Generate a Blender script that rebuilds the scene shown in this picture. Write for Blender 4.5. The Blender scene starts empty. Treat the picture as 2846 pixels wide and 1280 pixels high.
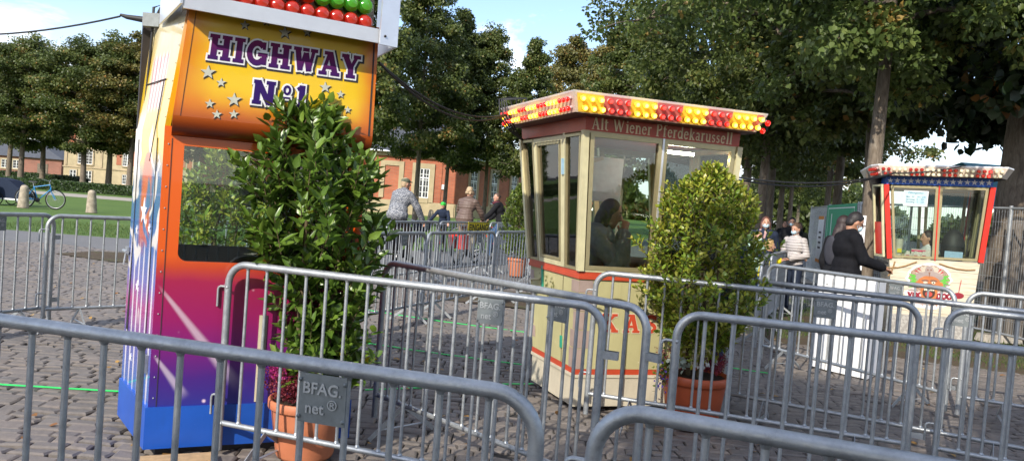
import bpy, math, random
import numpy as np
from mathutils import Vector, Matrix, Euler
R = math.radians
rng = np.random.default_rng(7)
random.seed(7)
S = bpy.context.scene
COL = S.collection

# ---------------------------------------------------------------- materials
def new_mat(name):
    m = bpy.data.materials.new(name); m.use_nodes = True
    nt = m.node_tree; nt.nodes.clear()
    out = nt.nodes.new('ShaderNodeOutputMaterial')
    b = nt.nodes.new('ShaderNodeBsdfPrincipled')
    nt.links.new(b.outputs[0], out.inputs[0])
    return m, nt, b, out
def nd(nt, typ, **kw):
    n = nt.nodes.new(typ)
    for k, v in kw.items():
        if k in n.inputs.keys() if isinstance(k, str) else False: n.inputs[k].default_value = v
        else: setattr(n, k, v)
    return n
def objco(nt): return nt.nodes.new('ShaderNodeTexCoord').outputs['Object']
def ramp(nt, stops, fac=None, interp='LINEAR'):
    r = nt.nodes.new('ShaderNodeValToRGB'); r.color_ramp.interpolation = interp
    e = r.color_ramp.elements
    while len(e) < len(stops): e.new(0.5)
    for i, (p, c) in enumerate(stops):
        e[i].position = p; e[i].color = (*c, 1)
    if fac is not None: nt.links.new(fac, r.inputs[0])
    return r.outputs[0]
def noise(nt, scale, detail=4, co=None, rough=.6, dist=0):
    n = nt.nodes.new('ShaderNodeTexNoise'); n.inputs['Scale'].default_value = scale
    n.inputs['Detail'].default_value = detail; n.inputs['Roughness'].default_value = rough
    n.inputs['Distortion'].default_value = dist
    if co is not None: nt.links.new(co, n.inputs['Vector'])
    return n.outputs['Fac']
def mixc(nt, fac, a, b, mode='MIX'):
    m = nt.nodes.new('ShaderNodeMix'); m.data_type = 'RGBA'; m.blend_type = mode
    for sock, v in ((m.inputs['Factor'], fac), (m.inputs[6], a), (m.inputs[7], b)):
        if isinstance(v, (int, float)): sock.default_value = v
        elif isinstance(v, tuple): sock.default_value = (*v, 1)
        else: nt.links.new(v, sock)
    return m.outputs[2]
def bump(nt, b, h, strength=.3, dist=.01):
    n = nt.nodes.new('ShaderNodeBump'); n.inputs['Strength'].default_value = strength
    n.inputs['Distance'].default_value = dist
    nt.links.new(h, n.inputs['Height']); nt.links.new(n.outputs[0], b.inputs['Normal'])
def mat(name, c, rough=.6, metal=0, var=.12, scale=14, bmp=0, bscale=40, bdist=.004, coat=0):
    m, nt, b, out = new_mat(name)
    co = objco(nt)
    d = tuple(max(0, x*(1-var)) for x in c); l = tuple(min(1, x*(1+var)) for x in c)
    nt.links.new(ramp(nt, [(.3, d), (.7, l)], noise(nt, scale, 5, co)), b.inputs['Base Color'])
    b.inputs['Roughness'].default_value = rough; b.inputs['Metallic'].default_value = metal
    b.inputs['Coat Weight'].default_value = coat
    b.inputs['Specular IOR Level'].default_value = .5 if rough < .8 else .15
    if bmp: bump(nt, b, noise(nt, bscale, 4, co), bmp, bdist)
    return m
def worn(name, c, chip, dirt=(.12, .09, .06), rough=.5, sc=3, amount=.55, chips=.70):
    """painted board with uneven paint, rain streaks, grime and small chips"""
    m, nt, b, out = new_mat(name); co = objco(nt)
    base = ramp(nt, [(.3, tuple(x*.82 for x in c)), (.7, tuple(min(1, x*1.08) for x in c))], noise(nt, sc, 6, co, .65))
    mp = nt.nodes.new('ShaderNodeMapping'); mp.inputs['Scale'].default_value = (14, 14, 1.2); nt.links.new(co, mp.inputs[0])
    st = ramp(nt, [(.48, (0, 0, 0)), (.75, (1, 1, 1))], noise(nt, 1.5, 5, mp.outputs[0], .6))
    pt = ramp(nt, [(.45, (0, 0, 0)), (.7, (1, 1, 1))], noise(nt, 2.2, 5, co, .7))
    k = nt.nodes.new('ShaderNodeMath'); k.operation = 'MULTIPLY'; nt.links.new(st, k.inputs[0]); nt.links.new(pt, k.inputs[1])
    k2 = nt.nodes.new('ShaderNodeMath'); k2.operation = 'MULTIPLY'; nt.links.new(k.outputs[0], k2.inputs[0]); k2.inputs[1].default_value = amount
    c2 = mixc(nt, k2.outputs[0], base, dirt)
    c2 = mixc(nt, ramp(nt, [(chips, (0, 0, 0)), (chips+.012, (1, 1, 1))], noise(nt, 16, 6, co, .7)), c2, chip)
    nt.links.new(c2, b.inputs['Base Color']); b.inputs['Roughness'].default_value = rough
    bump(nt, b, noise(nt, 30, 5, co), .15, .003); return m
def emit(name, c, s, base=(.5, .5, .5)):
    m, nt, b, out = new_mat(name)
    b.inputs['Base Color'].default_value = (*base, 1); b.inputs['Roughness'].default_value = .15
    b.inputs['Emission Color'].default_value = (*c, 1); b.inputs['Emission Strength'].default_value = s
    return m
def glass(name, tint=(.9, .95, .92), clear=.9):
    m, nt, b, out = new_mat(name)
    tr = nt.nodes.new('ShaderNodeBsdfTransparent'); tr.inputs[0].default_value = (*tint, 1)
    gl = nt.nodes.new('ShaderNodeBsdfGlossy'); gl.inputs['Roughness'].default_value = .02
    fr = nt.nodes.new('ShaderNodeFresnel'); fr.inputs[0].default_value = 1.5
    ma = nt.nodes.new('ShaderNodeMath'); ma.operation = 'MULTIPLY_ADD'
    ma.inputs[1].default_value = 1.1; ma.inputs[2].default_value = .01
    nt.links.new(fr.outputs[0], ma.inputs[0])
    mx = nt.nodes.new('ShaderNodeMixShader')
    nt.links.new(ma.outputs[0], mx.inputs[0]); nt.links.new(tr.outputs[0], mx.inputs[1]); nt.links.new(gl.outputs[0], mx.inputs[2])
    nt.links.new(mx.outputs[0], out.inputs[0])
    return m
def leafmat(name, stops, trans=.35, rough=.45, var2=None):
    """leaf colour from the per-leaf 'tint' attribute; light passes through the blade"""
    m, nt, b, out = new_mat(name)
    a = nt.nodes.new('ShaderNodeAttribute'); a.attribute_name = 'tint'
    c = ramp(nt, stops, a.outputs['Fac'])
    nt.links.new(c, b.inputs['Base Color']); b.inputs['Roughness'].default_value = rough
    t = nt.nodes.new('ShaderNodeBsdfTranslucent'); nt.links.new(c, t.inputs[0])
    mx = nt.nodes.new('ShaderNodeMixShader'); mx.inputs[0].default_value = trans
    nt.links.new(b.outputs[0], mx.inputs[1]); nt.links.new(t.outputs[0], mx.inputs[2])
    nt.links.new(mx.outputs[0], out.inputs[0])
    return m
M = {}
def galv():
    m, nt, b, out = new_mat('galvanised steel'); co = objco(nt)
    nt.links.new(ramp(nt, [(.3, (.24, .255, .265)), (.5, (.36, .38, .39)), (.75, (.48, .50, .51))], noise(nt, 9, 9, co, .8)), b.inputs['Base Color'])
    b.inputs['Metallic'].default_value = .62
    nt.links.new(ramp(nt, [(.35, (.38,)*3), (.7, (.62,)*3)], noise(nt, 60, 3, co)), b.inputs['Roughness'])
    bump(nt, b, noise(nt, 160, 3, co), .25, .002)
    return m
M['galv'] = galv()
M['plate'] = mat('cast name plate', (.20, .22, .22), .55, .3, .15, 30)
M['fence'] = mat('fence steel', (.42, .44, .45), .5, .6, .15, 9)
M['black'] = mat('black rubber', (.02, .02, .02), .6)
M['dark'] = mat('dark trim', (.03, .025, .025), .7)  # near-black colour shared by seams, trim, print and small parts
M['white'] = mat('white paint', (.78, .78, .77), .4, 0, .04, 5)
M['cream'] = mat('cream paint', (.62, .55, .38), .45, 0, .07, 5)
M['beige'] = worn('beige base paint', (.60, .54, .41), (.2, .14, .1))
M['yellowpanel'] = worn('pale yellow painted wall', (.50, .46, .23), (.75, .7, .5), (.25, .22, .10), .6, 2)
M['stone'] = mat('painted stone', (.36, .27, .23), .6, 0, .22, 5)
M['kred'] = worn('brick red paint', (.52, .07, .028), (.6, .3, .2), (.2, .03, .02), .4, 5, .15, .76)
M['alu'] = mat('brushed bronze aluminium', (.42, .36, .2), .35, .5, .08, 20)
M['creamframe'] = worn('cream lacquered frame', (.62, .57, .34), (.4, .3, .2), (.25, .2, .1), .4, 6, .45, .74)
M['gold'] = mat('gold lettering', (.85, .72, .47), .4, 0, .05)
M['redletter'] = mat('red lettering', (.55, .07, .03), .45, 0, .06)
M['glass'] = glass('window glass')
M['glassdark'] = glass('tinted glass', (.6, .62, .55))
M['pot'] = mat('terracotta', (.5, .17, .08), .6, 0, .1, 8)
M['potred'] = mat('red terracotta', (.45, .09, .03), .5, 0, .1, 8)
M['soil'] = mat('dark soil', (.05, .035, .025), .9, 0, .3, 40, .8, 60, .02)
M['wood'] = mat('pine wood', (.45, .3, .15), .7, 0, .2, 20)
M['twig'] = mat('twig', (.12, .09, .05), .8)
M['blueplinth'] = worn('blue plinth paint', (.012, .085, .42), (.5, .5, .5), (.02, .05, .15), .35, 3, .6, .725)
M['silver'] = mat('white aluminium trim', (.68, .7, .73), .3, .5, .06, 6)
M['purple'] = None
M['star'] = mat('silver grey star', (.52, .52, .42), .4, 0, .08, 30)
M['sky_teal'] = mat('teal awning', (.02, .15, .17), .6)
def letter_purple():
    m, nt, b, out = new_mat('purple to violet lettering'); sep = nt.nodes.new('ShaderNodeSeparateXYZ')
    nt.links.new(objco(nt), sep.inputs[0])
    mr = nt.nodes.new('ShaderNodeMapRange'); mr.inputs[1].default_value = -.1; mr.inputs[2].default_value = .1
    nt.links.new(sep.outputs[2], mr.inputs[0])
    nt.links.new(ramp(nt, [(0, (.028, .008, .11)), (.45, (.05, .008, .10)), (1, (.13, .010, .07))], mr.outputs[0]), b.inputs['Base Color'])
    b.inputs['Roughness'].default_value = .6; b.inputs['Specular IOR Level'].default_value = .2
    return m
M['purple'] = letter_purple()

# ---------------------------------------------------------------- mesh helpers
class MB:
    def __init__(s): s.v = []; s.f = []; s.m = []; s.sm = []
    def add(s, vs, fs, mi=0, smooth=False):
        o = len(s.v); s.v.extend([tuple(v) for v in vs])
        for f in fs: s.f.append(tuple(i+o for i in f)); s.m.append(mi); s.sm.append(smooth)
        return s
    def hexa(s, p, mi=0):  # 8 points: 0-3 bottom ring, 4-7 top ring
        return s.add(p, [(3, 2, 1, 0), (4, 5, 6, 7), (0, 1, 5, 4), (1, 2, 6, 5), (2, 3, 7, 6), (3, 0, 4, 7)], mi)
    def box(s, x0, x1, y0, y1, z0, z1, mi=0):
        return s.hexa([(x0, y0, z0), (x1, y0, z0), (x1, y1, z0), (x0, y1, z0), (x0, y0, z1), (x1, y0, z1), (x1, y1, z1), (x0, y1, z1)], mi)
    def tube(s, pts, r, n=8, mi=0, closed=False, cap=True):
        pts = [Vector(p) for p in pts]; k = len(pts)
        rs = r if isinstance(r, (list, tuple)) else [r]*k
        vs = []; up = None
        for i, p in enumerate(pts):
            if closed: t = pts[(i+1) % k]-pts[i-1]
            else: t = pts[min(i+1, k-1)]-pts[max(i-1, 0)]
            t.normalize()
            if up is None:
                up = Vector((0, 0, 1)) if abs(t.z) < .9 else Vector((1, 0, 0))
            a = t.cross(up); a.normalize(); b = a.cross(t); up = b
            for j in range(n):
                w = 2*math.pi*j/n
                vs.append(p+a*math.cos(w)*rs[i]+b*math.sin(w)*rs[i])
        fs = []
        for i in range(k if closed else k-1):
            for j in range(n):
                a0 = i*n+j; a1 = i*n+(j+1) % n; b0 = ((i+1) % k)*n+j; b1 = ((i+1) % k)*n+(j+1) % n
                fs.append((a0, a1, b1, b0))
        s.add(vs, fs, mi, True)
        if cap and not closed:
            s.add([vs[j] for j in range(n)], [tuple(range(n))], mi)
            s.add([vs[(k-1)*n+j] for j in range(n)], [tuple(range(n))][::-1], mi)
        return s
    def bar(s, a, b, w, t, mi=0, up=(0, 0, 1)):
        a = Vector(a); b = Vector(b); d = (b-a).normalized(); u = Vector(up)
        x = d.cross(u)
        if x.length < .01: x = d.cross(Vector((0, 1, 0)))
        x.normalize(); y = x.cross(d)
        x *= w/2; y *= t/2
        return s.hexa([a-x-y, a+x-y, b+x-y, b-x-y, a-x+y, a+x+y, b+x+y, b-x+y], mi)
    def lathe(s, prof, c=(0, 0, 0), n=28, mi=0, ax=None):
        vs = []; q = Matrix.Identity(3) if ax is None else Vector((0, 0, 1)).rotation_difference(Vector(ax)).to_matrix()
        for r, z in prof:
            for j in range(n):
                w = 2*math.pi*j/n
                vs.append(Vector(c)+q@Vector((r*math.cos(w), r*math.sin(w), z)))
        fs = []
        for i in range(len(prof)-1):
            for j in range(n): fs.append((i*n+j, i*n+(j+1) % n, (i+1)*n+(j+1) % n, (i+1)*n+j))
        return s.add(vs, fs, mi, True)
    def ball(s, c, r, n=12, mi=0, rz=None):
        k = n//2; rz = rz or r
        return s.lathe([(max(1e-4, r*math.sin(math.pi*i/k)), -rz*math.cos(math.pi*i/k)) for i in range(k+1)], c, n, mi)
    def poly(s, pts, off, mi=0):
        """prism: polygon pts pushed along off"""
        pts = [Vector(p) for p in pts]; n = len(pts); off = Vector(off)
        return s.add(pts+[p+off for p in pts], [tuple(range(n))[::-1], tuple(range(n, 2*n))]+[(i, (i+1) % n, n+(i+1) % n, n+i) for i in range(n)], mi)
    def mesh(s, name, mats, origin=(0, 0, 0)):
        me = bpy.data.meshes.new(name)
        o = Vector(origin)
        me.from_pydata([tuple(Vector(v)-o) for v in s.v], [], s.f)
        for m in (mats if isinstance(mats, (list, tuple)) else [mats]): me.materials.append(m)
        me.polygons.foreach_set('material_index', s.m)
        me.polygons.foreach_set('use_smooth', s.sm)
        me.update()
        return me
    def build(s, name, mats, parent=None, origin=None, pivot=None):
        """pivot: object location inside its parent (vertices are stored relative to it)"""
        o = Vector(origin) if origin is not None else (Vector(wloc(parent)) if parent is not None else Vector())
        pv = Vector(pivot)-o if pivot is not None else Vector()
        me = s.mesh(name, mats, o+pv)
        ob = bpy.data.objects.new(name, me); COL.objects.link(ob)
        if parent is not None: ob.parent = parent; ob.location = pv
        else: ob.location = o+pv
        return ob
def split_build(mb, name, mats, parent=None, origin=None):
    """one object per connected piece"""
    par = list(range(len(mb.v)))
    def find(i):
        while par[i] != i: par[i] = par[par[i]]; i = par[i]
        return i
    for f in mb.f:
        for i in f[1:]: par[find(i)] = find(f[0])
    groups = {}
    for k, f in enumerate(mb.f): groups.setdefault(find(f[0]), []).append(k)
    out = []
    for ks in groups.values():
        m = MB(); mp = {}
        for k in ks:
            fc = []
            for i in mb.f[k]:
                if i not in mp: mp[i] = len(m.v); m.v.append(mb.v[i])
                fc.append(mp[i])
            m.f.append(tuple(fc)); m.m.append(mb.m[k]); m.sm.append(mb.sm[k])
        out.append(m.build(name, mats, parent, origin))
    return out
def wloc(o):
    p = Vector()
    while o is not None: p += o.location; o = o.parent
    return p
def tag(o, label=None, cat=None, group=None, kind=None):
    if label: o['label'] = label
    if cat: o['category'] = cat
    if group: o['group'] = group
    if kind: o['kind'] = kind
    return o
def thing(name, label, cat, loc, rz=0, group=None):
    o = bpy.data.objects.new(name, None); COL.objects.link(o); o.empty_display_size = .1
    o.location = loc; o.rotation_euler = (0, 0, rz)
    return tag(o, label, cat, group)
def copy_tree(o, parent=None):
    c = o.copy(); COL.objects.link(c); c.parent = parent
    for ch in list(o.children): copy_tree(ch, c)
    return c
def struct(mb, name, m):
    return tag(mb.build(name, m), kind='structure')

class Q:
    """a flat panel with corners A bottom-left, B bottom-right, C top-right, D top-left seen from outside"""
    def __init__(s, A, B, C, D):
        s.A, s.B, s.C, s.D = [Vector(p) for p in (A, B, C, D)]
        s.n = (s.B-s.A).cross(s.D-s.A).normalized()
        s.w = ((s.B-s.A).length+(s.C-s.D).length)/2; s.h = ((s.D-s.A).length+(s.C-s.B).length)/2
    def p(s, u, v, o=0): return (s.A*(1-u)+s.B*u)*(1-v)+(s.D*(1-u)+s.C*u)*v+s.n*o
    def m(s, x, y, o=0): return s.p(x/s.w, y/s.h, o)
    def box(s, mb, u0, u1, v0, v1, o0, o1, mi=0):
        mb.hexa([s.p(u0, v0, o0), s.p(u1, v0, o0), s.p(u1, v1, o0), s.p(u0, v1, o0), s.p(u0, v0, o1), s.p(u1, v0, o1), s.p(u1, v1, o1), s.p(u0, v1, o1)], mi)
    def mbox(s, mb, x0, x1, y0, y1, o0, o1, mi=0): s.box(mb, x0/s.w, x1/s.w, y0/s.h, y1/s.h, o0, o1, mi)
    def sub(s, u0, u1, v0, v1, o=0): return Q(s.p(u0, v0, o), s.p(u1, v0, o), s.p(u1, v1, o), s.p(u0, v1, o))
    def poly(s, mb, pts, o0, o1, mi=0): mb.poly([s.m(x, y, o0) for x, y in pts], s.n*(o1-o0), mi)
    def frame(s, mb, u0, u1, v0, v1, wd, o0, o1, mi=0):
        a = wd/s.w; b = wd/s.h
        s.box(mb, u0, u0+a, v0, v1, o0, o1, mi); s.box(mb, u1-a, u1, v0, v1, o0, o1, mi)
        s.box(mb, u0+a, u1-a, v0, v0+b, o0, o1, mi); s.box(mb, u0+a, u1-a, v1-b, v1, o0, o1, mi)

# ---- lettering: each letter is a set of pen strokes (points, width) in a box of cap height 1
def arc(cx, cy, rx, ry, a0, a1, n=10):
    return [(cx+rx*math.cos(R(a0+(a1-a0)*i/n)), cy+ry*math.sin(R(a0+(a1-a0)*i/n))) for i in range(n+1)]
def slab(t=.26, s=.15):
    h = s/2
    def V(x, y0=0, y1=1): return ([(x, y0), (x, y1)], t)
    def B(x0, x1, y): return ([(x0, y), (x1, y)], s)
    return {
     'H': (.98, [V(.24), V(.74), B(.02, .44, h), B(.54, .96, h), B(.02, .44, 1-h), B(.54, .96, 1-h), ([(.2, .5), (.78, .5)], .2)]),
     'I': (.5, [V(.25), B(.02, .48, h), B(.02, .48, 1-h)]),
     'G': (.92, [(arc(.46, .5, .33, .4, 42, 325, 16), .24), ([(.78, .05), (.78, .45)], .22), B(.5, .92, .45), ([(.75, .66), (.75, .97)], .14)]),
     'W': (1.16, [([(.2, .98), (.38, .05)], t*.95), ([(.38, .05), (.57, .8)], t*.6), ([(.6, .8), (.78, .05)], t*.95), ([(.78, .05), (.96, .98)], t*.6), B(.02, .38, 1-h), B(.44, .74, 1-h), B(.8, 1.14, 1-h)]),
     'A': (.98, [([(.2, .05), (.47, .97)], t*.6), ([(.49, .97), (.78, .05)], t), B(0, .38, h), B(.56, .98, h), B(.3, .7, .33), B(.22, .6, 1-h)]),
     'Y': (.92, [([(.16, .97), (.44, .42)], t), ([(.74, .97), (.46, .42)], t*.6), V(.45, .02, .5), B(.24, .68, h), B(0, .36, 1-h), B(.56, .92, 1-h)]),
     'N': (.98, [V(.2), ([(.2, .95), (.74, .06)], t*.95), V(.78), B(.02, .4, h), B(.02, .3, 1-h), B(.56, .96, 1-h)]),
     '1': (.5, [V(.27), B(.04, .5, h), ([(.06, .8), (.25, .95)], .15)]),
     'o': (.4, [(arc(.2, .72, .12, .16, 0, 360, 14), .1), ([(.04, .4), (.36, .4)], .07)]),
     'K': (.98, [V(.2), ([(.26, .45), (.74, .95)], t*.55), ([(.4, .58), (.8, .05)], t), B(.02, .4, h), B(.58, .98, h), B(.02, .4, 1-h), B(.58, .9, 1-h)]),
     'S': (.78, [(arc(.38, .73, .24, .19, 20, 250, 10)+arc(.38, .28, .26, .2, 90, -160, 10)[1:], t*.85), ([(.64, .72), (.64, .95)], .09), ([(.1, .06), (.1, .3)], .09)]),
     'E': (.84, [V(.2), B(.02, .78, h), B(.02, .76, 1-h), ([(.2, .5), (.56, .5)], .14), ([(.74, .08), (.74, .32)], .1), ([(.72, .7), (.72, .92)], .1)]),
     'V': (.9, [([(.18, .97), (.44, .04)], t), ([(.44, .04), (.7, .97)], t*.6), B(0, .36, 1-h), B(.54, .9, 1-h)]),
     'O': (.86, [(arc(.43, .5, .3, .38, 0, 360, 20), t)]),
     'D': (.9, [V(.2), B(.02, .45, h), B(.02, .45, 1-h), (arc(.4, .5, .36, .42, -88, 88, 12), t*.9)]),
    }
def antiqua():
    t = .15; n = .06; s = .045
    def V(x, y1=1, y0=0, w=t): return ([(x, y0), (x, y1)], w)
    def B(x0, x1, y, w=s): return ([(x0, y), (x1, y)], w)
    x = .66
    return {
     'A': (.86, [([(.13, .02), (.42, 1)], n*1.2), ([(.4, 1), (.7, .02)], t), B(.02, .26, .025), B(.55, .85, .025), B(.24, .58, .34, .055)]),
     'l': (.34, [V(.17), B(.04, .3, .025), B(.04, .17, .97)]),
     't': (.42, [V(.17, .84, .08), B(.02, .38, x-.03, .06), (arc(.29, .12, .11, .1, 180, 320, 5), .07)]),
     'W': (1.3, [([(.14, .98), (.4, .02)], t), ([(.4, .02), (.64, .98)], n*1.2), ([(.58, .98), (.86, .02)], t), ([(.86, .02), (1.12, .98)], n*1.2), B(.02, .28, .975), B(.48, .76, .975), B(1, 1.26, .975)]),
     'i': (.34, [V(.17, x), B(.04, .3, .025), B(.04, .17, x-.03), ([(.17, .8), (.17, .93)], .13)]),
     'e': (.56, [(arc(.28, .33, .2, .28, 10, 320, 14), .1), B(.1, .47, .37, .05)]),
     'n': (.64, [V(.14, x), (arc(.33, .42, .17, .2, 150, 0, 7)+[(.5, .02)], .11), B(.02, .26, .025), B(.38, .62, .025), B(.02, .14, x-.03)]),
     'r': (.46, [V(.14, x), (arc(.32, .42, .17, .2, 150, 60, 4), .1), B(.02, .28, .025), B(.02, .14, x-.03)]),
     'P': (.72, [V(.17), B(.03, .33, .025), B(.03, .2, .975), (arc(.3, .73, .28, .24, 90, -90, 10), .11), B(.17, .32, .97, .05), B(.17, .32, .5, .05)]),
     'f': (.42, [V(.15, .8), (arc(.3, .8, .15, .16, 180, 50, 6), .08), B(.02, .36, x-.03, .06), B(.03, .3, .025)]),
     'd': (.62, [(arc(.27, .33, .19, .28, 0, 360, 16), .1), V(.47, 1, .02, .12), B(.35, .47, .97), B(.47, .6, .03)]),
     'k': (.64, [V(.14), ([(.2, .26), (.46, .62)], .06), ([(.26, .36), (.5, .03)], .12), B(.02, .26, .025), B(.38, .62, .025), B(.36, .56, x-.03), B(.02, .14, .97)]),
     'a': (.56, [(arc(.24, .48, .15, .14, 150, 0, 6)+[(.4, .05)], .1), (arc(.23, .19, .15, .15, 30, 330, 10), .08), B(.4, .54, .035)]),
     'u': (.64, [(([(.14, .62)]+arc(.31, .2, .17, .16, 180, 340, 7)), .11), V(.48, x, .02, .11), B(.02, .14, x-.03), B(.36, .48, x-.03), B(.48, .6, .03)]),
     's': (.46, [(arc(.22, .47, .13, .13, 30, 250, 7)+arc(.22, .19, .14, .14, 90, -150, 7)[1:], .09)]),
     ' ': (.34, []),
    }
def stroke_letters(mb, q, glyphs, text, x0, y0, size, o, extra=0, gap=.06, mi=0, wx=1, yslope=0):
    x = x0; k = 0
    for ch in text:
        w, st = glyphs[ch]
        for pts, wd in st:
            k += 1; hw = (wd/2+extra)
            P = [Vector((a, b)) for a, b in pts]
            closed = (P[0]-P[-1]).length < .01 and len(P) > 3
            if not closed and extra:
                P[0] = P[0]+(P[0]-P[1]).normalized()*extra; P[-1] = P[-1]+(P[-1]-P[-2]).normalized()*extra
            L = []; Rr = []
            for i, p in enumerate(P):
                if closed: t = P[(i+1) % len(P)]-P[i-1] if 0 < i < len(P)-1 else P[1]-P[-2]
                else: t = P[min(i+1, len(P)-1)]-P[max(i-1, 0)]
                t.normalize(); nn = Vector((-t.y, t.x))
                L.append(p+nn*hw); Rr.append(p-nn*hw)
            top = o+.0002*(k % 7)
            for i in range(len(P)-1):
                quad = [Rr[i], Rr[i+1], L[i+1], L[i]]
                pts3 = [q.m(x+a.x*size*wx, y0+a.y*size+yslope*(x+a.x*size*wx-x0), top) for a in quad]
                base = [p-q.n*.002 for p in pts3]
                mb.hexa(base+pts3, mi)
        x += (w+gap)*size*wx
    return x
def text_mb(q, text, x, y, size, o=.002, align='CENTER', bold=0.0):
    """sans lettering: the built-in typeface turned into a mesh and laid on panel q"""
    cu = bpy.data.curves.new('txt', 'FONT'); cu.body = text; cu.size = size; cu.align_x = align; cu.offset = bold
    cu.resolution_u = 3
    ob = bpy.data.objects.new('txt', cu); COL.objects.link(ob)
    dg = bpy.context.evaluated_depsgraph_get(); me = bpy.data.meshes.new_from_object(ob.evaluated_get(dg))
    mb = MB(); mb.add([q.m(x+v.co.x, y+v.co.y, o) for v in me.vertices], [tuple(p.vertices) for p in me.polygons])
    bpy.data.objects.remove(ob); bpy.data.curves.remove(cu); bpy.data.meshes.remove(me)
    return mb
def star_pts(cx, cy, r, rot=90, k=5, inner=.4):
    return [(cx+(r if i % 2 == 0 else r*inner)*math.cos(R(rot+i*180/k)), cy+(r if i % 2 == 0 else r*inner)*math.sin(R(rot+i*180/k))) for i in range(2*k)]

# ---- leaves
T_OVAL = (np.array([(0, 0, 0), (.3, .5, .03), (.68, .4, .02), (1, 0, -.06), (.68, -.4, .02), (.3, -.5, .03), (.3, 0, -.07), (.68, 0, -.08)], float),
          [(0, 1, 6), (0, 6, 5), (1, 2, 7, 6), (6, 7, 4, 5), (2, 3, 7), (7, 3, 4)])
T_RHOMB = (np.array([(0, 0, 0), (.45, .5, .08), (1, 0, 0), (.45, -.5, .08)], float), [(0, 1, 2), (0, 2, 3)])
T_HEART = (np.array([(0, 0, 0), (.12, .42, .06), (.5, .46, .06), (1, 0, -.08), (.5, -.46, .06), (.12, -.42, .06)], float), [(0, 1, 2, 3), (0, 3, 4, 5)])
def leaves(name, C, D, N, L, Wd, tint, tpl, mt, parent=None, loc=(0, 0, 0)):
    """C base points, D leaf axis, N leaf normal, L length, Wd width; one mesh"""
    V, F = tpl; n = len(C); k = len(V)
    D = D/np.linalg.norm(D, axis=1)[:, None]
    X = np.cross(N, D); X /= (np.linalg.norm(X, axis=1)[:, None]+1e-9); Z = np.cross(D, X)
    P = C[:, None, :]+D[:, None, :]*(V[None, :, 0, None]*L[:, None, None])+X[:, None, :]*(V[None, :, 1, None]*Wd[:, None, None])+Z[:, None, :]*(V[None, :, 2, None]*L[:, None, None])
    me = bpy.data.meshes.new(name)
    me.vertices.add(n*k); me.vertices.foreach_set('co', P.reshape(-1).astype(np.float32))
    fl = [len(f) for f in F]; tot = sum(fl)
    idx = np.concatenate([np.array(f) for f in F])
    li = (np.arange(n)[:, None]*k+idx[None, :]).reshape(-1)
    me.loops.add(len(li)); me.loops.foreach_set('vertex_index', li.astype(np.int32))
    st = np.cumsum([0]+fl[:-1]); starts = (np.arange(n)[:, None]*tot+st[None, :]).reshape(-1)
    me.polygons.add(n*len(F)); me.polygons.foreach_set('loop_start', starts.astype(np.int32))
    me.polygons.foreach_set('loop_total', np.tile(fl, n).astype(np.int32))
    a = me.attributes.new('tint', 'FLOAT', 'FACE'); a.data.foreach_set('value', np.repeat(tint, len(F)).astype(np.float32))
    me.materials.append(mt); me.update(calc_edges=True); me.validate()
    ob = bpy.data.objects.new(name, me); COL.objects.link(ob)
    if parent is not None: ob.parent = parent
    ob.location = loc
    return ob
def rdir(n): 
    v = rng.normal(size=(n, 3)); return v/np.linalg.norm(v, axis=1)[:, None]
# ================================================================= CAMERA, SKY, SUN
cam = bpy.data.cameras.new('camera'); co = bpy.data.objects.new('camera', cam); COL.objects.link(co); S.camera = co
cam.sensor_width = 36; cam.lens = 36*2150/2846; cam.clip_start = .05; cam.clip_end = 4000
P_, R_ = R(2.0), R(4.4)
f = Vector((0, math.cos(P_), -math.sin(P_))); x_ = Vector((1, 0, 0)); z_ = x_.cross(f)
rr = x_*math.cos(R_)+z_*math.sin(R_); uu = -x_*math.sin(R_)+z_*math.cos(R_)
co.matrix_world = Matrix(((rr.x, uu.x, -f.x, 0), (rr.y, uu.y, -f.y, 0), (rr.z, uu.z, -f.z, 1.62), (0, 0, 0, 1)))
SUN_EL = R(33); sd = Vector((-.45, -.89, 0)).normalized()*math.cos(SUN_EL)+Vector((0, 0, math.sin(SUN_EL)))
sun = bpy.data.lights.new('sun', 'SUN'); sun.energy = 4.1; sun.angle = R(.55); sun.color = (1, .93, .82)
so = bpy.data.objects.new('sun', sun); COL.objects.link(so)
so.rotation_euler = (-sd).to_track_quat('-Z', 'Y').to_euler(); so.location = (0, 0, 30)
w = bpy.data.worlds.new('World'); S.world = w; w.use_nodes = True
nt = w.node_tree; nt.nodes.clear()
out = nt.nodes.new('ShaderNodeOutputWorld'); bg = nt.nodes.new('ShaderNodeBackground'); bg.inputs[1].default_value = .15
sky = nt.nodes.new('ShaderNodeTexSky'); sky.sky_type = 'NISHITA'; sky.sun_disc = False
sky.sun_elevation = SUN_EL; sky.sun_rotation = math.atan2(sd.x, sd.y); sky.air_density = 1.1; sky.dust_density = .8; sky.ozone_density = 1.5
tc = nt.nodes.new('ShaderNodeTexCoord')
mp = nt.nodes.new('ShaderNodeMapping'); mp.inputs['Scale'].default_value = (1, 1, 2.6); mp.inputs['Location'].default_value = (.35, .1, 0)
nt.links.new(tc.outputs['Generated'], mp.inputs[0])
n1 = noise(nt, 2.3, 9, mp.outputs[0], .6, .4)
cm = ramp(nt, [(.50, (0, 0, 0)), (.58, (.75,)*3), (.68, (1,)*3)], n1)
n2 = noise(nt, 5, 6, mp.outputs[0], .6)
cc = ramp(nt, [(.3, (6.2, 6.6, 7.4)), (.6, (9.4, 9.4, 9.5))], n2)
sepw = nt.nodes.new('ShaderNodeSeparateXYZ'); nt.links.new(tc.outputs['Generated'], sepw.inputs[0])
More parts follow.
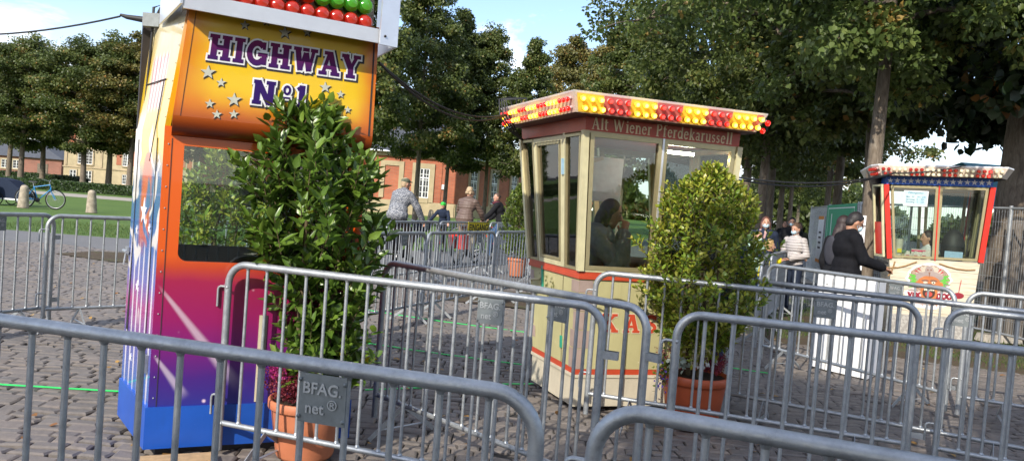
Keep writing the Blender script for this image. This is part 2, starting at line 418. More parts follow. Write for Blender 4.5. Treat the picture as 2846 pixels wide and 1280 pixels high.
# a low bank of cloud near the horizon as well
hz = ramp(nt, [(0, (.6,)*3), (.09, (.3,)*3), (.2, (0, 0, 0))], sepw.outputs[2])
mx_ = nt.nodes.new('ShaderNodeMath'); mx_.operation = 'MAXIMUM'
nt.links.new(cm, mx_.inputs[0]); nt.links.new(hz, mx_.inputs[1])
skyc = mixc(nt, 1.0, sky.outputs[0], (1.12, 1.14, 1.3), 'MULTIPLY')
nt.links.new(mixc(nt, mx_.outputs[0], skyc, cc), bg.inputs[0]); nt.links.new(bg.outputs[0], out.inputs[0])
S.view_settings.view_transform = 'Standard'; S.view_settings.look = 'None'; S.view_settings.exposure = .45; S.view_settings.gamma = 1
S.cycles.max_bounces = 6; S.cycles.transparent_max_bounces = 16; S.cycles.use_denoising = True; S.cycles.caustics_reflective = False; S.cycles.caustics_refractive = False

# ================================================================= GROUND
def groundmat(name, stops, scale, bs=30, bstr=.5, bd=.02, rough=.9, s2=None):
    m, nt, b, out = new_mat(name); co = objco(nt)
    c = ramp(nt, stops, noise(nt, scale, 8, co, .65))
    if s2: c = mixc(nt, .5, c, ramp(nt, stops, noise(nt, s2, 5, co, .6)))
    nt.links.new(c, b.inputs['Base Color']); b.inputs['Roughness'].default_value = rough
    bump(nt, b, noise(nt, bs, 5, co), bstr, bd)
    return m
M['bed'] = groundmat('sand and dirt between setts', [(.3, (.022, .02, .017)), (.7, (.055, .047, .038))], 20)
M['lawn'] = groundmat('short lawn', [(.25, (.045, .10, .01)), (.5, (.085, .16, .018)), (.75, (.14, .21, .035))], .35, 40, .9, .05, .9, 9)
M['asphalt'] = groundmat('asphalt', [(.3, (.12, .12, .118)), (.7, (.18, .175, .17))], 1.2, 90, .4, .006, .85, 60)
M['gravel'] = groundmat('pale gravel', [(.3, (.30, .27, .22)), (.7, (.42, .38, .31))], 3)
M['litter'] = groundmat('bare earth with leaf litter', [(.3, (.045, .03, .018)), (.5, (.09, .055, .03)), (.62, (.06, .085, .02)), (.75, (.09, .12, .03))], .9, 50, .9, .03, .95, 14)
def sheet(name, pts, z, m):
    mb = MB(); mb.add([(x, y, z) for x, y in pts], [tuple(range(len(pts)))]); return struct(mb, name, m)
sheet('ground', [(-2500, -300), (2500, -300), (2500, 3000), (-2500, 3000)], -.025, M['bed'])
sheet('lawn', [(-300, 16.2), (-6, 16.2), (-2, 18), (4, 24), (11, 60), (40, 60), (40, 400), (-300, 400)], -.02, M['lawn'])
sheet('asphalt_path', [(-60, 16.4), (-9, 16.3), (-1.5, 15.0), (4.6, 14.4), (6.4, 15.5), (9.5, 24), (23, 60), (11, 60), (3.4, 27), (-1.5, 24.3), (-6, 20.4), (-10, 19.4), (-60, 19.4)], -.012, M['asphalt'])
sheet('gravel_path', [(-80, 46.5), (-14, 46.5), (-14, 52.5), (-80, 52.5)], -.012, M['gravel'])
sheet('ground_verge', [(3.55, 10.6), (6.1, 9.4), (11, 8.0), (40, 8), (40, 70), (24.5, 60), (9.6, 24), (6.5, 15.5), (4.4, 13.0)], -.004, M['litter'])
sheet('ground_soil', [(-1.2, 12.3), (.5, 11.9), (1.6, 12.6), (1.2, 14.0), (-.9, 14.3)], .012, M['litter'])
sheet('ground_moss', [(-8.6, 14.6), (-7.2, 14.0), (-5.6, 14.3), (-5.0, 15.6), (-6.4, 16.2), (-8.4, 15.6)], .012, M['litter'])

def settmat():
    m, nt, b, out = new_mat('worn stone setts'); co = objco(nt)
    a = nt.nodes.new('ShaderNodeAttribute'); a.attribute_name = 'tint'
    c = ramp(nt, [(0, (.065, .063, .066)), (.3, (.105, .098, .092)), (.55, (.142, .124, .108)), (.8, (.175, .14, .118)), (1, (.21, .185, .165))], a.outputs['Fac'])
    c = mixc(nt, .55, c, ramp(nt, [(.3, (.075, .068, .062)), (.7, (.22, .19, .165))], noise(nt, .8, 8, co, .7)))
    c = mixc(nt, ramp(nt, [(.55, (0, 0, 0)), (.68, (.55,)*3)], noise(nt, .45, 7, co, .65)), c, (.05, .047, .042))
    c = mixc(nt, .4, c, ramp(nt, [(.3, (.085, .075, .065)), (.7, (.25, .21, .18))], noise(nt, 26, 6, co, .7)))
    nt.links.new(c, b.inputs['Base Color'])
    nt.links.new(ramp(nt, [(.3, (.5,)*3), (.7, (.85,)*3)], noise(nt, 5, 3, co)), b.inputs['Roughness'])
    bump(nt, b, noise(nt, 55, 5, co), .3, .006)
    return m
M['sett'] = settmat()
def setts():
    """every stone is a low bevelled block with its own tilt, laid in wavering courses"""
    V = []; F = []; T = []
    y = 1.6; row = 0
    def verge(x, yy):
        if x > 3.3 and yy > 10.75-(x-3.3)*.42: return True
        return yy > 16.35-max(0, (x+9))*.13+.25*math.sin(x*1.7)
    while y < 17.4:
        d = random.uniform(.092, .14); hw = y*.78+1.3
        x = -hw-1+random.random()*.2
        while x < min(hw, 11):
            wd = random.uniform(.13, .24)
            yy = y+.10*math.sin(x*.55+row*.02)+.05*math.sin(x*1.9+y)-.035*x
            if yy > 1.3 and not verge(x, yy):
                g = .0045; j = lambda a: a+random.uniform(-.006, .006)
                x0, x1, y0, y1 = x+g, x+wd-g, yy+g, yy+d-g
                h = random.uniform(-.003, .0015)+(-.02 if random.random() < .012 else 0)+.010*math.sin(x*1.3+1)*math.sin(y*.9); tx = random.uniform(-.004, .004); ty = random.uniform(-.006, .006)
                o = len(V); e = .014
                cr = [(j(x0), j(y0-.0), -1, -1), (j(x1), j(y0), 1, -1), (j(x1), j(y1), 1, 1), (j(x0), j(y1), -1, 1)]
                for a, b_, s1, s2 in cr: V.append((a, b_, -.035))
                for a, b_, s1, s2 in cr: V.append((a, b_, h-.009+tx*s1+ty*s2))
                for a, b_, s1, s2 in cr: V.append((a-s1*e, b_-s2*e, h+tx*s1+ty*s2))
                V.append(((x0+x1)/2, (y0+y1)/2, h+.0015))
                for i in range(4):
                    k = (i+1) % 4
                    F += [(o+i, o+k, o+4+k, o+4+i), (o+4+i, o+4+k, o+8+k, o+8+i), (o+8+i, o+8+k, o+12)]
                T += [min(1, max(0, random.gauss(.5, .24)))]*12
            x += wd
        y += d; row += 1
    me = bpy.data.meshes.new('stone_setts'); me.from_pydata(V, [], F); me.materials.append(M['sett'])
    a = me.attributes.new('tint', 'FLOAT', 'FACE'); a.data.foreach_set('value', T)
    me.update()
    ob = bpy.data.objects.new('stone_sett_pavement', me); COL.objects.link(ob); tag(ob, kind='structure')
setts()
# sprayed green guide lines on the setts
M['greenline'] = mat('green marking paint', (.02, .62, .12), .5, 0, .15, 9)
glines = [([(-4.6, 5.72), (-3.65, 5.64), (-2.79, 5.70), (-2.2, 5.6)], 'bright green line painted across the setts left of the orange booth'),
          ([(-1.9, 8.42), (-1.0, 8.1), (.07, 7.80), (.2, 7.77)], 'long green line painted across the setts just left of the carousel booth'),
          ([(-1.9, 10.6), (-.8, 10.1), (.27, 9.77)], 'farther green line painted parallel across the setts behind the carousel booth'),
          ([(-1.1, 6.28), (-.64, 6.52)], 'short green line on the setts just right of the bay laurel'),
          ([(.02, 6.86), (.3, 6.97)], 'short curved green line ending at the base of the carousel booth'),
          ([(1.9, 8.7), (2.9, 8.3)], 'faint green line on the setts behind the barriers on the right')]
for pts, lb in glines:
    mb = MB(); P = []
    for i in range(len(pts)-1):
        for k in range(6):
            t = k/6; P.append((pts[i][0]*(1-t)+pts[i+1][0]*t, pts[i][1]*(1-t)+pts[i+1][1]*t+random.uniform(-.008, .008)))
    P.append(pts[-1])
    for i in range(len(P)-1): mb.bar((*P[i], .008), (*P[i+1], .008), .022, .006)
    tag(mb.build('green_marking_line', M['greenline']), lb, 'marking', 'green lines marked on the setts')
# fallen leaves lying on the stones
M['fallen'] = leafmat('fallen autumn leaf', [(0, (.18, .07, .02)), (.5, (.35, .2, .05)), (1, (.45, .3, .12))], .1, .7)
n = 300
Cx = np.zeros((n, 3)); Cx[:, 1] = rng.uniform(2.6, 15, n); Cx[:, 0] = rng.uniform(-1, 1, n)*Cx[:, 1]*.66; Cx[:, 2] = .014
ff = rdir(n); ff[:, 2] *= .15; up = np.tile([[0, 0, 1.]], (n, 1))+rdir(n)*.25
tag(leaves('fallen_leaves', Cx, ff, up, rng.uniform(.03, .085, n), rng.uniform(.025, .06, n), rng.random(n), T_HEART, M['fallen']), kind='stuff')
# grass tufts on the verge and at the lawn edge
M['blade'] = leafmat('grass blade', [(0, (.04, .08, .012)), (.6, (.08, .15, .02)), (1, (.16, .18, .05))], .3, .6)
n = 26000
gx = np.concatenate([rng.uniform(3.4, 11.5, 17000), rng.uniform(-14, -4, 9000)]); gy = np.concatenate([rng.uniform(8.6, 17, 17000), rng.uniform(19.3, 24, 9000)])
keep = np.where(gx > 0, (gy > 11.1-(gx-3.3)*.42) & ((np.sin(gx*2.1+gy*1.3)+np.sin(gy*2.7-gx) > -.3)), True)
Cx = np.stack([gx, gy, np.full(n, -.005)], 1)[keep]; n = len(Cx)
dd = rdir(n)*.5; dd[:, 2] = np.abs(dd[:, 2])+.7
tag(leaves('grass', Cx, dd, rdir(n), rng.uniform(.03, .08, n), rng.uniform(.006, .014, n), rng.random(n), T_RHOMB, M['blade']), kind='stuff')

# ================================================================= BARRIERS
M['emboss'] = mat('raised plate lettering', (.46, .48, .48), .4, .4)
def make_barrier():
    root = thing('crowd_barrier', 'x', 'barrier', (0, 0, 0), 0, 'galvanised crowd barriers standing in rows')
    L, H, rc = 2.23, 1.16, .12
    fr = MB(); pts = [(0, 0, .06), (0, 0, H-rc)]
    for i in range(1, 8): a = math.pi-i*math.pi/16; pts.append((rc+rc*math.cos(a), 0, H-rc+rc*math.sin(a)))
    pts.append((rc, 0, H)); pts.append((L-rc, 0, H))
    for i in range(1, 8): a = math.pi/2-i*math.pi/16; pts.append((L-rc+rc*math.cos(a), 0, H-rc+rc*math.sin(a)))
    pts += [(L, 0, H-rc), (L, 0, .06)]
    pts = [(p[0], p[1], p[2]-.021) for p in pts]
    fr.tube(pts, .0212, 12); fr.build('frame', M['galv'], root)
    br = MB(); br.tube([(.012, 0, .20), (L-.012, 0, .20)], .0165, 10)
    for x in (.02, L-.02): br.ball((x, -.012, .20), .012, 8)
    br.build('bottom_rail', M['galv'], root)
    one = MB(); one.tube([(0, 0, .205), (0, 0, 1.128)], .0096, 8)
    one.lathe([(.016, 0), (.0095, .012)], (0, 0, .216), 8); one.lathe([(.0095, 0), (.015, .012)], (0, 0, 1.11), 8)
    me = one.mesh('bar', M['galv'])
    xs = [L*(i+1)/17 for i in range(16)]
    for x in xs:
        o = bpy.data.objects.new('bar', me); COL.objects.link(o); o.parent = root; o.location = (x, 0, 0)
    pa, pb = xs[11], xs[12]
    pl = MB(); pl.box(pa-.004, pb+.004, -.014, -.009, .985, 1.118)
    for x in (pa, pb):
        for z in (1.0, 1.10): pl.ball((x, -.016, z), .006, 8)
    pm = pl.build('name_plate', M['plate'], root)
    q = Q((pa, -.0145, .985), (pb, -.0145, .985), (pb, -.0145, 1.118), (pa, -.0145, 1.118))
    tm = text_mb(q, 'BFAG.', q.w/2, .080, .044, .001, bold=.0008)
    t2 = text_mb(q, 'net', q.w/2-.02, .027, .043, .001, bold=.0008); tm.add(t2.v, t2.f)
    t3 = text_mb(q, '\u00ae', q.w/2+.032, .042, .038, .001, bold=.0004); tm.add(t3.v, t3.f)
    e = MB()
    for fc in tm.f:
        v = [Vector(tm.v[i]) for i in fc]
        e.poly(v, (0, -.0022, 0))
    e.build('embossed_lettering', M['emboss'], pm, origin=(0, 0, 0))
    for z in (1.0, .36):
        h = MB(); h.tube([(-.0, 0, z), (-.052, 0, z), (-.064, 0, z-.006), (-.07, 0, z-.018), (-.07, 0, z-.12)], .0075, 8); h.ball((.004, -.014, z), .011, 8)
        h.build('hook', M['galv'], root)
        c = MB(); zc = z-.09
        c.add([(L+.012, -.013, zc-.02), (L+.085, -.013, zc-.02), (L+.085, .013, zc-.02), (L+.012, .013, zc-.02), (L+.012, -.013, zc+.02), (L+.085, -.013, zc+.02), (L+.085, .013, zc+.02), (L+.012, .013, zc+.02)],
              [(0, 1, 5, 4), (1, 2, 6, 5), (2, 3, 7, 6), (4, 5, 1, 0)])
        c.box(L+.012, L+.085, -.016, -.013, zc-.02, zc+.02); c.box(L+.012, L+.085, .013, .016, zc-.02, zc+.02); c.box(L+.085, L+.088, -.016, .016, zc-.02, zc+.02)
        c.build('catch', M['galv'], root)
    for x in (.33, L-.33):
        ft = MB()
        for s in (-1, 1): ft.bar((x, s*.012, .19), (x, s*.27, .006), .032, .005, 0, (1, 0, 0))
        ft.bar((x, -.2, .06), (x, .2, .06), .02, .004, 0, (0, 0, 1))
        ft.build('foot', M['galv'], root)
    return root
BAR = make_barrier()
barriers = [  # left end, right end, label
 ((-2.27, 2.75), (.14, 2.11), 'closest barrier, its thick top rail crossing in front of the orange booth'),
 ((.265, 2.064), (2.55, 1.12), 'close barrier whose top rail slopes out of the lower right edge'),
 ((-1.80, 4.98), (.58, 4.17), 'crowd barrier standing right in front of the bay laurel in the terracotta pot'),
 ((-.96, 5.98), (.80, 4.22), 'crowd barrier running slantwise from the bay laurel towards the carousel booth'),
 ((.745, 6.55), (3.1, 5.72), 'crowd barrier passing right in front of the variegated shrub in the red pot'),
 ((.94, 4.2), (3.33, 3.5), 'second nearest crowd barrier on the right, hooked to the slantwise one by the red pot'),
 ((2.02, 6.98), (4.19, 5.76), 'crowd barrier starting behind the variegated shrub and running along the white box stand'),
 ((3.25, 5.68), (5.45, 4.52), 'crowd barrier with its rounded left corner in front of the tiki booth base'),
 ((3.31, 9.88), (4.45, 7.72), 'crowd barrier directly in front of the white box stand and the man in black'),
 ((4.53, 7.6), (6.78, 6.52), 'crowd barrier at the far right in front of the mesh fence and tiki booth'),
 ((-5.95, 6.35), (-5.2, 8.5), 'crowd barrier cut by the left edge, in front of the lawn'),
 ((-5.1, 8.5), (-3.38, 10.22), 'crowd barrier on the left that runs behind the orange booth'),
 ((-2.35, 14.5), (-1.62, 16.75), 'crowd barrier behind the bay laurel with the cyclist in the grey sweater beyond it'),
 ((-1.58, 16.85), (-.58, 19.1), 'crowd barrier carrying the yellow entrance sign'),
 ((-.55, 19.2), (.42, 21.4), 'crowd barrier carrying the two hygiene notices'),
 ((-2.1, 8.95), (-1.27, 11.2), 'crowd barrier just right of the bay laurel, in front of the cyclist in grey'),
 ((-1.22, 11.25), (-.3, 13.5), 'crowd barrier in the middle row in front of the child in the green helmet'),
 ((-.27, 13.6), (.65, 15.85), 'crowd barrier of the middle row ending behind the carousel booth'),
 ((.45, 17.9), (.72, 15.9), 'crowd barrier seen end on beside the left edge of the carousel booth'),
 ((3.5, 10.75), (4.33, 13.0), 'crowd barrier beside the variegated shrub, seen almost end on'),
 ((4.42, 13.1), (5.45, 15.3), 'crowd barrier the blond child leans on, seen almost end on'),
 ((6.0, 19.0), (6.9, 21.3), 'far crowd barrier beside the couple pushing the stroller'),
]
for i, (a, b_, lb) in enumerate(barriers):
    o = BAR if i == 0 else copy_tree(BAR)
    a = (a[0]*.905, a[1]*.905); b_ = (b_[0]*.905, b_[1]*.905)
    o.location = (a[0], a[1], .006); o.rotation_euler = (0, 0, math.atan2(b_[1]-a[1], b_[0]-a[0])); o['label'] = lb

# ================================================================= FAR TREES AND AVENUE
M['bark'] = None
def barkmat():
    m, nt, b, out = new_mat('lime tree bark'); co = objco(nt)
    mp = nt.nodes.new('ShaderNodeMapping'); mp.inputs['Scale'].default_value = (6, 6, 1.3); nt.links.new(co, mp.inputs[0])
    n_ = noise(nt, 3, 8, mp.outputs[0], .7, .6)
    nt.links.new(ramp(nt, [(.3, (.07, .055, .04)), (.5, (.16, .125, .09)), (.7, (.25, .21, .16))], n_), b.inputs['Base Color'])
    b.inputs['Roughness'].default_value = .95; bump(nt, b, n_, .9, .03); return m
M['bark'] = barkmat()
M['linden'] = leafmat('lime tree leaf', [(0, (.05, .075, .018)), (.45, (.105, .14, .034)), (.8, (.175, .20, .05)), (.93, (.26, .22, .06)), (1, (.40, .21, .06))], .42)
M['lindenlight'] = leafmat('fresh lime leaf', [(0, (.06, .10, .024)), (.45, (.125, .18, .045)), (.9, (.21, .26, .07)), (1, (.42, .28, .07))], .45)
M['autumn'] = leafmat('yellowing lime leaf', [(0, (.07, .08, .02)), (.5, (.17, .16, .04)), (.8, (.28, .21, .06)), (1, (.42, .2, .05))], .3)
M['chestnut'] = leafmat('dark chestnut leaf', [(0, (.012, .026, .008)), (.6, (.022, .045, .010)), (.95, (.04, .065, .015)), (1, (.25, .11, .02))], .15)
def prof_round(t): return math.sin(math.pi*min(1, max(0, t))**.75)**.7
def prof_spire(t): return max(0, (1-t))**.62*min(1, .45+t*5)
def tree_kind(name, H, base, Rad, nl, ls, prof, lm, r0=.16, clumps=260, lean=0, droop=.35, seed=1, cr=.55, tpl=None, lab='tree'):
    rg = np.random.default_rng(seed); rd = random.Random(seed)
    root = thing(name, lab, 'tree', (0, 0, 0))
    tr = MB(); k = 12; P = []
    for i in range(k+1):
        t = i/k; P.append((lean*t*t*H*.1+.06*math.sin(t*9+seed)*t, .05*math.sin(t*7)*t, t*H*.93))
    tr.tube([(P[0][0], P[0][1], -.05)]+P, [r0*1.5]+[r0*(1.08-.95*(i/k)**.9) for i in range(k+1)], 10)
    cl = []; nlimb = 26
    for i in range(nlimb):
        t = (i+.5)/nlimb; z = base+(H-base)*t*.92; zz = z/(H*.93)*k; i0 = min(k-1, int(zz)); fr_ = zz-i0
        c = Vector(P[i0])*(1-fr_)+Vector(P[i0+1])*fr_
        a = i*2.4+rd.random(); rad = Rad*prof(t)*rd.uniform(.75, 1.05); u = Vector((math.cos(a), math.sin(a), 0))
        pts = [c+u*rad*s+Vector((0, 0, rad*(.45*s-droop*1.2*s*s))) for s in (0, .25, .5, .75, 1)]
        tr.tube(pts, [r0*.42*(1-t*.6)*(1-.85*s) + .006 for s in (0, .25, .5, .75, 1)], 6, cap=False)
        for s in (2, 3, 4):
            for kk in range(2):
                d = Vector(rdir(1)[0]); d.z = abs(d.z)*.4-.1
                e = pts[s]+d*rad*.35; tr.tube([pts[s], (pts[s]+e)/2+Vector((0, 0, .06)), e], [.02*(1-t*.5)+.004, .012, .005], 5, cap=False); cl.append(tuple(e))
            cl.append(tuple(pts[s]))
    while len(cl) < clumps:
        t = rd.random()**.9; a = rd.random()*6.283; rad = Rad*prof(t)*(rd.random()**.45)*1.05
        cl.append((rad*math.cos(a)+lean*t*t*H*.1, rad*math.sin(a), base+(H-base)*t+rd.uniform(-.3, .3)))
    tr.build('trunk', M['bark'], root)
    cl = np.array(cl); m_ = len(cl); wgt = rg.uniform(.4, 1.6, m_); wgt /= wgt.sum()
    ci = rg.choice(m_, nl, p=wgt); sz = rg.uniform(.6, 1.25, m_)*cr
    off = rg.normal(size=(nl, 3)); off /= np.linalg.norm(off, axis=1)[:, None]; off *= (rg.random(nl)**.5)[:, None]
    off[:, 2] *= .72
    C = cl[ci]+off*sz[ci][:, None]
    C[:, 2] = np.maximum(C[:, 2], base*.86)
    D = rg.normal(size=(nl, 3))*.6+off*.5; D[:, 2] -= .55
    N = rg.normal(size=(nl, 3))*.55+off*.6; N[:, 2] += .75
    tint = np.clip(rg.normal(.45, .16, m_)[ci]+rg.normal(0, .17, nl), 0, 1)
    leaves('crown', C, D, N, ls*rg.uniform(.7, 1.25, nl), ls*.85*rg.uniform(.7, 1.2, nl), tint, tpl or T_RHOMB, lm, root)
    return root
TK = {
 'mid1': tree_kind('linden_tree', 15.5, 4.0, 4.0, 46000, .17, prof_spire, M['linden'], .17, 330, .3, .35, 3, .6),
 'mid2': tree_kind('linden_tree', 13.2, 3.9, 3.3, 40000, .17, prof_spire, M['linden'], .14, 300, .6, .45, 5, .5),
 'yel': tree_kind('linden_tree', 13.5, 3.5, 2.7, 26000, .18, prof_spire, M['autumn'], .13, 220, .2, .3, 8, .45),
 'near': tree_kind('linden_tree', 13.0, 4.1, 4.6, 90000, .10, prof_round, M['lindenlight'], .13, 520, .2, .55, 11, .5, T_HEART),
 'big': tree_kind('linden_tree', 14.0, 3.9, 4.7, 75000, .125, prof_round, M['linden'], .16, 400, .2, .5, 13, .62),
 'far': tree_kind('linden_tree', 20.0, 5.0, 6.0, 42000, .27, prof_round, M['linden'], .32, 260, .3, .2, 17, 1.15),
 'far2': tree_kind('linden_tree', 20.0, 5.5, 5.2, 38000, .27, prof_round, M['autumn'], .3, 260, .5, .2, 19, 1.0),
 'chest': tree_kind('chestnut_tree', 11.0, 3.75, 4.6, 30000, .21, prof_round, M['chestnut'], .42, 300, 0, .4, 23, .6, T_OVAL),
}
trees = [
 # kind, x, y, scale, rot, label
 ('mid1', -8.6, 38, 1.0, .5, 'tall linden whose crown rises right behind the orange booth'),
 ('mid1', -5.7, 45, .98, 2.1, 'linden with its bare trunk in front of the lit brick facade and tall white window'),
 ('mid2', -4.3, 48, 1.0, 1.0, 'slimmer linden with its trunk by the sunlit corner of the brick house'),
 ('mid1', -1.9, 50, .84, 3.4, 'linden whose dark trunk stands before the shaded brick wall'),
 ('mid2', .35, 47, .86, 5.1, 'linden with leaning trunk just left of the carousel booth'),
 ('far2', 5.2, 88, 1.06, 1.2, 'rounded brownish tree whose top stands against the sky above the carousel booth'),
 ('yel', 6.1, 56, 1.12, .4, 'narrow yellowing linden rising right above the middle of the carousel booth'),
 ('yel', 4.4, 62, .9, 2.6, 'lower yellowing linden left of the narrow one above the carousel booth'),
 ('big', 7.0, 22, 1.0, .3, 'big dark linden whose crown hangs over the right half of the carousel booth'),
 ('big', 7.6, 25.5, 1.0, 2.2, 'avenue linden with pale trunk just right of the carousel booth'),
 ('mid1', 10.2, 31, .95, 4.0, 'second avenue linden to the right of the carousel booth'),
 ('big', 14.1, 41, 1.05, 1.5, 'third avenue linden of the row, above the masked woman'),
 ('mid1', 19.6, 55, 1.0, 2.9, 'fourth avenue linden of the row, above the couple with the stroller'),
 ('big', 27.5, 75, 1.1, .9, 'fifth and farthest avenue linden of the near row'),
 ('near', 5.60, 12.2, 1.0, .6, 'nearest linden with rough pale trunk right beside the tiki booth and light green leaves'),
 ('mid2', 8.35, 18.3, 1.0, 3.0, 'linden behind the tiki booth with its trunk next to the nearest one'),
 ('mid1', 11.2, 27, 1.0, 4.4, 'linden inside the fenced ground behind the green banner'),
 ('mid1', 15.3, 38, 1.0, 5.3, 'tall linden far behind the green banner'),
 ('chest', 9.12, 14.1, 1.0, .7, 'dark chestnut with a very thick trunk at the right edge behind the mesh fence'),
 ('far', -44.5, 68, .62, 0, 'tall dark tree at the left edge beyond the small brick house'),
 ('far', -39.6, 62, .6, 1.3, 'tall tree with pale trunk in front of the small brick house roof'),
 ('far', -40.0, 65.5, .6, 2.6, 'tall tree between the small brick house and the sandstone palace'),
 ('far', -34.6, 62, .60, 4.0, 'tall tree with thin trunk before the left end of the sandstone palace'),
 ('far', -33.6, 64, .64, 5.2, 'tall tree with leaning trunk before the middle of the sandstone palace'),
 ('far2', -30.9, 62, .65, .8, 'reddish brown tree before the palace just left of the orange booth'),
 ('far', -26, 63, .62, 3.1, 'tall tree behind the orange booth seen through its window'),
 ('far', -16, 78, .95, 2.2, 'tall tree behind the brick house between booth and bay laurel'),
 ('mid1', 7.5, -15, 1.0, 1.1, 'linden standing behind the viewpoint, mirrored in the booth glass'),
 ('mid2', 13.5, -12, 1.0, 2.1, 'slimmer linden behind the viewpoint on the far side'),
 ('mid1', 3.5, -24, 1.1, 3.1, 'farther linden behind the viewpoint'),
 ('mid2', 4.9, 36, .85, .7, 'linden seen through the front glass of the carousel booth'),
 ('mid1', 9.2, 50, .95, 1.9, 'linden behind the carousel booth right of its centre post'),
 ('mid1', 6.9, 66, 1.0, 3.9, 'farther linden seen through the carousel booth'),
 ('mid2', 13.4, 62, 1.1, 5.0, 'linden between the carousel booth and the avenue row'),
 ('far2', -7, 84, .9, 1.1, 'tall tree behind the roof of the brick house'),
]
used = set()
for k_, x, y, sc, rt, lb in trees:
    o = TK[k_] if k_ not in used else copy_tree(TK[k_]); used.add(k_)
    o.location = (x, y, 0); o.scale = (sc*1.2, sc*1.2, sc) if x < -25 and y < 70 else (sc,)*3; o.rotation_euler = (0, 0, rt)
    o['label'] = lb; o['category'] = 'tree'
    o['group'] = 'trees along the avenue and around the lawn'

# distant wood closing the view
n = 90000; ang = rng.uniform(-.72, .72, n); rad_ = rng.uniform(172, 205, n)
hh = np.where(ang > .47, .62, 1.0)*9.5+3*np.sin(ang*23)+2*np.sin(ang*61+1)+1.2*np.sin(ang*140)
C = np.stack([np.tan(ang)*rad_, rad_, np.abs(rng.random(n)**.8)*hh], 1)
D = rdir(n); N = rdir(n); N[:, 2] += .6
tag(leaves('forest', C, D, N, rng.uniform(.8, 1.7, n), rng.uniform(.7, 1.3, n), np.clip(rng.normal(.3, .2, n), 0, 1), T_RHOMB, M['linden']), kind='stuff')
# clipped hedges
M['hedge'] = leafmat('box hedge leaf', [(0, (.012, .03, .006)), (1, (.05, .09, .015))], .15)
def hedge(name, x0, x1, y0, y1, h, lb, n):
    root = thing(name, lb, 'hedge', ((x0+x1)/2, (y0+y1)/2, 0), 0, 'clipped hedges beyond the lawn')
    core = MB(); core.box(x0+.03, x1-.03, y0+.03, y1-.03, 0, h-.03); core.build('branches', M['bark_dark'], root)
    rx = rng.uniform(x0, x1, n); side = rng.random(n) < .45
    C = np.stack([rx, np.where(side, y0+rng.uniform(-.03, .06, n), rng.uniform(y0, y1, n)), np.where(side, rng.uniform(0, h, n), h+rng.uniform(-.06, .05, n))], 1)
    D = rdir(n); N = np.where(side[:, None], [[0, -1., .3]], [[0, -.2, 1.]])+rdir(n)*.5
    C[:, 0] -= (x0+x1)/2; C[:, 1] -= (y0+y1)/2
    leaves('foliage', C, D, N, rng.uniform(.09, .16, n), rng.uniform(.08, .14, n), rng.random(n), T_RHOMB, M['hedge'], root)
M['bark_dark'] = mat('dark hedge twigs', (.012, .018, .008), .95)
hedge('clipped_hedge', -62, -13, 57, 59, .62, 'long low clipped hedge beyond the lawn in front of the palace', 60000)
hedge('clipped_hedge', -75, -38.5, 68, 70, .95, 'shorter clipped hedge behind the long one, in front of the small brick house', 24000)

# ================================================================= BUILDINGS
def brickmat(name, c1, c2, mo, sc, wd=.25, ht=.075):
    m, nt, b, out = new_mat(name); co = objco(nt)
    sp = nt.nodes.new('ShaderNodeSeparateXYZ'); nt.links.new(co, sp.inputs[0])
    ad = nt.nodes.new('ShaderNodeMath'); nt.links.new(sp.outputs[0], ad.inputs[0]); nt.links.new(sp.outputs[1], ad.inputs[1])
    cb = nt.nodes.new('ShaderNodeCombineXYZ'); nt.links.new(ad.outputs[0], cb.inputs[0]); nt.links.new(sp.outputs[2], cb.inputs[1])
    br = nt.nodes.new('ShaderNodeTexBrick'); nt.links.new(cb.outputs[0], br.inputs[0])
    br.inputs['Color1'].default_value = (*c1, 1); br.inputs['Color2'].default_value = (*c2, 1); br.inputs['Mortar'].default_value = (*mo, 1)
    br.inputs['Scale'].default_value = 1; br.inputs['Brick Width'].default_value = wd*sc; br.inputs['Row Height'].default_value = ht*sc; br.inputs['Mortar Size'].default_value = .012*sc
    c = mixc(nt, .35, br.outputs[0], ramp(nt, [(.3, tuple(x*.55 for x in c1)), (.7, tuple(min(1, x*1.3) for x in c2))], noise(nt, .7, 6, co)))
    nt.links.new(c, b.inputs['Base Color']); b.inputs['Roughness'].default_value = .9
    bump(nt, b, br.outputs[1], -.3, .01)
    return m
M['brick'] = brickmat('red brick', (.36, .085, .04), (.46, .14, .065), (.25, .17, .12), 1.6)
M['brick2'] = brickmat('dull brick', (.24, .09, .06), (.3, .12, .08), (.2, .15, .12), 3)
M['sandstone'] = mat('sandstone', (.42, .34, .21), .9, 0, .15, 1.2, .4, 6, .02)
M['sandgrey'] = mat('weathered sandstone', (.40, .31, .2), .9, 0, .2, .8, .4, 6, .02)
M['slate'] = mat('slate roof', (.07, .075, .085), .7, 0, .2, 2, .4, 12, .02)
M['winwhite'] = mat('white window paint', (.75, .75, .72), .5)
M['pane'] = None
m_, nt, b_, out = new_mat('window pane'); b_.inputs['Base Color'].default_value = (.03, .035, .04, 1); b_.inputs['Roughness'].default_value = .08; M['pane'] = m_
M['blind'] = mat('white shutter', (.72, .72, .72), .6)

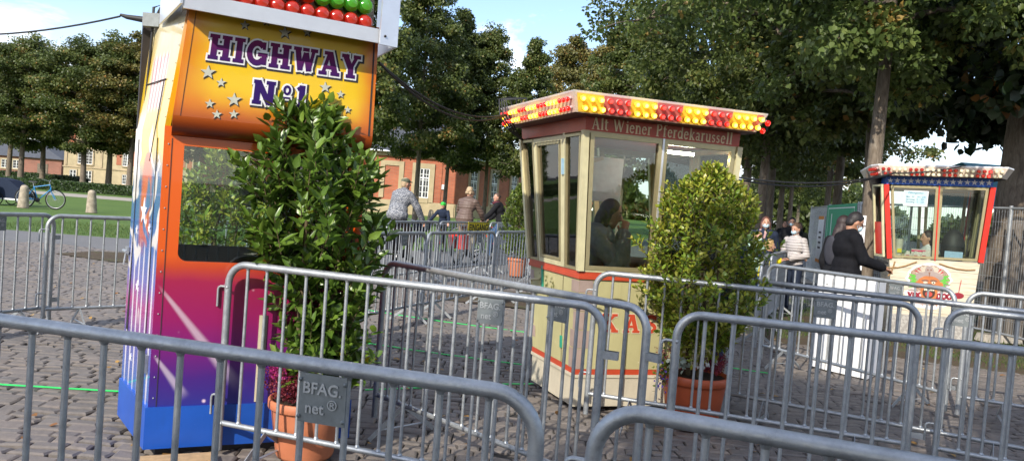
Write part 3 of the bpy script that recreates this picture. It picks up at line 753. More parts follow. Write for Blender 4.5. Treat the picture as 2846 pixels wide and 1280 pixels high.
def window(parent, q, x0, x1, y0, y1, cols=2, rows=4, surround=None, sw=.18, blind=False, transom=None):
    """recessed window with frame, glazing bars and pane"""
    fr = MB(); t = .07
    q.mbox(fr, x0, x0+t, y0, y1, .001, .075); q.mbox(fr, x1-t, x1, y0, y1, .001, .075)
    q.mbox(fr, x0+t, x1-t, y0, y0+t, .001, .075); q.mbox(fr, x0+t, x1-t, y1-t, y1, .001, .075)
    xm = (x0+x1)/2; q.mbox(fr, xm-.05, xm+.05, y0+t, y1-t, .001, .077)
    if transom: q.mbox(fr, x0+t, x1-t, y0+(y1-y0)*transom-.05, y0+(y1-y0)*transom+.05, .001, .079)
    if not blind:
        for i in range(1, rows):
            yy = y0+(y1-y0)*i/rows; q.mbox(fr, x0+t, x1-t, yy-.022, yy+.022, .001, .06)
        for i in range(1, cols*2):
            if i == cols: continue
            xx = x0+(x1-x0)*i/(cols*2); q.mbox(fr, xx-.02, xx+.02, y0+t, y1-t, .001, .058)
    f = fr.build('window', M['winwhite'], parent)
    p = MB(); q.mbox(p, x0+.02, x1-.02, y0+.02, y1-.02, .002, .035); p.build('shutter' if blind else 'pane', M['blind'] if blind else M['pane'], f, origin=wloc(parent))
    if surround:
        s = MB()
        q.mbox(s, x0-sw, x0, y0-sw, y1+sw, .001, .12); q.mbox(s, x1, x1+sw, y0-sw, y1+sw, .001, .12)
        q.mbox(s, x0, x1, y1, y1+sw, .001, .12); q.mbox(s, x0, x1, y0-sw, y0, .001, .18)
        s.build('surround', surround, f, origin=wloc(parent))
def house_body(root, poly, z0, z1, m, name='wall'):
    mb = MB(); mb.poly([(x, y, z0) for x, y in poly], (0, 0, z1-z0)); return mb.build(name, m, root)

# brick house in the middle
A0 = Vector((-5.1, 66, 0)); dl = Vector((-1, -.03, 0)).normalized(); dr = Vector((.4, .917, 0)).normalized()
bh = thing('brick_house', 'low red brick house with sand coloured window surrounds, its sunlit corner behind the cyclists', 'house', (-12, 74, 0))
PL = A0+dl*22; PR = A0+dr*22
poly = [(PL.x, PL.y), (A0.x, A0.y), (PR.x, PR.y), ((PL+dr*22).x, (PL+dr*22).y)]
house_body(bh, poly, 0, 5.15, M['brick'])
qL = Q(PL, A0, A0+Vector((0, 0, 5.15)), PL+Vector((0, 0, 5.15))); qR = Q(A0, PR, PR+Vector((0, 0, 5.15)), A0+Vector((0, 0, 5.15)))
pl = MB(); qL.mbox(pl, 0, 22, 0, 1.15, .002, .12); qL.mbox(pl, 0, 22, 4.85, 5.16, .002, .25); qR.mbox(pl, 0, 22, 0, 1.15, .002, .12); qR.mbox(pl, 0, 22, 4.85, 5.16, .002, .25); pl.build('plinth_and_cornice', M['sandstone'], bh)
pil = MB(); qL.mbox(pil, 22-1.3, 22-1.2, 1.2, 4.8, .002, .07); qL.mbox(pil, 22-.7, 22-.05, 1.2, 4.8, .002, .06); pil.build('brick_pilaster', M['brick'], bh)
rf = MB(); zt = 5.2; o = .6
e = [PL+dl*o-dr*o, A0-dl*o-dr*o, PR-dl*o+dr*o, PL+dl*o+dr*(22+o)]
e = [Vector((p.x, p.y, zt)) for p in e]; m1 = (e[0]+e[3])/2-dl*9+Vector((0, 0, 4.4)); m2 = (e[1]+e[2])/2+dl*9+Vector((0, 0, 4.4))
rf.add(e+[m1, m2], [(0, 1, 5, 4), (1, 2, 5), (2, 3, 4, 5), (3, 0, 4), (3, 2, 1, 0)]); rfo = rf.build('roof', M['slate'], bh)
gt = MB(); gt.tube([e[0]-dr*.05, e[1]-dr*.05], .09, 8); gt.tube([e[1], e[2]], .09, 8); gt.build('gutter', M['silver'], rfo, origin=wloc(bh))
window(bh, qL, 22-3.3, 22-2.25, 1.5, 4.0, 2, 5, M['sandstone'], .42, transom=.68)
bl = MB(); X0 = 22-6.05
for a in ((X0-.4, X0, 1.3, 4.45), (X0+1.2, X0+1.6, 1.3, 4.45), (X0, X0+1.2, 4.05, 4.45)): qL.mbox(bl, *a, .001, .09)
bl.build('blind_window_surround', M['sandstone'], bh)
window(bh, qL, 22-9.6, 22-8.5, 1.5, 4.0, 2, 5, M['sandstone'], .42, transom=.68)
mb_ = MB(); qL.mbox(mb_, 22-1.15, 22-.85, 2.35, 2.75, .002, .14); mb_.build('meter_box', M['winwhite'], bh)
for t in (3.3, 7.6, 12.2, 16.5): window(bh, qR, t-.65, t+.65, 1.4, 4.3, 2, 5, M['sandgrey'], .35, transom=.66)

# palace on the left
pal = thing('palace', 'long sandstone and red brick palace with white windows behind the trees on the left', 'building', (-40, 112, 0))
y0 = 105; xa, xb = -61.3, -12
house_body(pal, [(xa, y0), (xb, y0), (xb, y0+14), (xa, y0+14)], 0, 8.6, M['sandstone'])
qp = Q((xa, y0, 0), (xb, y0, 0), (xb, y0, 8.6), (xa, y0, 8.6))
bd = MB(); qp.mbox(bd, -.1, qp.w, 1.95, 2.1, .002, .12); qp.mbox(bd, -.1, qp.w, 8.3, 8.7, .002, .4)
for xx in (.2, 5.0): qp.mbox(bd, xx, xx+.25, 2.15, 8.2, .002, .1)
bd.build('string_course', M['sandgrey'], pal)
rb = MB(); rp = MB()
xs = [8.6+3.2*i for i in range(13)]
for xx in xs: 
    for s_ in (-1, 1): qp.mbox(rb, xx+s_*1.05-.42, xx+s_*1.05+.42, 2.7, 4.6, .002, .05)
qp.mbox(rb, .3, 1.5, 4.9, 8.2, .002, .06)
split_build(rb, 'brick_panel', M['brick'], pal)
window(pal, qp, 1.9, 3.9, 2.5, 4.5, 2, 5, M['sandgrey'], .2)
window(pal, qp, 1.9, 3.9, 5.9, 7.6, 2, 5, M['sandgrey'], .2)
for xx in (1.3, 3.4): window(pal, qp, xx-.4, xx+.5, .1, 1.6, 1, 3, M['sandgrey'], .12)
for i, xx in enumerate(xs):
    window(pal, qp, xx-.6, xx+.6, 2.6, 4.6, 2, 5, M['sandgrey'], .15, blind=(i % 4 != 0))
    window(pal, qp, xx-.55, xx+.55, .15, 1.45, 2, 3, M['sandgrey'], .12)
    window(pal, qp, xx-.6, xx+.6, 5.9, 7.7, 2, 5, M['sandgrey'], .15)
rf = MB(); rf.add([(xa-.5, y0-.5, 8.7), (xb+.5, y0-.5, 8.7), (xb+.5, y0+14.5, 8.7), (xa-.5, y0+14.5, 8.7), (xa+3, y0+7, 12), (xb-3, y0+7, 12)], [(0, 1, 5, 4), (1, 2, 5), (2, 3, 4, 5), (3, 0, 4), (3, 2, 1, 0)]); rf.build('roof', M['slate'], pal)
# small brick house far left
sh = thing('small_brick_house', 'small brick house with dark hipped slate roof at the far left edge', 'house', (-95, 155, 0))
y0 = 150; xa, xb = -112, -88
house_body(sh, [(xa, y0), (xb, y0), (xb, y0+12), (xa, y0+12)], 0, 3.3, M['brick2'])
rf = MB(); rf.add([(xa-.6, y0-.6, 3.3), (xb+.6, y0-.6, 3.3), (xb+.6, y0+12.6, 3.3), (xa-.6, y0+12.6, 3.3), (xa+9, y0+6, 6.9), (xb-9, y0+6, 6.9)], [(0, 1, 5, 4), (1, 2, 5), (2, 3, 4, 5), (3, 0, 4), (3, 2, 1, 0)]); rf.build('roof', M['slate'], sh)
qs = Q((xa, y0, 0), (xb, y0, 0), (xb, y0, 3.3), (xa, y0, 3.3))
for xx in (10.2, 12.4, 14.6): window(sh, qs, xx, xx+1.4, 1.0, 2.6, 1, 3, M['sandstone'], .25)
dm = MB(); qs.mbox(dm, 19.4, 21.4, 0, 2.3, .002, .1); dm.build('door', M['bark'], sh)
an = thing('small_annex', 'low dark red annex with pale door between small brick house and palace', 'house', (-83, 156, 0))
house_body(an, [(-87, 152), (-79, 152), (-79, 160), (-87, 160)], 0, 3.0, M['brick2'])
a2 = MB(); a2.box(-87.4, -78.6, 151.6, 160.4, 3.0, 3.25); a2.build('roof', M['slate'], an)
a3 = MB(); a3.box(-84, -82.2, 151.9, 151.998, 0, 2.4); a3.build('door', M['winwhite'], an)

# stone bollards
M['bollard'] = mat('weathered stone', (.33, .28, .21), .9, 0, .4, 6, .6, 25, .02)
bm = MB(); bm.lathe([(.21, 0), (.2, .05), (.175, .45), (.15, .72), (.14, .8), (.105, .86), (.05, .885), (.001, .89)], (0, 0, 0), 20)
bme = bm.mesh('stone_bollard', M['bollard'])
for i, (x, y, lb) in enumerate([(-16.5, 30.3, 'stone bollard standing alone on the lawn left of the orange booth'), (-19.0, 30.0, 'stone bollard in front of the blue mountain bike'),
                   (-20.6, 30.6, 'stone bollard cut by the left edge beside the dark bike trailer'), (-4.9, 46, 'stone bollard behind the child in the green helmet')]):
    o_ = bpy.data.objects.new('stone_bollard', bme); COL.objects.link(o_); o_.location = (x, y, -.01); o_.rotation_euler = (R(random.uniform(-2, 2)), R(random.uniform(-2, 2)), i)
    tag(o_, lb, 'bollard', 'stone bollards along the lawn')
# ================================================================= FAIRGROUND BOOTHS
def paintmat(name, build, rough=.35, coat=.3):
    m, nt, b, out = new_mat(name)
    nt.links.new(build(nt, objco(nt)), b.inputs['Base Color'])
    b.inputs['Roughness'].default_value = rough; b.inputs['Coat Weight'].default_value = coat
    return m
def dotc(nt, co, v, off=0.0):
    d = nt.nodes.new('ShaderNodeVectorMath'); d.operation = 'DOT_PRODUCT'; nt.links.new(co, d.inputs[0]); d.inputs[1].default_value = v
    a = nt.nodes.new('ShaderNodeMath'); a.operation = 'ADD'; a.inputs[1].default_value = off; nt.links.new(d.outputs['Value'], a.inputs[0]); return a.outputs[0]
def mth(nt, op, a, b=None, c=None, clamp=False):
    n = nt.nodes.new('ShaderNodeMath'); n.operation = op; n.use_clamp = clamp
    for i, v in enumerate((a, b, c)):
        if v is None: continue
        if isinstance(v, (int, float)): n.inputs[i].default_value = v
        else: nt.links.new(v, n.inputs[i])
    return n.outputs[0]
def mrange(nt, v, a, b, c=0, d=1):
    n = nt.nodes.new('ShaderNodeMapRange'); n.clamp = True; nt.links.new(v, n.inputs[0])
    for i, x in enumerate((a, b, c, d)): n.inputs[i+1].default_value = x
    n.interpolation_type = 'SMOOTHSTEP'; return n.outputs[0]
def scuffs(nt, co, base, c=(.5, .45, .4), lo=.70, hi=.73, sc=9):
    return mixc(nt, ramp(nt, [(lo, (0, 0, 0)), (hi, (1, 1, 1))], noise(nt, sc, 6, co, .65)), base, c)

def bulb_mesh(name, glassc, ecol, es, socket):
    g = emit(name+' glass', ecol, es, glassc); tip = emit(name+' filament glow', tuple(min(1, x*1.2+.04) for x in ecol), es*2.6, glassc)
    s = mat(name+' socket', socket, .4)
    mb = MB(); mb.lathe([(.017, 0), (.016, .018), (.012, .022)], (0, 0, 0), 10, 1)
    pr = [(.0225*math.sin(math.pi*i/8)+1e-4, .042-.0225*math.cos(math.pi*i/8)) for i in range(9)]
    mb.lathe(pr[:7], (0, 0, 0), 12, 0); mb.lathe(pr[6:], (0, 0, 0), 12, 2)
    return mb.mesh('light_bulb', [g, s, tip])
BY = bulb_mesh('yellow bulb', (.8, .5, .02), (1, .62, .03), 2.0, (.7, .45, .05))
BR_ = bulb_mesh('red bulb', (.40, .004, .004), (1, .02, .008), .75, (.5, .35, .33))
BW = bulb_mesh('clear bulb', (.7, .6, .4), (1, .8, .5), .10, (.6, .5, .38))
BRd = bulb_mesh('dim red bulb', (.22, .004, .004), (1, .06, .01), .09, (.5, .3, .28))
BGn = bulb_mesh('green bulb', (.008, .12, .012), (.25, .8, .03), .07, (.02, .25, .05))
def put_bulb(me, pos, n, parent, sc=1.0, name='light_bulb'):
    o = bpy.data.objects.new(name, me); COL.objects.link(o); o.parent = parent
    o.location = Vector(pos)-wloc(parent); o.rotation_euler = Vector(n).to_track_quat('Z', 'Y').to_euler(); o.scale = (sc,)*3
    return o

# ---------------------------------------------------------------- booth 1: orange cashier booth
FL = Vector((-1.948, 4.266, 0)); u1 = Vector((.905, .425, 0)).normalized(); n1v = Vector((u1.y, -u1.x, 0)); BL1 = Vector((-2.392, 4.85, 0))
sv = (BL1-FL); W1 = 1.13
b1 = thing('ticket_booth', 'tall orange and yellow booth with purple lettering and silver stars', 'booth', FL)
def F1(s, z, o=0): return FL+u1*s+n1v*o+Vector((0, 0, z))
def poly1(o=0, sl=0, sr=0): return [F1(-o+sl, 0, o), F1(W1+o-sr, 0, o), F1(W1+o-sr, 0, 0)+sv*1.35+Vector((0, 0, 0)), F1(-o+sl, 0, 0)+sv]
def ring(mb, P0, P1, mi=0, cap=True):
    n = len(P0); fs = [(i, (i+1) % n, n+(i+1) % n, n+i) for i in range(n)]
    if cap: fs += [tuple(range(n))[::-1], tuple(range(n, 2*n))]
    mb.add(list(P0)+list(P1), fs, mi)
Zv = lambda z: Vector((0, 0, z))
def p_body(nt, co):
    sp = nt.nodes.new('ShaderNodeSeparateXYZ'); nt.links.new(co, sp.inputs[0]); z = sp.outputs[2]
    s = dotc(nt, co, u1)
    zz = mth(nt, 'ADD', z, mth(nt, 'MULTIPLY', noise(nt, 1.5, 3, co), .12))
    c = ramp(nt, [(0, (.012, .05, .30)), (.145, (.02, .025, .22)), (.24, (.055, .014, .18)), (.32, (.15, .01, .15)), (.41, (.27, .008, .10)), (.52, (.33, .012, .06)), (.565, (.48, .05, .015)), (.60, (.64, .09, .006)), (.98, (.70, .12, .006))], mrange_lin(nt, zz, .1, 2.0))
    for (a, b_, w_) in (((.03, 1.0), (.50, .40), .045), ((.02, .62), (.20, .37), .03)):
        dx, dz = b_[0]-a[0], b_[1]-a[1]; L = math.hypot(dx, dz)
        t = mth(nt, 'DIVIDE', mth(nt, 'ADD', mth(nt, 'MULTIPLY', mth(nt, 'SUBTRACT', s, a[0]), dx), mth(nt, 'MULTIPLY', mth(nt, 'SUBTRACT', z, a[1]), dz)), L*L)
        d = mth(nt, 'ABSOLUTE', mth(nt, 'DIVIDE', mth(nt, 'SUBTRACT', mth(nt, 'MULTIPLY', mth(nt, 'SUBTRACT', s, a[0]), dz), mth(nt, 'MULTIPLY', mth(nt, 'SUBTRACT', z, a[1]), dx)), L))
        wdt = mth(nt, 'MULTIPLY_ADD', t, w_, .012)
        k = mth(nt, 'MULTIPLY', mrange(nt, mth(nt, 'DIVIDE', d, wdt), 1, .2), mrange(nt, t, -.05, .12)); k = mth(nt, 'MULTIPLY', k, mrange(nt, t, 1.0, .7))
        c = mixc(nt, mth(nt, 'MULTIPLY', k, .5), c, (.70, .60, .66))
    vr = nt.nodes.new('ShaderNodeTexVoronoi'); vr.inputs['Scale'].default_value = 7; nt.links.new(co, vr.inputs['Vector'])
    c = mixc(nt, mth(nt, 'MULTIPLY', mrange(nt, vr.outputs['Distance'], .11, .01), mrange(nt, z, 1.13, 1.0)), c, (.75, .55, .65))
    return scuffs(nt, co, c, (.6, .5, .42), .735, .745, 7)
def mrange_lin(nt, v, a, b):
    n = nt.nodes.new('ShaderNodeMapRange'); nt.links.new(v, n.inputs[0]); n.inputs[1].default_value = a; n.inputs[2].default_value = b; return n.outputs[0]
M['b1body'] = paintmat('airbrushed booth paint', p_body)
def p_upper(nt, co):
    sp = nt.nodes.new('ShaderNodeSeparateXYZ'); nt.links.new(co, sp.inputs[0]); z = sp.outputs[2]
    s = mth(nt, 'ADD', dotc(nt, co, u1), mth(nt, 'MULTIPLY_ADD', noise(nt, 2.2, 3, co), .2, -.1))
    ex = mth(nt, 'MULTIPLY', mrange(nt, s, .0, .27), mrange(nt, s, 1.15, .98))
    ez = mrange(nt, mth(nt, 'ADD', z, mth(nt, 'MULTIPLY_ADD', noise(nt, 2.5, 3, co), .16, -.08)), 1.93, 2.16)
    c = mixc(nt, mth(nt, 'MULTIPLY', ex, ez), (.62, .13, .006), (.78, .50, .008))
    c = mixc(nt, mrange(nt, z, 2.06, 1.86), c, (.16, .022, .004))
    return scuffs(nt, co, c, (.35, .18, .1), .74, .75, 8)
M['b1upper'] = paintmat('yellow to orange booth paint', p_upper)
def p_side(nt, co):
    sp = nt.nodes.new('ShaderNodeSeparateXYZ'); nt.links.new(co, sp.inputs[0]); z = sp.outputs[2]
    sn = sv.normalized(); s = dotc(nt, co, sn)
    zz = mth(nt, 'ADD', z, mth(nt, 'MULTIPLY_ADD', noise(nt, 3, 4, co), .3, -.15))
    c = ramp(nt, [(0, (.015, .09, .42)), (.12, (.03, .12, .45)), (.22, (.10, .08, .35)), (.30, (.42, .04, .22)), (.36, (.14, .14, .45)), (.46, (.05, .16, .42)), (.60, (.03, .12, .30)), (.66, (.74, .46, .01)), (.84, (.76, .50, .02)), (.94, (.72, .62, .36)), (1, (.74, .7, .6))], mrange_lin(nt, zz, .1, 2.6))
    # long pale rays fanning upward, thinner towards the foot
    w_ = nt.nodes.new('ShaderNodeTexWave'); w_.inputs['Scale'].default_value = 2.6; w_.inputs['Distortion'].default_value = 2.2; w_.inputs['Detail'].default_value = 2
    w_.bands_direction = 'X'; cb = nt.nodes.new('ShaderNodeCombineXYZ'); nt.links.new(s, cb.inputs[0]); nt.links.new(mth(nt, 'MULTIPLY', z, .16), cb.inputs[1]); nt.links.new(cb.outputs[0], w_.inputs[0])
    k = mrange(nt, w_.outputs['Fac'], .72, .97)
    c = mixc(nt, mth(nt, 'MULTIPLY', k, mth(nt, 'MULTIPLY', mrange(nt, z, .15, .5), mrange(nt, z, 1.35, 1.1))), c, (.74, .7, .76))
    # orange-red flame licks in the middle of the panel
    fl = mth(nt, 'MULTIPLY', mrange(nt, mth(nt, 'ABSOLUTE', mth(nt, 'SUBTRACT', s, .36)), .17, .08), mth(nt, 'MULTIPLY', mrange(nt, z, 1.12, 1.3), mrange(nt, z, 1.92, 1.75)))
    fn = mrange(nt, noise(nt, 3.5, 2, co, .4, 1.5), .42, .5)
    c = mixc(nt, mth(nt, 'MULTIPLY', fl, fn), c, (.62, .10, .02))
    fw = mrange(nt, noise(nt, 2.6, 2, co, .4, 1.4), .56, .60); c = mixc(nt, mth(nt, 'MULTIPLY', mth(nt, 'MULTIPLY', fw, mrange(nt, z, .7, .9)), mrange(nt, z, 2.1, 1.8)), c, (.78, .74, .7))
    # red stripes near the top
    st = mth(nt, 'FRACT', mth(nt, 'MULTIPLY', s, 13)); stm = mrange(nt, st, .45, .55)
    rg = mth(nt, 'MULTIPLY', mrange(nt, z, 1.98, 2.03), mth(nt, 'MULTIPLY', mrange(nt, z, 2.36, 2.3), mrange(nt, mth(nt, 'ABSOLUTE', mth(nt, 'SUBTRACT', s, .36)), .2, .15)))
    c = mixc(nt, mth(nt, 'MULTIPLY', rg, .85), c, mixc(nt, stm, (.72, .66, .6), (.48, .07, .06)))
    return scuffs(nt, co, c, (.7, .68, .6), .73, .74, 10)
M['b1side'] = paintmat('airbrushed side panel paint', p_side, .22, .6)
# plinth, lower body with window opening, inside
mb = MB(); ring(mb, [p+Zv(.10) for p in poly1(.012)], [p+Zv(.335) for p in poly1(.012)]); mb.build('plinth', M['blueplinth'], b1)
mb = MB(); ring(mb, [p+Zv(.045) for p in poly1(-.05)], [p+Zv(.1) for p in poly1(-.05)]); mb.build('skid', M['dark'], b1)
qf = Q(F1(0, .335), F1(W1, .335), F1(W1, 1.90), F1(0, 1.90))
sl0, sl1, zz0, zz1 = .105, 1.03, (1.155-.335)/qf.h, (1.80-.335)/qf.h
mb = MB(); U0, U1 = sl0/W1, sl1/W1
qf.box(mb, 0, U0, 0, 1, -.04, 0); qf.box(mb, U1, 1, 0, 1, -.04, 0); qf.box(mb, U0, U1, 0, zz0, -.04, 0); qf.box(mb, U0, U1, zz1, 1, -.04, 0)
# rounded lower corners of the window opening
for uu0, sg in ((U0, 1), (U1, -1)):
    P = [(uu0*W1, zz0*qf.h)]+[(uu0*W1+sg*(.05-.05*math.sin(R(a))), zz0*qf.h+.05-.05*math.cos(R(a))) for a in range(0, 91, 15)]
    qf.poly(mb, P if sg < 0 else P[::-1], -.04, -.0005)
mb.build('front_panel', M['b1body'], b1)
mb = MB(); sz_ = poly1(0)
qs1 = Q(sz_[3]+Zv(.335), sz_[0]+Zv(.335), F1(0, 1.9), sz_[3]+Zv(1.9))
qs1.box(mb, 0, 1, 0, 1, -.03, 0)
topL = [sz_[3]+Zv(1.9), F1(0, 1.9), F1(.085, 2.62, .03), sz_[3]+u1*.06+Zv(2.62)]
sd_ = Q(*topL); sd_.box(mb, 0, 1, 0, 1, -.03, 0)
mb.build('side_panel', M['b1side'], b1)
mb = MB(); q_ = Q(sz_[1]+Zv(.335), sz_[2]+Zv(.335), sz_[2]+Zv(2.62), sz_[1]+Zv(2.62)); q_.box(mb, 0, 1, 0, 1, -.04, 0); mb.build('side_panel', M['b1body'], b1)
mb = MB(); q_ = Q(sz_[2]+Zv(.335), sz_[3]+Zv(.335), sz_[3]+Zv(2.62), sz_[2]+Zv(2.62))
q_.box(mb, 0, .12, 0, 1, -.03, 0); q_.box(mb, .88, 1, 0, 1, -.03, 0); q_.box(mb, .12, .88, 0, .37, -.03, 0); q_.box(mb, .12, .88, .68, 1, -.03, 0)
mb.build('rear_panel', M['dark'], b1)
mb = MB(); q_.box(mb, .12, .88, .37, .68, -.02, -.014); mb.build('rear_window', M['glass'], b1)
mb = MB(); mb.poly([p+Zv(1.12) for p in poly1(-.05)], Zv(.03)); mb.build('counter', M['dark'], b1)
mb = MB(); qf.box(mb, U0, U1, zz0, zz0+.06, -.035, -.03); mb.build('window_seal', M['dark'], b1)
mb = MB(); qf.box(mb, U0, U1, zz0, zz1, -.028, -.022); mb.build('window', M['glass'], b1)
# strips, seams, rivets
mb = MB(); qf.mbox(mb, .565, .60, .01, .52, .001, .006); mb.build('cream_strip', M['cream'], b1)
mb = MB(); qf.mbox(mb, .60, .612, .01, .52, .001, .005); qf.mbox(mb, .040, .044, 0, 1.5, .0005, .0025); qf.mbox(mb, 1.07, 1.078, 0, 1.5, .0005, .0025)
mb.build('panel_seam', M['dark'], b1)
mb = MB()
for i in range(13): mb.ball(qf.m(.025, .05+i*.118, .001), .005, 6)
for i in range(7): mb.ball(sd_.m(sd_.w-.02, .05+i*.1, .001), .005, 6)
mb.build('rivets', M['galv'], b1)
# door leaf, hinges and bolt on the side
mb = MB(); a = qs1.w
qs1.mbox(mb, a*.14, a*.15, .3, 1.5, .001, .004); qs1.mbox(mb, a*.80, a*.81, 0, 1.5, .001, .004); sd_.mbox(mb, .1, a*.8, .27, .275, .001, .005); sd_.mbox(mb, a*.74, a*.75, -.2, .27, .001, .005)
mb.build('door_gap', M['dark'], b1)
mb = MB(); qs1.mbox(mb, a*.86, a*.93, .18, .28, .002, .02); mb.tube([qs1.m(a*.895, .16, .02), qs1.m(a*.895, .30, .02)], .008, 8); mb.build('hinge', M['galv'], b1)
mb = MB(); mb.tube([qs1.m(-.05, .80, .02), qs1.m(.05, .80, .02)], .012, 8); mb.tube([qs1.m(.02, .80, .02), qs1.m(.02, .72, .03)], .006, 8); qs1.mbox(mb, -.03, .03, .78, .83, .002, .015); mb.build('bolt', M['galv'], b1)
M['starblue'] = mat('blue star disc', (.03, .10, .34), .3); M['starwhite'] = mat('white star', (.78, .78, .76), .4)
mb = MB()
for i, (x, y, r) in enumerate(((.36, 1.07, .085), (.2, .95, .03), (.52, .98, .03), (.3, .62, .035), (.42, .3, .03), (.24, .18, .025))): qs1.poly(mb, star_pts(x, 1.9-.335-1.565+y+.35 if False else y, r), .001, .004)
split_build(mb, 'painted_star', M['starwhite'], b1)
# upper sign box with rounded lower edge
A_, B_ = F1(.035, 1.955, .1), F1(1.135, 1.955, .1); C_, D_ = F1(1.125, 2.60, .115), F1(.09, 2.60, .115)
qU = Q(A_, B_, C_, D_)
mb = MB(); qU.box(mb, 0, 1, 0, 1, -.02, 0)
prof = [(.1*math.cos(R(a))-.1+.1, 1.955-.105*math.sin(R(a))) for a in range(0, 91, 15)]
ptsL = [F1(.035, z, o) for o, z in prof]; ptsR = [F1(1.135, z, o) for o, z in prof]
k = len(prof); mb.add(ptsL+ptsR, [(i+1, k+i+1, k+i, i) for i in range(k-1)], 0, True)
mb.add(ptsL+[F1(.035, 1.955, 0)], [tuple(range(k+1))]); mb.add(ptsR+[F1(1.135, 1.955, 0)], [tuple(range(k+1))[::-1]])
s1 = Q(F1(.035, 1.955, 0), A_, D_, F1(.09, 2.6, 0)); s1.box(mb, 0, 1, 0, 1, -.01, 0)
s2 = Q(B_, F1(1.135, 1.955, 0), F1(1.125, 2.6, 0), C_); s2.box(mb, 0, 1, 0, 1, -.01, 0)
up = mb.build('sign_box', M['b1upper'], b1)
mb = MB(); qU.mbox(mb, 1.04, 1.048, -.0, qU.h, .0005, .004); qU.mbox(mb, .035, .038, 0, qU.h, .0005, .002); mb.build('panel_seam', M['dark'], up, origin=wloc(b1))
def U(s, z): return ((s-.035)/1.1*qU.w, z-1.955)
SL = slab(); mbo = MB(); mbi = MB()
x0, y0 = U(.165, 2.285)
def word(txt, s, z, size, wx):
    x0, y0 = U(s, z)
    e_ = stroke_letters(MB(), qU, SL, txt, x0, y0, size, .002, 0, .07, 0, wx)
    for extra, o, mb_ in ((.11, .0015, sh_mb), (.075, .0035, mbo), (0, .006, mbi)):
        stroke_letters(mb_, qU, SL, txt, x0+(.008 if mb_ is sh_mb else 0), y0-(.006 if mb_ is sh_mb else 0), size, o, extra, .07, 0, wx)
    return e_
sh_mb = MB()
a = word('HIGHWAY', .162, 2.28, .136, .905)
word('N', .425, 2.066, .135, .92); word('o', .588, 2.066, .135, .95); word('1', .665, 2.066, .135, .9)
sh_mb.build('letter_shadow_outline', M['dark'], up, origin=wloc(b1)); mbo.build('white_outline', M['white'], up, origin=wloc(b1))
mbi.build('lettering', M['purple'], up, pivot=qU.m(.5, .22), origin=wloc(b1)) if False else None
me_o = Vector(qU.m(.5, 2.30-1.955)); lt = mbi.mesh('lettering', M['purple'], me_o); lo = bpy.data.objects.new('lettering', lt); COL.objects.link(lo); lo.parent = up; lo.location = me_o-wloc(b1)
mb = MB(); ms = MB()
for s, z, r in ((.179, 2.206, .036), (.254, 2.159, .024), (.333, 2.074, .036), (.21, 2.037, .024), (.254, 1.983, .024), (.341, 1.995, .024), (.316, 1.915, .0), (.83, 2.208, .031), (.924, 2.18, .022), (.841, 2.105, .022), (.973, 2.095, .02), (.339, 2.491, .024), (.567, 2.484, .033), (.454, 2.53, .022), (.695, 2.505, .022), (.89, 2.06, .02)):
    if r == 0: continue
    x, y = U(s, z); qU.poly(mb, star_pts(x, y, r*1.12, 94), .003, .0055); qU.poly(ms, star_pts(x+.005, y-.005, r*1.2, 94), .001, .0025)
split_build(mb, 'silver_star', M['star'], up, wloc(b1)); split_build(ms, 'star_outline', M['dark'], up, wloc(b1))
# light box with bulbs on top
lb = MB()
tp = lambda s, z, o: F1(s, z, o)
lb.poly([tp(.05, 2.545, .24), tp(1.10, 2.515, .24), tp(1.10, 2.515, -.3), tp(.05, 2.545, -.3)], Zv(.04))
q1 = Q(tp(.05, 2.50, .262), tp(1.10, 2.48, .262), tp(1.10, 2.56, .262), tp(.05, 2.585, .262)); q1.box(lb, 0, 1, 0, 1, -.02, 0)
lb.build('lower_trim', M['silver'], b1)
lb = MB(); q2 = Q(tp(1.09, 2.47, .29), tp(1.20, 2.47, .27), tp(1.20, 3.2, .27), tp(1.09, 3.2, .29)); q2.box(lb, 0, 1, 0, 1, -.012, 0)
q3 = Q(tp(1.20, 2.47, .27), tp(1.20, 2.47, -.2), tp(1.20, 3.2, -.2), tp(1.20, 3.2, .27)); q3.box(lb, 0, 1, 0, 1, -.012, 0)
q4 = Q(tp(-.06, 2.52, -.45), tp(.035, 2.52, .27), tp(.035, 3.2, .27), tp(-.06, 3.2, -.45)); q4.box(lb, 0, 1, 0, 1, -.012, 0)
lb.poly([tp(-.06, 3.2, -.5), tp(.035, 3.2, .29), tp(1.2, 3.2, .29), tp(1.2, 3.2, -.5)], Zv(.02))
end = lb.build('end_cap', M['silver'], b1)
mb = MB(); mb.ball(q2.m(.03, .05, .002), .008, 8); mb.build('screw', M['dark'], end, origin=wloc(b1))
M['boxback'] = mat('light box back', (.42, .40, .34), .4, .3)
lb = MB(); q5 = Q(tp(.05, 2.56, .12), tp(1.09, 2.54, .12), tp(1.09, 3.19, .05), tp(.05, 3.19, .05)); q5.box(lb, 0, 1, 0, 1, -.012, 0)
bk = lb.build('light_panel', M['boxback'], b1)
for r_ in range(5):
    for c_ in range(12):
        me = BRd if r_ in (0, 2) else (BGn if (r_ == 1 and c_ > 7) or r_ == 3 else BRd)
        b_ = put_bulb(me, q5.m(.045+c_*.082+.02, .045+r_*.095, 0), q5.n, bk, 2.0)
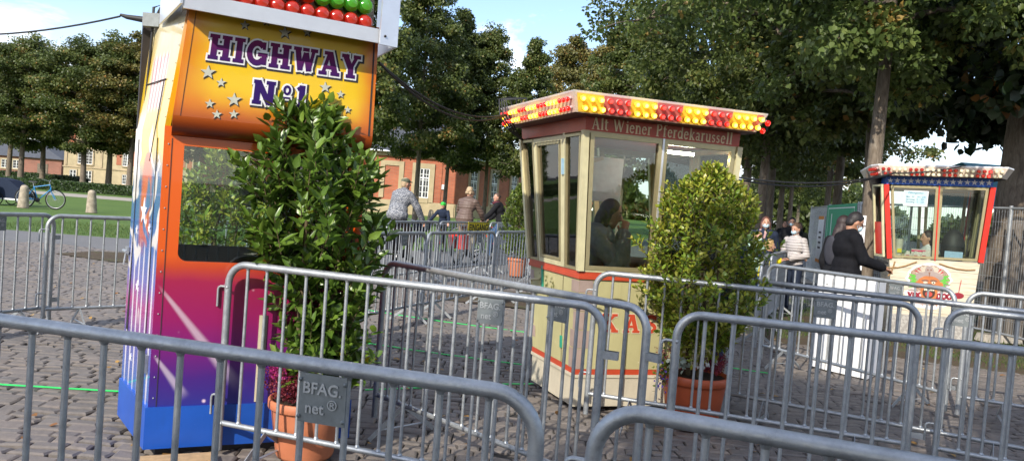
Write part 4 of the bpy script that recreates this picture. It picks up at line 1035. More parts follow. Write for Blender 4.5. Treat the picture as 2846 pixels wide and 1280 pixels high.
# connector box and cable on the upper left corner
mb = MB(); c0 = Vector((-2.28, 4.75, 2.56)); mb.box(c0.x-.05, c0.x+.05, c0.y-.03, c0.y+.03, c0.z-.04, c0.z+.04); mb.build('junction_box', M['plate'], b1)
mb = MB(); mb.tube([c0+Vector((-.04, 0, 0)), c0+Vector((-.16, 0, .01)), c0+Vector((-.2, 0, .02))], [.02, .014, .008], 8)
mb.tube([c0+Vector((.02, 0, .03)), c0+Vector((.05, 0, .1)), c0+Vector((.0, 0, .08)), c0+Vector((-.01, .02, -.1)), c0+Vector((-.03, .03, -.5)), c0+Vector((-.05, .03, -1.3)), c0+Vector((-.06, .03, -1.9))], .008, 6)
mb.build('plug_cable', M['black'], b1)
# wooden packing under the booth
for (x, y, l, r_, lb_) in ((-1.78, 4.30, .38, .42, 'short pine block wedged under the front of the orange booth'), (-1.2, 4.76, .3, .5, 'pine block wedged under the right front of the orange booth')):
    mb = MB(); mb.box(-l/2, l/2, -.07, .07, 0, .055); o = mb.build('wood_block', M['wood']); o.location = (x, y, -.004); o.rotation_euler = (0, 0, r_); tag(o, lb_, 'wood block', 'pine packing blocks under the orange booth')

# ---------------------------------------------------------------- booth 2: carousel cashier booth
P0 = Vector((.604, 6.163, 0)); ku = Vector((.95, .313, 0)).normalized(); kn = Vector((ku.y, -ku.x, 0)); kl = Vector((-.33, .944, 0)).normalized()
def K(s, z, o=0, b=0): return P0+ku*s+kn*o+kl*b+Zv(z)
b2 = thing('ticket_booth', 'cream and red glazed booth with glowing red and yellow bulbs around its roof', 'booth', P0)
def kp(z, s0, s1, o, bk): return [K(s0, z, o), K(s1, z, o), K(s1+.02, z, 0, bk), K(s0-.02, z, 0, bk)]
LV = {'b': kp(.035, -.015, 1.2, 0, .88), 'w': kp(.29, -.018, 1.205, .005, .90), 'r': kp(.34, -.02, 1.207, .006, .905), 's0': kp(1.07, -.052, 1.235, .03, 1.03), 's1': kp(1.13, -.056, 1.24, .033, 1.045), 't': kp(2.235, -.112, 1.29, .05, 1.36), 'f': kp(2.37, -.118, 1.296, .052, 1.39)}
mb = MB(); ring(mb, LV['b'], LV['w']); mb.build('base', M['beige'], b2)
mb = MB(); ring(mb, [p+Zv(.235) for p in kp(.035, -.03, 1.215, .014, .915)], [p+Zv(.26) for p in kp(.035, -.03, 1.215, .014, .915)]); mb.build('base_ledge', M['beige'], b2)
mb = MB(); ring(mb, [p-Zv(0) for p in kp(.296, -.022, 1.209, .009, .91)], kp(.338, -.022, 1.209, .009, .91)); mb.build('lower_red_moulding', M['kred'], b2)
mb = MB(); ring(mb, LV['r'], LV['s0']); bw = mb.build('body', M['yellowpanel'], b2)
mb = MB(); ring(mb, [p for p in kp(1.066, -.066, 1.248, .044, 1.05)], kp(1.092, -.066, 1.248, .044, 1.05)); ring(mb, kp(1.0921, -.06, 1.242, .037, 1.046), kp(1.128, -.06, 1.242, .037, 1.046)); mb.build('window_sill', M['kred'], b2)
mb = MB()
for s in (.1, 1.0):
    for b_ in (.1, .7): mb.hexa([K(s-.08, 0, 0, b_-.06), K(s+.08, 0, 0, b_-.06), K(s+.08, 0, 0, b_+.06), K(s-.08, 0, 0, b_+.06), K(s-.08, .034, 0, b_-.06), K(s+.08, .034, 0, b_-.06), K(s+.08, .034, 0, b_+.06), K(s-.08, .034, 0, b_+.06)])
mb.build('support_block', M['dark'], b2)
gf = mat('folded dark floor', (.1, .09, .08), .8)
mb = MB(); mb.poly([p+Zv(0) for p in kp(.5, .03, 1.15, -.04, .85)], Zv(.03)); mb.build('floor', gf, b2)
mb = MB(); mb.poly([K(.1, 1.10, -.01), K(1.18, 1.10, -.01), K(1.18, 1.10, -.36), K(.1, 1.10, -.36)][::-1], Zv(.025)); mb.build('counter', M['dark'], b2)
def side_q(i, lo, hi):
    a, b = LV[lo], LV[hi]; j = (i+1) % 4
    return Q(a[i], a[j], b[j], b[i])
def pane(parent, q, u0, u1, v0, v1, fw=.03, mf=None, name='window', outer=.012):
    mb = MB(); q.frame(mb, u0, u1, v0, v1, fw, -.03, outer); f_ = mb.build(name, mf or M['alu'], parent)
    g = MB(); a = fw/q.w; b = fw/q.h; q.box(g, u0+a, u1-a, v0+b, v1-b, -.012, -.008); g.build('pane', M['glass'], f_, origin=wloc(parent)); return f_
# corner posts
mb = MB()
for i in range(4):
    a, b = LV['s1'][i], LV['t'][i]; mb.bar(a, b, .05, .05, 0, (ku.x, ku.y, 0))
split_build(mb, 'corner_post', M['creamframe'], b2)
qF = side_q(0, 's1', 't'); qLf = side_q(3, 's1', 't'); qB = side_q(2, 's1', 't'); qRt = side_q(1, 's1', 't')
pane(b2, qF, .03, .485, .01, .99, .034); pane(b2, qF, .495, .975, .01, .99, .034)
mb = MB(); qF.box(mb, .4835, .4965, 0, 1, -.035, .018); mb.build('mullion', M['silver'], b2)
mb = MB(); qF.box(mb, 0, 1, -.005, .012, -.02, .008); qF.box(mb, 0, 1, .985, 1.0, -.02, .008); split_build(mb, 'rail', M['creamframe'], b2)
# left face: narrow pane, door pane, narrow pane (u from back to front)
pane(b2, qLf, .02, .215, .0, .985, .022); d_ = pane(b2, qLf, .225, .705, .0, .985, .04, M['creamframe'], 'door'); pane(b2, qLf, .225+.05, .705-.05, .04, .945, .022)
pane(b2, qLf, .735, .955, 0, .985, .022)
mb = MB(); qLf.box(mb, .7055, .7345, -.0, 1, -.02, .012); mb.build('mullion', M['creamframe'], b2)
mb = MB(); qLf.mbox(mb, .712*qLf.w, .73*qLf.w, .69*qLf.h, .81*qLf.h, .012, .03); mb.build('hinge', mat('pale blue hinge', (.3, .48, .62), .4), b2)
pane(b2, qB, .03, .45, .01, .99, .05); pane(b2, qB, .47, .97, .01, .99, .05); pane(b2, qRt, .03, .45, .01, .99, .05); pane(b2, qRt, .47, .97, .01, .99, .05)
# painted stone quoins, ivy, crack line, lettering on the lower body
qb = side_q(0, 'r', 's0'); ql = side_q(3, 'r', 's0')
mb = MB(); H_ = qb.h
for i, (y0_, y1_, wf, wl) in enumerate(((.62, .715, .10, .13), (.47, .612, .11, .09), (.32, .462, .045, .075), (.17, .312, .10, .12), (.0, .162, .06, .13))):
    qb.mbox(mb, .0, wf+.015, y0_, y1_, .001, .004); ql.mbox(mb, ql.w-wl, ql.w, y0_, y1_, .001, .004)
for i, (y0_, y1_, wl) in enumerate(((.60, .70, .08), (.42, .52, .06), (.22, .3, .05), (.1, .2, .08))): ql.mbox(mb, 0, wl, y0_, y1_, .001, .004)
split_build(mb, 'painted_quoin', M['stone'], bw, wloc(b2))
mb = MB(); mo = MB(); SLr = slab(.24, .13)
for ch, s in (('K', .18), ('A', .375), ('S', .565), ('S', .74), ('E', .90)):
    stroke_letters(mo, qb, SLr, ch, s+.03, .305, .15, .0025, .05, .06, 0, 1.02); stroke_letters(mb, qb, SLr, ch, s+.03, .305, .15, .0045, 0, .06, 0, 1.02)
lt = mo.build('letter_outline', M['cream'], bw, origin=wloc(b2)); mb.build('lettering', M['redletter'], bw, origin=wloc(b2))
M['ivy'] = leafmat('painted ivy', [(0, (.09, .11, .03)), (1, (.22, .22, .06))], 0)
def ivy(q, pts, nm):
    C = []; n = 0
    for (x0_, y0_, x1_, y1_, k) in pts:
        for i in range(k):
            t = i/k; C.append(tuple(q.m(x0_+(x1_-x0_)*t+random.uniform(-.03, .03), y0_+(y1_-y0_)*t+random.uniform(-.02, .02), .004)))
    C = np.array(C)-np.array(b2.location); n = len(C)
    D = np.tile([[0, 0, -1.]], (n, 1))+rng.normal(0, .5, (n, 3)); N = np.tile([list(q.n)], (n, 1)); D -= N*(D*N).sum(1)[:, None]
    leaves(nm, C, D, N, rng.uniform(.02, .04, n), rng.uniform(.008, .016, n), rng.random(n), T_RHOMB, M['ivy'], bw)
ivy(qb, [(.52, .62, .62, .42, 40), (.66, .70, .60, .5, 30), (.75, .7, .72, .4, 40)], 'painted_ivy')
ivy(ql, [(.25, .68, .28, .52, 26), (.35, .69, .40, .48, 26), (.48, .68, .5, .55, 16)], 'painted_ivy')
mb = MB(); ql.mbox(mb, .70*ql.w, .706*ql.w, .0, .72, .001, .003); mb.build('door_gap', M['dark'], bw, origin=wloc(b2))
mb = MB(); ql.mbox(mb, .70*ql.w-.012, .70*ql.w+.018, .12, .22, .003, .014); ql.mbox(mb, .27*ql.w, .30*ql.w, .52, .76, .003, .014); mb.build('door_edge_hinge', mat('green hinge', (.03, .33, .22), .4), bw, origin=wloc(b2))
mb = MB(); mb.tube([ql.m(.2*ql.w, .63, .002), ql.m(.2*ql.w, .63, .04), ql.m(.12*ql.w, .62, .045), ql.m(.12*ql.w, .56, .045)], .009, 8); mb.build('door_handle', M['creamframe'], b2)
# fascia with lettering
mb = MB(); ring(mb, LV['t'], LV['f']); fa = mb.build('fascia', M['kred'], b2)
qfa = side_q(0, 't', 'f')
mb = MB(); stroke_letters(mb, qfa, antiqua(), 'Alt Wiener Pferdekarussell', .050, .014, .100, .003, .006, .055, 0, .838); 
mb.build('lettering', M['gold'], fa, origin=wloc(b2))
print('k2 fascia w', qfa.w, 'text end', max((Vector(v)-qfa.A).dot(ku) for v in mb.v))
# roof rim: slanted light box
rimb = [K(-.29, 2.34, .25), K(1.30, 2.35, .25), K(1.37, 2.35, .15), K(1.38, 2.35, 0, 1.40), K(-.22, 2.34, 0, 1.40), K(-.31, 2.34, 0, 1.26)]
rimt = [K(-.33, 2.485, .29), K(1.37, 2.49, .29), K(1.52, 2.49, .12), K(1.52, 2.49, 0, 1.62), K(-.40, 2.485, 0, 1.72), K(-.47, 2.485, 0, 1.5)]
rimt = [K(-.33, 2.485, .29), K(1.37, 2.49, .29), K(1.45, 2.49, .17), K(1.46, 2.49, 0, 1.47), K(-.27, 2.485, 0, 1.47), K(-.38, 2.485, 0, 1.30)]
M['rimface'] = mat('cream rim board', (.62, .5, .4), .4, 0, .06)
M['rimyel'] = mat('yellow reflector board', (.72, .5, .06), .4, 0, .1, 20); M['rimred'] = mat('pink reflector board', (.46, .13, .12), .4, 0, .1, 20)
mb = MB(); ring(mb, rimb, rimt, 0, False); rim = mb.build('roof_rim', M['rimface'], b2)
mb = MB(); ring(mb, [p+Zv(0) for p in rimt], [p+Zv(.012) for p in [x_+(x_-K(.55, 2.49, 0, .7)).normalized()*.008 for x_ in rimt]]); mb.build('roof_edge', M['white'], b2)
mb = MB(); mb.add([p for p in rimb], [tuple(range(6))[::-1]]); mb.poly([p-Zv(.008) for p in [LV['f'][0], LV['f'][1], LV['f'][2], LV['f'][3]]], Zv(.004)); mb.build('soffit', mat('dark red soffit', (.12, .03, .02), .6), b2)
qr = Q(rimb[0], rimb[1], rimt[1], rimt[0]); qe = Q(rimb[5], rimb[0], rimt[0], rimt[5]); qs_ = Q(rimb[1], rimb[2], rimt[2], rimt[1]); qd = Q(rimb[4], rimb[5], rimt[5], rimt[4])
yb = MB(); rbm = MB()
seq = [1, 1, 1, 0, 0, 0]*5
for c_ in range(22):
    yl = seq[c_] or c_ > 20
    u_ = (c_+.75)/22.4
    for r_ in range(2):
        put_bulb(BY if yl else BR_, qr.p(u_+.008*(1-r_), .28+.47*r_), qr.n, rim, .92)
for g_ in range(8):
    u0_ = (g_*3+.25)/22.4; u1_ = min((g_*3+3.25)/22.4, .985)
    if u0_ < .98: qr.box(yb if g_ % 2 == 0 else rbm, u0_+.002, u1_-.002, .04, .96, .001, .003)
for c_ in range(21):
    yl = (c_//3) % 2 == 1
    for r_ in range(2): put_bulb(BY if yl else BR_, qe.p(1-(c_+.8)/21.6, .27+.46*r_), qe.n, rim, .85)
for c_ in range(2):
    for r_ in range(2): put_bulb(BR_, qs_.p((c_+.6)/2.2, .27+.46*r_), qs_.n, rim, .92); put_bulb(BY if c_ else BR_, qd.p(1-(c_+.6)/2.4, .27+.46*r_), qd.n, rim, .92)
split_build(yb, 'yellow_reflector', M['rimyel'], rim, wloc(b2)); split_build(rbm, 'red_reflector', M['rimred'], rim, wloc(b2))
mb = MB(); mb.poly([p for p in kp(2.30, -.08, 1.25, .02, 1.3)], Zv(.02)); mb.build('ceiling', mat('grey ceiling', (.35, .34, .3), .7), b2)
mb = MB(); mb.tube([K(.74, 2.165, 0, .30), K(1.08, 2.165, 0, .30)], .014, 10); mb.build('fluorescent_tube', emit('lit tube', (1, .93, .75), 30), b2)
mb = MB(); mb.poly([K(.30, 1.70, 0, .75), K(.62, 1.70, 0, .72), K(.64, 2.10, 0, .74), K(.31, 2.10, 0, .77)], kl*.004); mb.build('paper_sheet', M['blind'], b2)
mb = MB(); mb.bar(K(.0, 1.95, 0, .6), K(.36, 2.08, 0, .6), .035, .035); mb.build('window_stay', M['cream'], b2)
mb = MB()
for i in range(12):
    pass
P = [K(-.02, 2.18, 0, 1.18), K(.0, 1.95, 0, 1.15), K(-.02, 1.7, 0, 1.13), K(-.04, 1.4, 0, 1.1), K(-.03, 1.16, 0, 1.05)]
mb.tube(P, .007, 6); mb.build('hanging_cord', M['cream'], b2)
# tangle of cables on its left rear corner
mb = MB()
c0 = K(-.33, 2.5, 0, 1.15)
for i in range(4):
    P = [c0+Vector((.05*i, .02*i, 0)), c0+Vector((-.02+.05*i, 0, .09)), c0+Vector((-.12+.02*i, -.02, .06)), c0+Vector((-.10+.03*i, -.05, -.10)), c0+Vector((.0+.02*i, .0, -.22)), K(-.13, 2.22, 0, 1.33)]
    mb.tube(P, .008, 6)
mb.build('cable_tangle', M['black'], b2)

# ---------------------------------------------------------------- booth 3: tiki booth
T0 = Vector((5.82, 11.59, 0)); tu = Vector((.951, -.309, 0)).normalized(); tn = Vector((tu.y, -tu.x, 0)); tb = -tn
def T(s, z, o=0, b=0): return T0+tu*s+tn*o+tb*b+Zv(z)
b3 = thing('ticket_booth', 'small flared booth with blue star band, red posts and laughing tiki mask', 'booth', T0)
def plank(nt, co):
    sp = nt.nodes.new('ShaderNodeSeparateXYZ'); nt.links.new(co, sp.inputs[0])
    st = mth(nt, 'FRACT', mth(nt, 'MULTIPLY', sp.outputs[2], 6.3))
    n_ = nt.nodes.new('ShaderNodeMapping'); n_.inputs['Scale'].default_value = (2, 2, 26); nt.links.new(co, n_.inputs[0])
    c = ramp(nt, [(.3, (.50, .42, .29)), (.6, (.66, .60, .46)), (.8, (.70, .66, .55))], noise(nt, 2.2, 5, n_.outputs[0]))
    return mixc(nt, mrange(nt, st, .045, .01), c, (.16, .1, .06))
M['plank'] = paintmat('painted pale planks', plank, .5, .1)
def diam(nt, co):
    ck = nt.nodes.new('ShaderNodeTexChecker'); mp = nt.nodes.new('ShaderNodeMapping'); mp.inputs['Rotation'].default_value = (R(45), R(45), 0); mp.inputs['Scale'].default_value = (22, 22, 22); nt.links.new(co, mp.inputs[0]); nt.links.new(mp.outputs[0], ck.inputs[0]); ck.inputs['Scale'].default_value = 1
    ck.inputs[1].default_value = (.42, .40, .36, 1); ck.inputs[2].default_value = (.3, .28, .25, 1); return ck.outputs[0]
M['tread'] = paintmat('chequer plate', diam, .35, .2)
M['tred'] = mat('bright red paint', (.62, .025, .012), .4, 0, .06)
M['tblue'] = mat('star band blue', (.02, .10, .42), .4, 0, .08)
DEP = .98
lv = lambda z0, z1, s0, s1, o, b: [T(s0, z0, o), T(s1, z1, o), T(s1, z1, 0, b), T(s0, z0, 0, b)]
t0, t1, t2, t3, t4 = lv(.06, .10, -.01, 1.0, 0, DEP), lv(.41, .46, -.03, 1.02, 0, DEP), lv(1.235, 1.285, -.14, 1.06, .03, DEP+.02), lv(2.335, 2.38, -.28, 1.12, .06, DEP+.08), lv(2.46, 2.51, -.285, 1.12, .06, DEP+.08)
mb = MB(); ring(mb, t0, t1); mb.build('chequer_plate_base', M['tread'], b3)
mb = MB(); ring(mb, [p+Zv(.002) for p in t1], t2); tw = mb.build('plank_body', M['plank'], b3)
sq = lambda i, a, b: Q(a[i], a[(i+1) % 4], b[(i+1) % 4], b[i])
mb = MB()
for i in range(4): mb.bar(t2[i], t3[i], .07, .07, 0, (tu.x, tu.y, 0))
split_build(mb, 'red_post', M['tred'], b3)
qT = sq(0, t2, t3)
pane(b3, qT, .045, .50, .015, .99, .035); pane(b3, qT, .515, .965, .015, .99, .035)
mb = MB(); qT.box(mb, .501, .514, 0, 1, -.02, .02); mb.build('red_mullion', M['tred'], b3)
for i in (1, 2, 3): q_ = sq(i, t2, t3); pane(b3, q_, .05, .48, .01, .99, .04); pane(b3, q_, .52, .95, .01, .99, .04)
mb = MB(); ring(mb, [p+Zv(.002) for p in t3], t4); bd3 = mb.build('star_band', M['tblue'], b3)
qsb = sq(0, t3, t4); mb = MB()
for i in range(15): qsb.poly(mb, star_pts(.055+i*(qsb.w-.11)/14, .06, .045), .002, .006)
split_build(mb, 'white_star', M['starwhite'], bd3, wloc(b3))
rb = [T(-.375, 2.455, .22), T(1.18, 2.505, .22), T(1.3, 2.505, -.0), T(1.3, 2.505, 0, 1.2), T(-.44, 2.455, 0, 1.2), T(-.44, 2.455, .02)]
rt = [T(-.435, 2.595, .27), T(1.24, 2.645, .27), T(1.38, 2.645, 0), T(1.38, 2.645, 0, 1.3), T(-.51, 2.595, 0, 1.3), T(-.51, 2.595, .03)]
mb = MB(); ring(mb, rb, rt, 0, False); rim3 = mb.build('roof_rim', mat('cream rim', (.66, .56, .45), .4), b3)
mb = MB(); ring(mb, rt, [p+Zv(.02) for p in rt]); mb.build('roof_edge', M['white'], b3)
mb = MB(); mb.add(rb, [tuple(range(6))[::-1]]); mb.build('soffit', M['dark'], b3)
qr3 = Q(rb[0], rb[1], rt[1], rt[0]); ql3 = Q(rb[5], rb[0], rt[0], rt[5])
for c_ in range(22):
    for r_ in range(2):
        red = (c_ % 6 < 2) if c_ < 2 else ((c_-2) % 6 >= 3)
        put_bulb(BR_ if red and c_ > 18 else (BRd if red else BW), qr3.p((c_+.7)/22.6+.006*(1-r_), .27+.46*r_), qr3.n, rim3, 1.15)
for c_ in range(4):
    for r_ in range(2): put_bulb(BRd, ql3.p((c_+.7)/4.4, .27+.46*r_), ql3.n, rim3, 1.15)
mb = MB(); mb.poly(lv(2.30, 2.345, -.24, 1.08, .02, DEP), Zv(.015)); mb.build('ceiling', M['boxback'], b3)
mb = MB(); mb.poly(lv(1.2, 1.24, -.10, 1.03, 0, .42), Zv(.02)); mb.build('counter', M['cream'], b3)
# opened side shutter in red and cream
mb = MB(); qsh = Q(T(-.30, 1.25, .02, .30), T(-.22, 1.25, .10, .03), T(-.34, 2.33, .12, .0), T(-.42, 2.33, .05, .28))
qsh.frame(mb, 0, 1, 0, 1, .03, -.015, .015); sht = mb.build('side_shutter', M['creamframe'], b3)
mb = MB(); qsh.box(mb, .12, .88, .04, .48, -.006, .006); mb.build('shutter_panel', M['tred'], sht, origin=wloc(b3))
# opening hours notice
qn = Q(T(-.03, 2.03, .09), T(.29, 2.04, .09), T(.292, 2.268, .095), T(-.038, 2.26, .095))
def p_notice(nt, co): return mixc(nt, noise(nt, 4, 2, co), (.25, .55, .72), (.72, .74, .55))
mb = MB(); qn.box(mb, 0, 1, 0, 1, 0, .004); no = mb.build('opening_hours_notice', paintmat('pale blue notice', p_notice, .5, 0), b3)
mb = MB(); qn.frame(mb, 0, 1, 0, 1, .008, .0045, .006); mb.build('notice_border', M['white'], no, origin=wloc(b3))
tm = text_mb(qn, '\u00d6ffnungszeiten', .16, .185, .034, .0055, bold=.0004)
for i, l in enumerate(('Mo - Fr   14 - 22h', 'Samstag 12 - 22h', 'Sonntag 12 - 22h')):
    a = text_mb(qn, l, .035, .125-i*.037, .036, .0055, 'LEFT', .0004); tm.add(a.v, a.f)
tm.build('notice_text', mat('dark blue print', (.03, .1, .2), .6), no, origin=wloc(b3))
# tiki mask emblem on the plank front
qp3 = sq(0, t1, t2); ox, oy = .03, -.41
def E(x, z): return (x+.05, z-.44)
def blob2(cx, cz, rx, rz, k=20, wob=0, ph=0): return [E(cx+rx*math.cos(2*math.pi*i/k)*(1+wob*math.cos(i*2.5+ph)), cz+rz*math.sin(2*math.pi*i/k)*(1+wob*math.sin(i*1.9+ph))) for i in range(k)]
def layer(name, polys, o, m):
    mb = MB()
    for j, p in enumerate(polys): qp3.poly(mb, p, .0005, o+.0003*j)
    return mb.build(name, m, em, origin=wloc(b3))
mb = MB()
for j, p in enumerate((blob2(.46, .985, .295, .235, 30, .06), blob2(.47, .76, .34, .10, 26, .05), blob2(.47, .66, .27, .12, 22, .10))): qp3.poly(mb, p, .0005, .003+.0004*j)
em = mb.build('tiki_emblem', M['starwhite'], tw, origin=wloc(b3))
cols = {n_: mat(n_, c, .5, 0, .15, 14) for n_, c in {'mask orange': (.52, .17, .05), 'mask brown': (.22, .10, .06), 'mask stone': (.34, .27, .24), 'mask red': (.45, .04, .05), 'leaf green': (.12, .45, .05), 'mouth red': (.5, .06, .04), 'teeth': (.7, .65, .5), 'logo red': (.27, .015, .03), 'dark line': (.06, .03, .02), 'bone': (.5, .44, .34)}.items()}
layer('feather_ruff', [blob2(.46, .99, .262, .205, 36, .05), blob2(.465, .78, .19, .14, 26, .06)], .0036, mat('brown ruff', (.36, .25, .18), .6, 0, .5, 70))
lvs = []
for s in (-1, 1):
    for i, a in enumerate((25, 8, -12, -32)):
        a_ = R(a if s > 0 else 180-a); cx, cz = .46+s*.13, .97+.02*(1-i)
        d = (math.cos(a_), math.sin(a_)); L_ = .155; w_ = .025
        lvs.append([E(cx, cz), E(cx+d[0]*L_*.5-d[1]*w_, cz+d[1]*L_*.5+d[0]*w_), E(cx+d[0]*L_, cz+d[1]*L_), E(cx+d[0]*L_*.5+d[1]*w_, cz+d[1]*L_*.5-d[0]*w_)])
layer('green_leaves', lvs, .0045, cols['leaf green'])
fe = []
for a in (35, 48, 62, 76, 104, 118, 132, 145):
    a_ = R(a); d = (math.cos(a_), math.sin(a_)); cx, cz = .46, .98; r0_, r1_ = .09, .222; w_ = .026
    fe.append([E(cx+d[0]*r0_-d[1]*w_*.6, cz+d[1]*r0_+d[0]*w_*.6), E(cx+d[0]*r1_*.85-d[1]*w_, cz+d[1]*r1_*.85+d[0]*w_), E(cx+d[0]*r1_, cz+d[1]*r1_), E(cx+d[0]*r1_*.85+d[1]*w_, cz+d[1]*r1_*.85-d[0]*w_), E(cx+d[0]*r0_+d[1]*w_*.6, cz+d[1]*r0_-d[0]*w_*.6)])
layer('bone_feathers', fe, .0045, cols['bone'])
layer('feather_tips', [[((p[2][0]*f1+q0[0]*(1-f1)), (p[2][1]*f1+q0[1]*(1-f1))) for f1, q0 in ((1, p[2]), (.55, p[1]), (.45, p[4]), (.55, p[3]))] for p in (fe[0], fe[1], fe[6], fe[7])], .0075, cols['mask red'])
layer('side_bones', [blob2(.46+s*.21, .86+.05*i, .07, .017, 10) for s in (-1, 1) for i in (-1, 0, 1)]+[blob2(.46, .63, .2, .03, 18, .1)], .0048, cols['mask stone'])
layer('head_dress', [blob2(.46, 1.02, .18, .085, 18, .08), blob2(.46, 1.12, .055, .065, 14, .08)], .008, cols['mask stone'])
layer('skull_eyes', [blob2(.44, 1.125, .012, .012, 8), blob2(.482, 1.125, .012, .012, 8), [E(.45, 1.09), E(.475, 1.09), E(.463, 1.01)]], .0102, cols['mask brown'])
layer('mask_face', [blob2(.46, .93, .15, .105, 24, .03), blob2(.465, .79, .115, .15, 22, .02), blob2(.31, .90, .035, .05, 12), blob2(.615, .90, .035, .05, 12)], .0105, cols['mask orange'])
layer('brow_and_nose', [blob2(.41, .965, .05, .018, 12), blob2(.52, .965, .05, .018, 12), blob2(.465, .905, .045, .02, 12)], .0125, cols['mask brown'])
layer('eye', [blob2(.415, .935, .032, .016, 12), blob2(.52, .937, .026, .02, 12)], .0138, cols['teeth']); layer('pupil', [blob2(.52, .937, .009, .012, 10), [E(.385, .932), E(.445, .932), E(.445, .936), E(.385, .936)]], .0146, cols['dark line'])
layer('mouth', [blob2(.465, .785, .085, .085, 20)], .0125, cols['dark line']); layer('tongue', [blob2(.465, .765, .05, .04, 14)], .0135, cols['mouth red'])
layer('teeth', [[E(.40+i*.023, .85), E(.421+i*.023, .85), E(.419+i*.023, .815), E(.403+i*.023, .815)] for i in range(6)], .014, cols['teeth'])
mo = MB(); mi_ = MB()
sv_ = slab(.38, .18)
for ch, x in (('V', .175), ('O', .245), ('O', .315), ('D', .56), ('O', .635), ('O', .705)):
    ex, ez = E(x, .70); stroke_letters(mo, qp3, sv_, ch, ex, ez, .085, .0065, .1, .02); stroke_letters(mi_, qp3, sv_, ch, ex, ez, .085, .0095, 0, .02)
mo.build('letter_outline', M['starwhite'], em, origin=wloc(b3)); mi_.build('logo_lettering', cols['logo red'], em, origin=wloc(b3))
layer('letter_eyes', [blob2(x, .742, .013, .018, 10) for x in (.282, .352, .672, .742)], .0115, M['starwhite']); layer('letter_pupils', [blob2(x, .74, .005, .007, 8) for x in (.284, .354, .674, .744)], .0125, cols['dark line'])
layer('flame_fringe', [[E(.36+i*.05, .66), E(.385+i*.05, .575+.02*(i % 2)), E(.40+i*.05, .66)] for i in range(6)], .0055, cols['mask orange'])
# painted rope and ladle
def rope(pts, nm, r=.011, m=None):
    mb = MB(); mb.tube([qp3.m(*E(x, z), .006) for x, z in pts], r, 6, 0); mb.build(nm, m or mat('painted rope', (.33, .2, .09), .8, 0, .3, 60), tw, origin=wloc(b3))
rope([(-.12, 1.14), (-.05, 1.125), (.05, 1.135), (.15, 1.165), (.24, 1.21), (.3, 1.235)], 'painted_rope'); rope([(.02, 1.225), (0, 1.15), (-.04, 1.05), (-.08, 1.0)], 'painted_rope'); rope([(.58, 1.225), (.68, 1.19), (.8, 1.16), (.92, 1.15), (1.03, 1.16)], 'painted_rope')
rope([(.875, 1.0), (.868, .93), (.86, .80)], 'ladle_handle', .005, cols['mask red'])
layer('ladle_bowl', [blob2(.86, .765, .075, .045, 16)], .006, cols['logo red'])
# goods on the counter
def box_at(nm, s, b, w_, d_, h_, m, z=1.245):
    mb = MB(); z += s*.045; mb.hexa([T(s, z, 0, b), T(s+w_, z, 0, b), T(s+w_, z, 0, b+d_), T(s, z, 0, b+d_), T(s, z+h_, 0, b), T(s+w_, z+h_, 0, b), T(s+w_, z+h_, 0, b+d_), T(s, z+h_, 0, b+d_)]); return mb.build(nm, m, None, origin=T(s+w_/2, z, 0, b+d_/2))
packm = mat('printed white sachet', (.62, .56, .5), .5, 0, .25, 60)
for i, s in enumerate((.07, .18, .29)):
    mb = MB(); z = 1.245+s*.045
    P = [(0, 0), (.085, 0), (.085, .07), (.07, .09), (.06, .12), (.025, .12), (.015, .09), (0, .07)]
    mb.poly([T(s+x, z+y, 0, .03) for x, y in P], tb*.03); o = mb.build('candy_packet', packm, None, origin=T(s+.04, z, 0, .03))
    mb = MB(); mb.poly([T(s+.02+x, z+y, .002, .03) for x, y in ((0, .02), (.045, .02), (.045, .06), (0, .06))], tn*.002); mb.build('printed_label', cols['mask red'], o, origin=wloc(o))
    tag(o, ('left', 'middle', 'right')[i]+'most of the three white packets on the tiki booth counter' if i != 1 else 'packet in the middle of the three on the tiki booth counter', 'packet', 'white packets behind the tiki booth window')
o = box_at('display_box', .17, .10, .26, .06, .15, packm); tag(o, 'pink and white display box behind the packets in the tiki booth', 'box')
mb = MB(); mb.poly([T(.17, 1.36, .001, .10), T(.36, 1.368, .001, .10), T(.36, 1.395, .001, .10), T(.17, 1.388, .001, .10)], tn*.002); mb.build('pink_band', mat('pink print', (.6, .04, .12), .5), o, origin=wloc(o))
o = box_at('info_card', .60, .03, .24, .004, .14, mat('pale blue card', (.35, .5, .68), .5)); tag(o, 'pale blue information card standing in the right window of the tiki booth', 'card')
mb = MB(); mb.poly([T(.60, 1.275, .001, .03), T(.84, 1.286, .001, .03), T(.84, 1.318, .001, .03), T(.60, 1.307, .001, .03)], tn*.002); mb.build('blue_strip', M['tblue'], o, origin=wloc(o))
mb = MB(); mb.lathe([(.045, 0), (.055, .28), (.057, .29)], T(-.0, 1.245, 0, .12), 16); o = mb.build('straw_cup', mat('cloudy plastic cup', (.55, .53, .42), .3), None, origin=T(0, 1.245, 0, .12)); tag(o, 'tall pale cup full of straws with yellow sticker in the tiki booth window', 'cup')
mb = MB(); mb.poly([T(-.03, 1.33, .0, .06), T(.03, 1.333, .0, .06), T(.03, 1.395, .0, .06), T(-.03, 1.39, 0, .06)], tn*.003); mb.build('yellow_sticker', mat('yellow sticker', (.75, .6, .03), .5), o, origin=wloc(o))
mb = MB(); P_c = T(.82, 1.0, 0, .62); mb.ball(P_c+Zv(.45), .17, 14, 0, .3); mb.box(P_c.x-.16, P_c.x+.16, P_c.y-.16, P_c.y+.16, .75, .85); mb.tube([(P_c.x, P_c.y, .1), (P_c.x, P_c.y, .8)], .03); mb.tube([P_c+Zv(-.2), P_c+Vector((.05, .1, .1)), P_c+Zv(.3)], .03); o = mb.build('office_chair', M['black'], None, origin=(P_c.x, P_c.y, .1)); tag(o, 'black padded swivel chair inside the tiki booth', 'chair')

